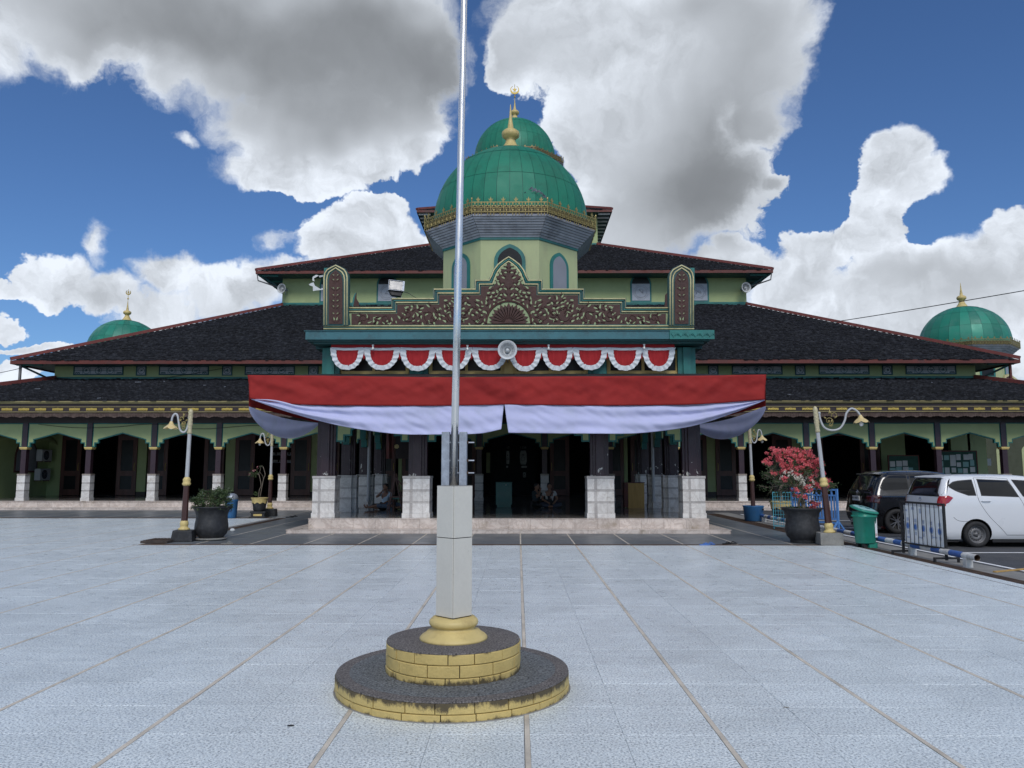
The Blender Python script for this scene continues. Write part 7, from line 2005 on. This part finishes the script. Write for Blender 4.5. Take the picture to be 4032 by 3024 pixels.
whi = dict(W=W_, wr=.285, rc=.11, wheels=(.80, 3.325),
    xr=[(.17, .13), (.24, .06), (.34, .02), (.50, .0), (.62, .005), (.80, .02), (1.0, .05), (1.13, .075), (1.30, .13), (1.46, .20), (1.53, .26), (1.56, .36), (1.585, .60), (1.60, 1.0)],
    xf=[(.17, 3.92), (.3, 4.02), (.5, 4.07), (.66, 4.04), (.80, 3.94), (.86, 3.85), (.93, 3.5), (.99, 3.15), (1.06, 3.02), (1.30, 2.62), (1.46, 2.36), (1.53, 2.22), (1.56, 2.10), (1.585, 1.9), (1.60, 1.6)],
    w=[(.17, .74), (.26, .79), (.42, .815), (.70, .827), (.95, .824), (1.08, .81), (1.13, .795), (1.30, .745), (1.46, .695), (1.53, .655), (1.56, .60), (1.585, .48), (1.60, .28)],
    zs=[.17, .21, .27, .36, .48, .60, .72, .80, .86, .92, .97, 1.02, 1.1, 1.2, 1.3, 1.4, 1.46, 1.50, 1.53, 1.548, 1.56, 1.575, 1.585, 1.594, 1.60],
    side_glass=[[(.30, 1.35), (.40, 1.415), (.56, 1.45), (.81, 1.465), (.83, 1.15), (.68, 1.15), (.44, 1.24), (.31, 1.32)],
                [(.96, 1.475), (1.60, 1.465), (1.76, 1.12), (.98, 1.14)], [(1.74, 1.46), (2.26, 1.43), (2.84, 1.10), (2.80, 1.07), (1.90, 1.11)]],
    rear_glass=[(.06, 1.16), (.12, 1.44), (.18, 1.50), (W_-.18, 1.50), (W_-.12, 1.44), (W_-.06, 1.16), (W_-.14, 1.125), (.14, 1.125)],
    seams=[[(.88, 1.52), (.885, 1.3), (.875, 1.10), (.93, .93), (1.10, .67), (1.34, .42), (1.46, .28)], [(.88, 1.52), (1.3, 1.52), (1.62, 1.50)], [(1.62, 1.50), (1.78, 1.12), (1.88, .85), (1.92, .27)], [(1.46, .27), (1.92, .27)], [(2.0, .27), (2.9, .27)],
           [(.30, .66), (.42, .58), (.70, .56)]],
    lights_side=[[(.02, .93), (.07, 1.13), (.22, 1.135), (.33, 1.09), (.22, .98), (.10, .93)]], lights_rear=[[(.0, .90), (.0, 1.12), (.12, 1.12), (.14, .98), (.12, .90)]],
    handles=[(1.04, 1.01), (2.1, 1.0)], spoiler=(.60, 1.57), badge=1.03, plate=.80, mirror=(2.98, 1.12))
car('white_minivan', (9.32, 17.30, -.02), whi, 'carwhite', 'white people carrier parked side on, rear end behind the black sign barrier', plate='KH 1430 TL')
Wb = 1.73
blk = dict(W=Wb, wr=.33, rc=.20, wheels=(.72, 3.47),
    xr=[(.20, .15), (.3, .05), (.42, .0), (.62, .0), (.72, .04), (.95, .06), (1.12, .10), (1.35, .22), (1.52, .32), (1.60, .40), (1.64, .50), (1.67, .75), (1.69, 1.2)],
    xf=[(.20, 4.2), (.35, 4.36), (.6, 4.39), (.8, 4.33), (.95, 4.15), (1.0, 3.7), (1.06, 3.3), (1.35, 2.8), (1.52, 2.45), (1.60, 2.3), (1.64, 2.1), (1.67, 1.9), (1.69, 1.6)],
    w=[(.20, .78), (.3, .83), (.5, .855), (.8, .862), (1.0, .85), (1.08, .82), (1.35, .745), (1.52, .69), (1.60, .63), (1.64, .56), (1.67, .45), (1.69, .28)],
    zs=[.20, .26, .33, .45, .58, .68, .76, .86, .94, 1.0, 1.04, 1.08, 1.2, 1.3, 1.4, 1.48, 1.54, 1.59, 1.62, 1.64, 1.655, 1.67, 1.68, 1.69],
    side_glass=[[(.34, 1.22), (.46, 1.42), (.60, 1.53), (1.08, 1.56), (1.08, 1.17), (.42, 1.16)], [(1.18, 1.56), (2.1, 1.55), (2.3, 1.14), (1.18, 1.17)], [(2.34, 1.48), (2.5, 1.44), (3.0, 1.10), (2.52, 1.09)]],
    rear_glass=[(.13, 1.12), (.20, 1.46), (.28, 1.53), (Wb-.28, 1.53), (Wb-.20, 1.46), (Wb-.13, 1.12), (Wb/2, 1.10)],
    seams=[[(1.41, 1.55), (1.41, 1.1), (1.42, .9), (1.6, .6), (1.8, .3)], [(2.28, 1.54), (2.46, 1.0), (2.46, .3)]],
    lights_side=[[(.10, .90), (.12, 1.03), (.34, 1.0), (.26, .93)]], lights_rear=[[(.0, .80), (.0, 1.03), (.34, .99), (.30, .86)]],
    handles=[(1.62, .98), (2.66, .97)], spoiler=(.64, 1.62), badge=1.10, plate=.92, smoked=True, mirror=(3.1, 1.12), bumper=[(.3, .34), (.3, .52), (Wb-.3, .52), (Wb-.3, .34)])
car('black_minivan', (9.42, 20.9, -.02), blk, 'carblack', 'black people carrier with alloy wheels parked behind the white one', alloy=True, plate='KH 1430 TL')

# ------------------------------------------------------------------ people
def skin_mesh(verts, edges, radii, rootv=0, sub=2):
    me_ = bpy.data.meshes.new('sk'); me_.from_pydata(verts, edges, []); o = bpy.data.objects.new('sk', me_); COL.objects.link(o)
    o.modifiers.new('skin', 'SKIN'); 
    if not me_.skin_vertices: 
        bm = bmesh.new(); bm.from_mesh(me_); bm.verts.layers.skin.verify(); bm.to_mesh(me_); bm.free()
    for i, r_ in enumerate(radii):
        sv = me_.skin_vertices[0].data[i]; sv.radius = r_ if isinstance(r_, tuple) else (r_, r_); sv.use_root = (i == rootv)
    s = o.modifiers.new('sub', 'SUBSURF'); s.levels = sub; s.render_levels = sub
    m2 = bpy.data.meshes.new_from_object(o.evaluated_get(bpy.context.evaluated_depsgraph_get())); bpy.data.objects.remove(o); return m2
def person(loc, rot, J, lab, shirt, trouser, hairkey='hair', sleeve=.6, bare_leg=0., bag=False):
    """J: joint name -> (x,y,z) in the person's own frame, facing -y"""
    e = root('person', loc, lab, 'person', rot=rot); V_ = lambda k: Vector(J[k])
    names = ['pelvis', 'belly', 'chest', 'neck', 'head0', 'shL', 'elL', 'wrL', 'haL', 'shR', 'elR', 'wrR', 'haR', 'hipL', 'knL', 'anL', 'toL', 'hipR', 'knR', 'anR', 'toR']
    J['head0'] = tuple(V_('head')-Vector((0, 0, .06)))
    for s in 'LR': J['ha'+s] = tuple(V_('wr'+s)+(V_('wr'+s)-V_('el'+s)).normalized()*.07)
    ix = {n_: i for i, n_ in enumerate(names)}
    ed = [('pelvis', 'belly'), ('belly', 'chest'), ('chest', 'neck'), ('neck', 'head0'), ('chest', 'shL'), ('shL', 'elL'), ('elL', 'wrL'), ('wrL', 'haL'), ('chest', 'shR'), ('shR', 'elR'), ('elR', 'wrR'), ('wrR', 'haR'),
          ('pelvis', 'hipL'), ('hipL', 'knL'), ('knL', 'anL'), ('anL', 'toL'), ('pelvis', 'hipR'), ('hipR', 'knR'), ('knR', 'anR'), ('anR', 'toR')]
    rad = dict(pelvis=(.13, .11), belly=(.125, .10), chest=(.14, .11), neck=.052, head0=.06, sh=.052, el=.040, wr=.026, ha=(.036, .018), hip=.082, kn=.056, an=.036, to=.034)
    rr = [rad[n_] if n_ in rad else rad[n_[:-1]] for n_ in names]
    me_ = skin_mesh([J[n_] for n_ in names], [(ix[a], ix[b_]) for a, b_ in ed], rr, 0, 2)
    # head with face, fingers, joined into the same body mesh
    b = B(); b.smooth = True; hd = V_('head'); b.sphere(hd, (.078, .096, .112), 16, 12)
    b.sphere(hd+Vector((0, -.02, -.055)), (.058, .072, .062), 12, 8); b.sphere(hd+Vector((0, -.098, -.018)), (.014, .02, .024), 8, 6)
    for s in (-1, 1): b.sphere(hd+Vector((s*.079, .0, -.01)), (.012, .022, .032), 8, 6)
    for s in 'LR':
        w = Vector(J['ha'+s]); d = (w-V_('wr'+s)).normalized(); sd_ = d.cross(Vector((0, 0, 1))); sd_ = sd_.normalized() if sd_.length > .1 else Vector((1, 0, 0)); dn = d.cross(sd_)
        for i, l in enumerate((.072, .082, .076, .060)):
            p = w+sd_*(-.027+.018*i)+d*.0; b.tube([p, p+d*l*.5+dn*.006, p+d*l*.8+dn*.022, p+d*l*.9+dn*.038], [.0092, .0088, .008, .006], 6)
        p = V_('wr'+s)+d*.03+sd_*-.028; b.tube([p, p-sd_*.028+d*.025, p-sd_*.034+d*.055], [.011, .010, .007], 6)
    bm = bmesh.new(); bm.from_mesh(me_); t = b.mesh('t', 'skin'); bm.from_mesh(t); bm.to_mesh(me_); bm.free()
    me_.materials.clear(); me_.materials.append(MT['skin']); me_.polygons.foreach_set('use_smooth', [True]*len(me_.polygons)); me_.polygons.foreach_set('material_index', [0]*len(me_.polygons)); link('body', me_, e)
    # hair cap, eyes, mouth
    b = B(); b.smooth = True; vs = []
    b.sphere(hd+Vector((0, .018, .030)), (.084, .098, .098), 16, 10); part('hair', b, hairkey, e)
    b = B()
    for s in (-1, 1): b.sphere(hd+Vector((s*.030, -.090, .008)), (.011, .008, .006), 6, 5)
    b.sphere(hd+Vector((0, -.090, -.062)), (.022, .008, .005), 8, 4); part('eyes_and_mouth', b, 'hair', e)
    # shirt and trousers follow the body
    def cloth(nm, ns, es, k, key):
        ii = {n_: i for i, n_ in enumerate(ns)}; pts = []; rs = []
        for n_ in ns:
            if n_[:2] == 'sl': a, b_ = V_('sh'+n_[2]), V_('el'+n_[2]); pts.append(a+(b_-a)*sleeve)
            elif n_[:2] == 'tr': a, b_ = V_('kn'+n_[2]), V_('an'+n_[2]); pts.append(a+(b_-a)*(1-bare_leg))
            else: pts.append(V_(n_))
            r0 = .054 if n_[:2] == 'sl' else .056 if n_[:2] == 'tr' else rad.get(n_, rad.get(n_[:-1])); r0 = r0 if isinstance(r0, tuple) else (r0, r0); rs.append((r0[0]*k+.006, r0[1]*k+.006))
        m2 = skin_mesh([tuple(p) for p in pts], [(ii[a], ii[b_]) for a, b_ in es], rs, 0, 2); m2.materials.clear(); m2.materials.append(MT[key]); m2.polygons.foreach_set('use_smooth', [True]*len(m2.polygons)); link(nm, m2, e)
    cloth('shirt', ['pelvis', 'belly', 'chest', 'shL', 'slL', 'shR', 'slR'], [('pelvis', 'belly'), ('belly', 'chest'), ('chest', 'shL'), ('shL', 'slL'), ('chest', 'shR'), ('shR', 'slR')], 1.12, shirt)
    cloth('trousers', ['pelvis', 'hipL', 'knL', 'trL', 'hipR', 'knR', 'trR'], [('pelvis', 'hipL'), ('hipL', 'knL'), ('knL', 'trL'), ('pelvis', 'hipR'), ('hipR', 'knR'), ('knR', 'trR')], 1.14, trouser)
    if bag:
        b = B(); c_ = V_('chest'); p_ = V_('pelvis'); b.tube(smooth_path([c_+Vector((.12, -.02, .10)), c_+Vector((.05, -.15, .02)), p_+Vector((-.08, -.16, .14)), p_+Vector((-.17, -.02, .08))], 5), .016, 6); part('strap', b, 'black', e)
        b = B(); b.cbox(p_+Vector((-.10, -.17, .12)), (.16, .06, .10)); part('pouch', b, 'black', e, bevel=.015)
    return e
# cross-legged sitting pose
def cross(lean=0., yaw=0.):
    return dict(pelvis=(0, 0, .12), belly=(0, -.02+lean*.3, .28), chest=(0, -.03+lean, .46), neck=(0, -.03+lean*1.2, .60), head=(0, -.06+lean*1.4, .74),
                shL=(.19, -.02+lean, .53), elL=(.27, -.10+lean, .30), wrL=(.14, -.30, .20), shR=(-.19, -.02+lean, .53), elR=(-.27, -.10+lean, .30), wrR=(-.12, -.30, .20),
                hipL=(.11, -.03, .11), knL=(.38, -.30, .12), anL=(.02, -.42, .05), toL=(-.12, -.46, .04), hipR=(-.11, -.03, .11), knR=(-.38, -.28, .12), anR=(-.04, -.34, .05), toR=(.08, -.36, .04))
D = 27.6
person((X(2162, D), D, FL), R(8), cross(), 'man seated in the hall in light t-shirt with dark shoulder strap', 'shirtlight', 'trouser', bag=True)
J = cross(.0); J.update(wrR=(-.02, -.20, .60), elR=(-.20, -.24, .38), knL=(.16, -.42, .42), anL=(.12, -.62, .06), toL=(.14, -.76, .04), elL=(.22, -.25, .36), wrL=(.14, -.46, .34))
person((X(2108, D), D, FL), R(62), J, 'man in dark clothes seated sideways in the hall, hand near his mouth', 'shirtdark', 'black')
D = 26.3
J = cross(.02); J.update(wrR=(.02, -.20, .62), elR=(-.24, -.22, .40)); 
person((X(1520, D), D, FL), R(-30), J, 'man in pale blue shirt seated behind the wooden frame', 'shirtblue', 'black')
# man lying down, feet towards the left
J = dict(pelvis=(.0, 0, .13), belly=(.16, 0, .14), chest=(.36, 0, .15), neck=(.52, 0, .16), head=(.66, .0, .15), shL=(.40, -.17, .13), elL=(.2, -.3, .08), wrL=(-.02, -.22, .14), shR=(.40, .17, .13), elR=(.2, .3, .06), wrR=(0, .25, .06),
         hipL=(-.06, -.10, .12), knL=(-.46, -.12, .14), anL=(-.86, -.12, .07), toL=(-.92, -.14, .18), hipR=(-.06, .10, .11), knR=(-.45, .13, .11), anR=(-.84, .12, .06), toR=(-.88, .13, .17))
D = 25.9
person((X(1545, D)+.0, D, FL), R(0), J, 'man lying on the porch floor with bare feet towards the left', 'sarong', 'sarong', bare_leg=.9)
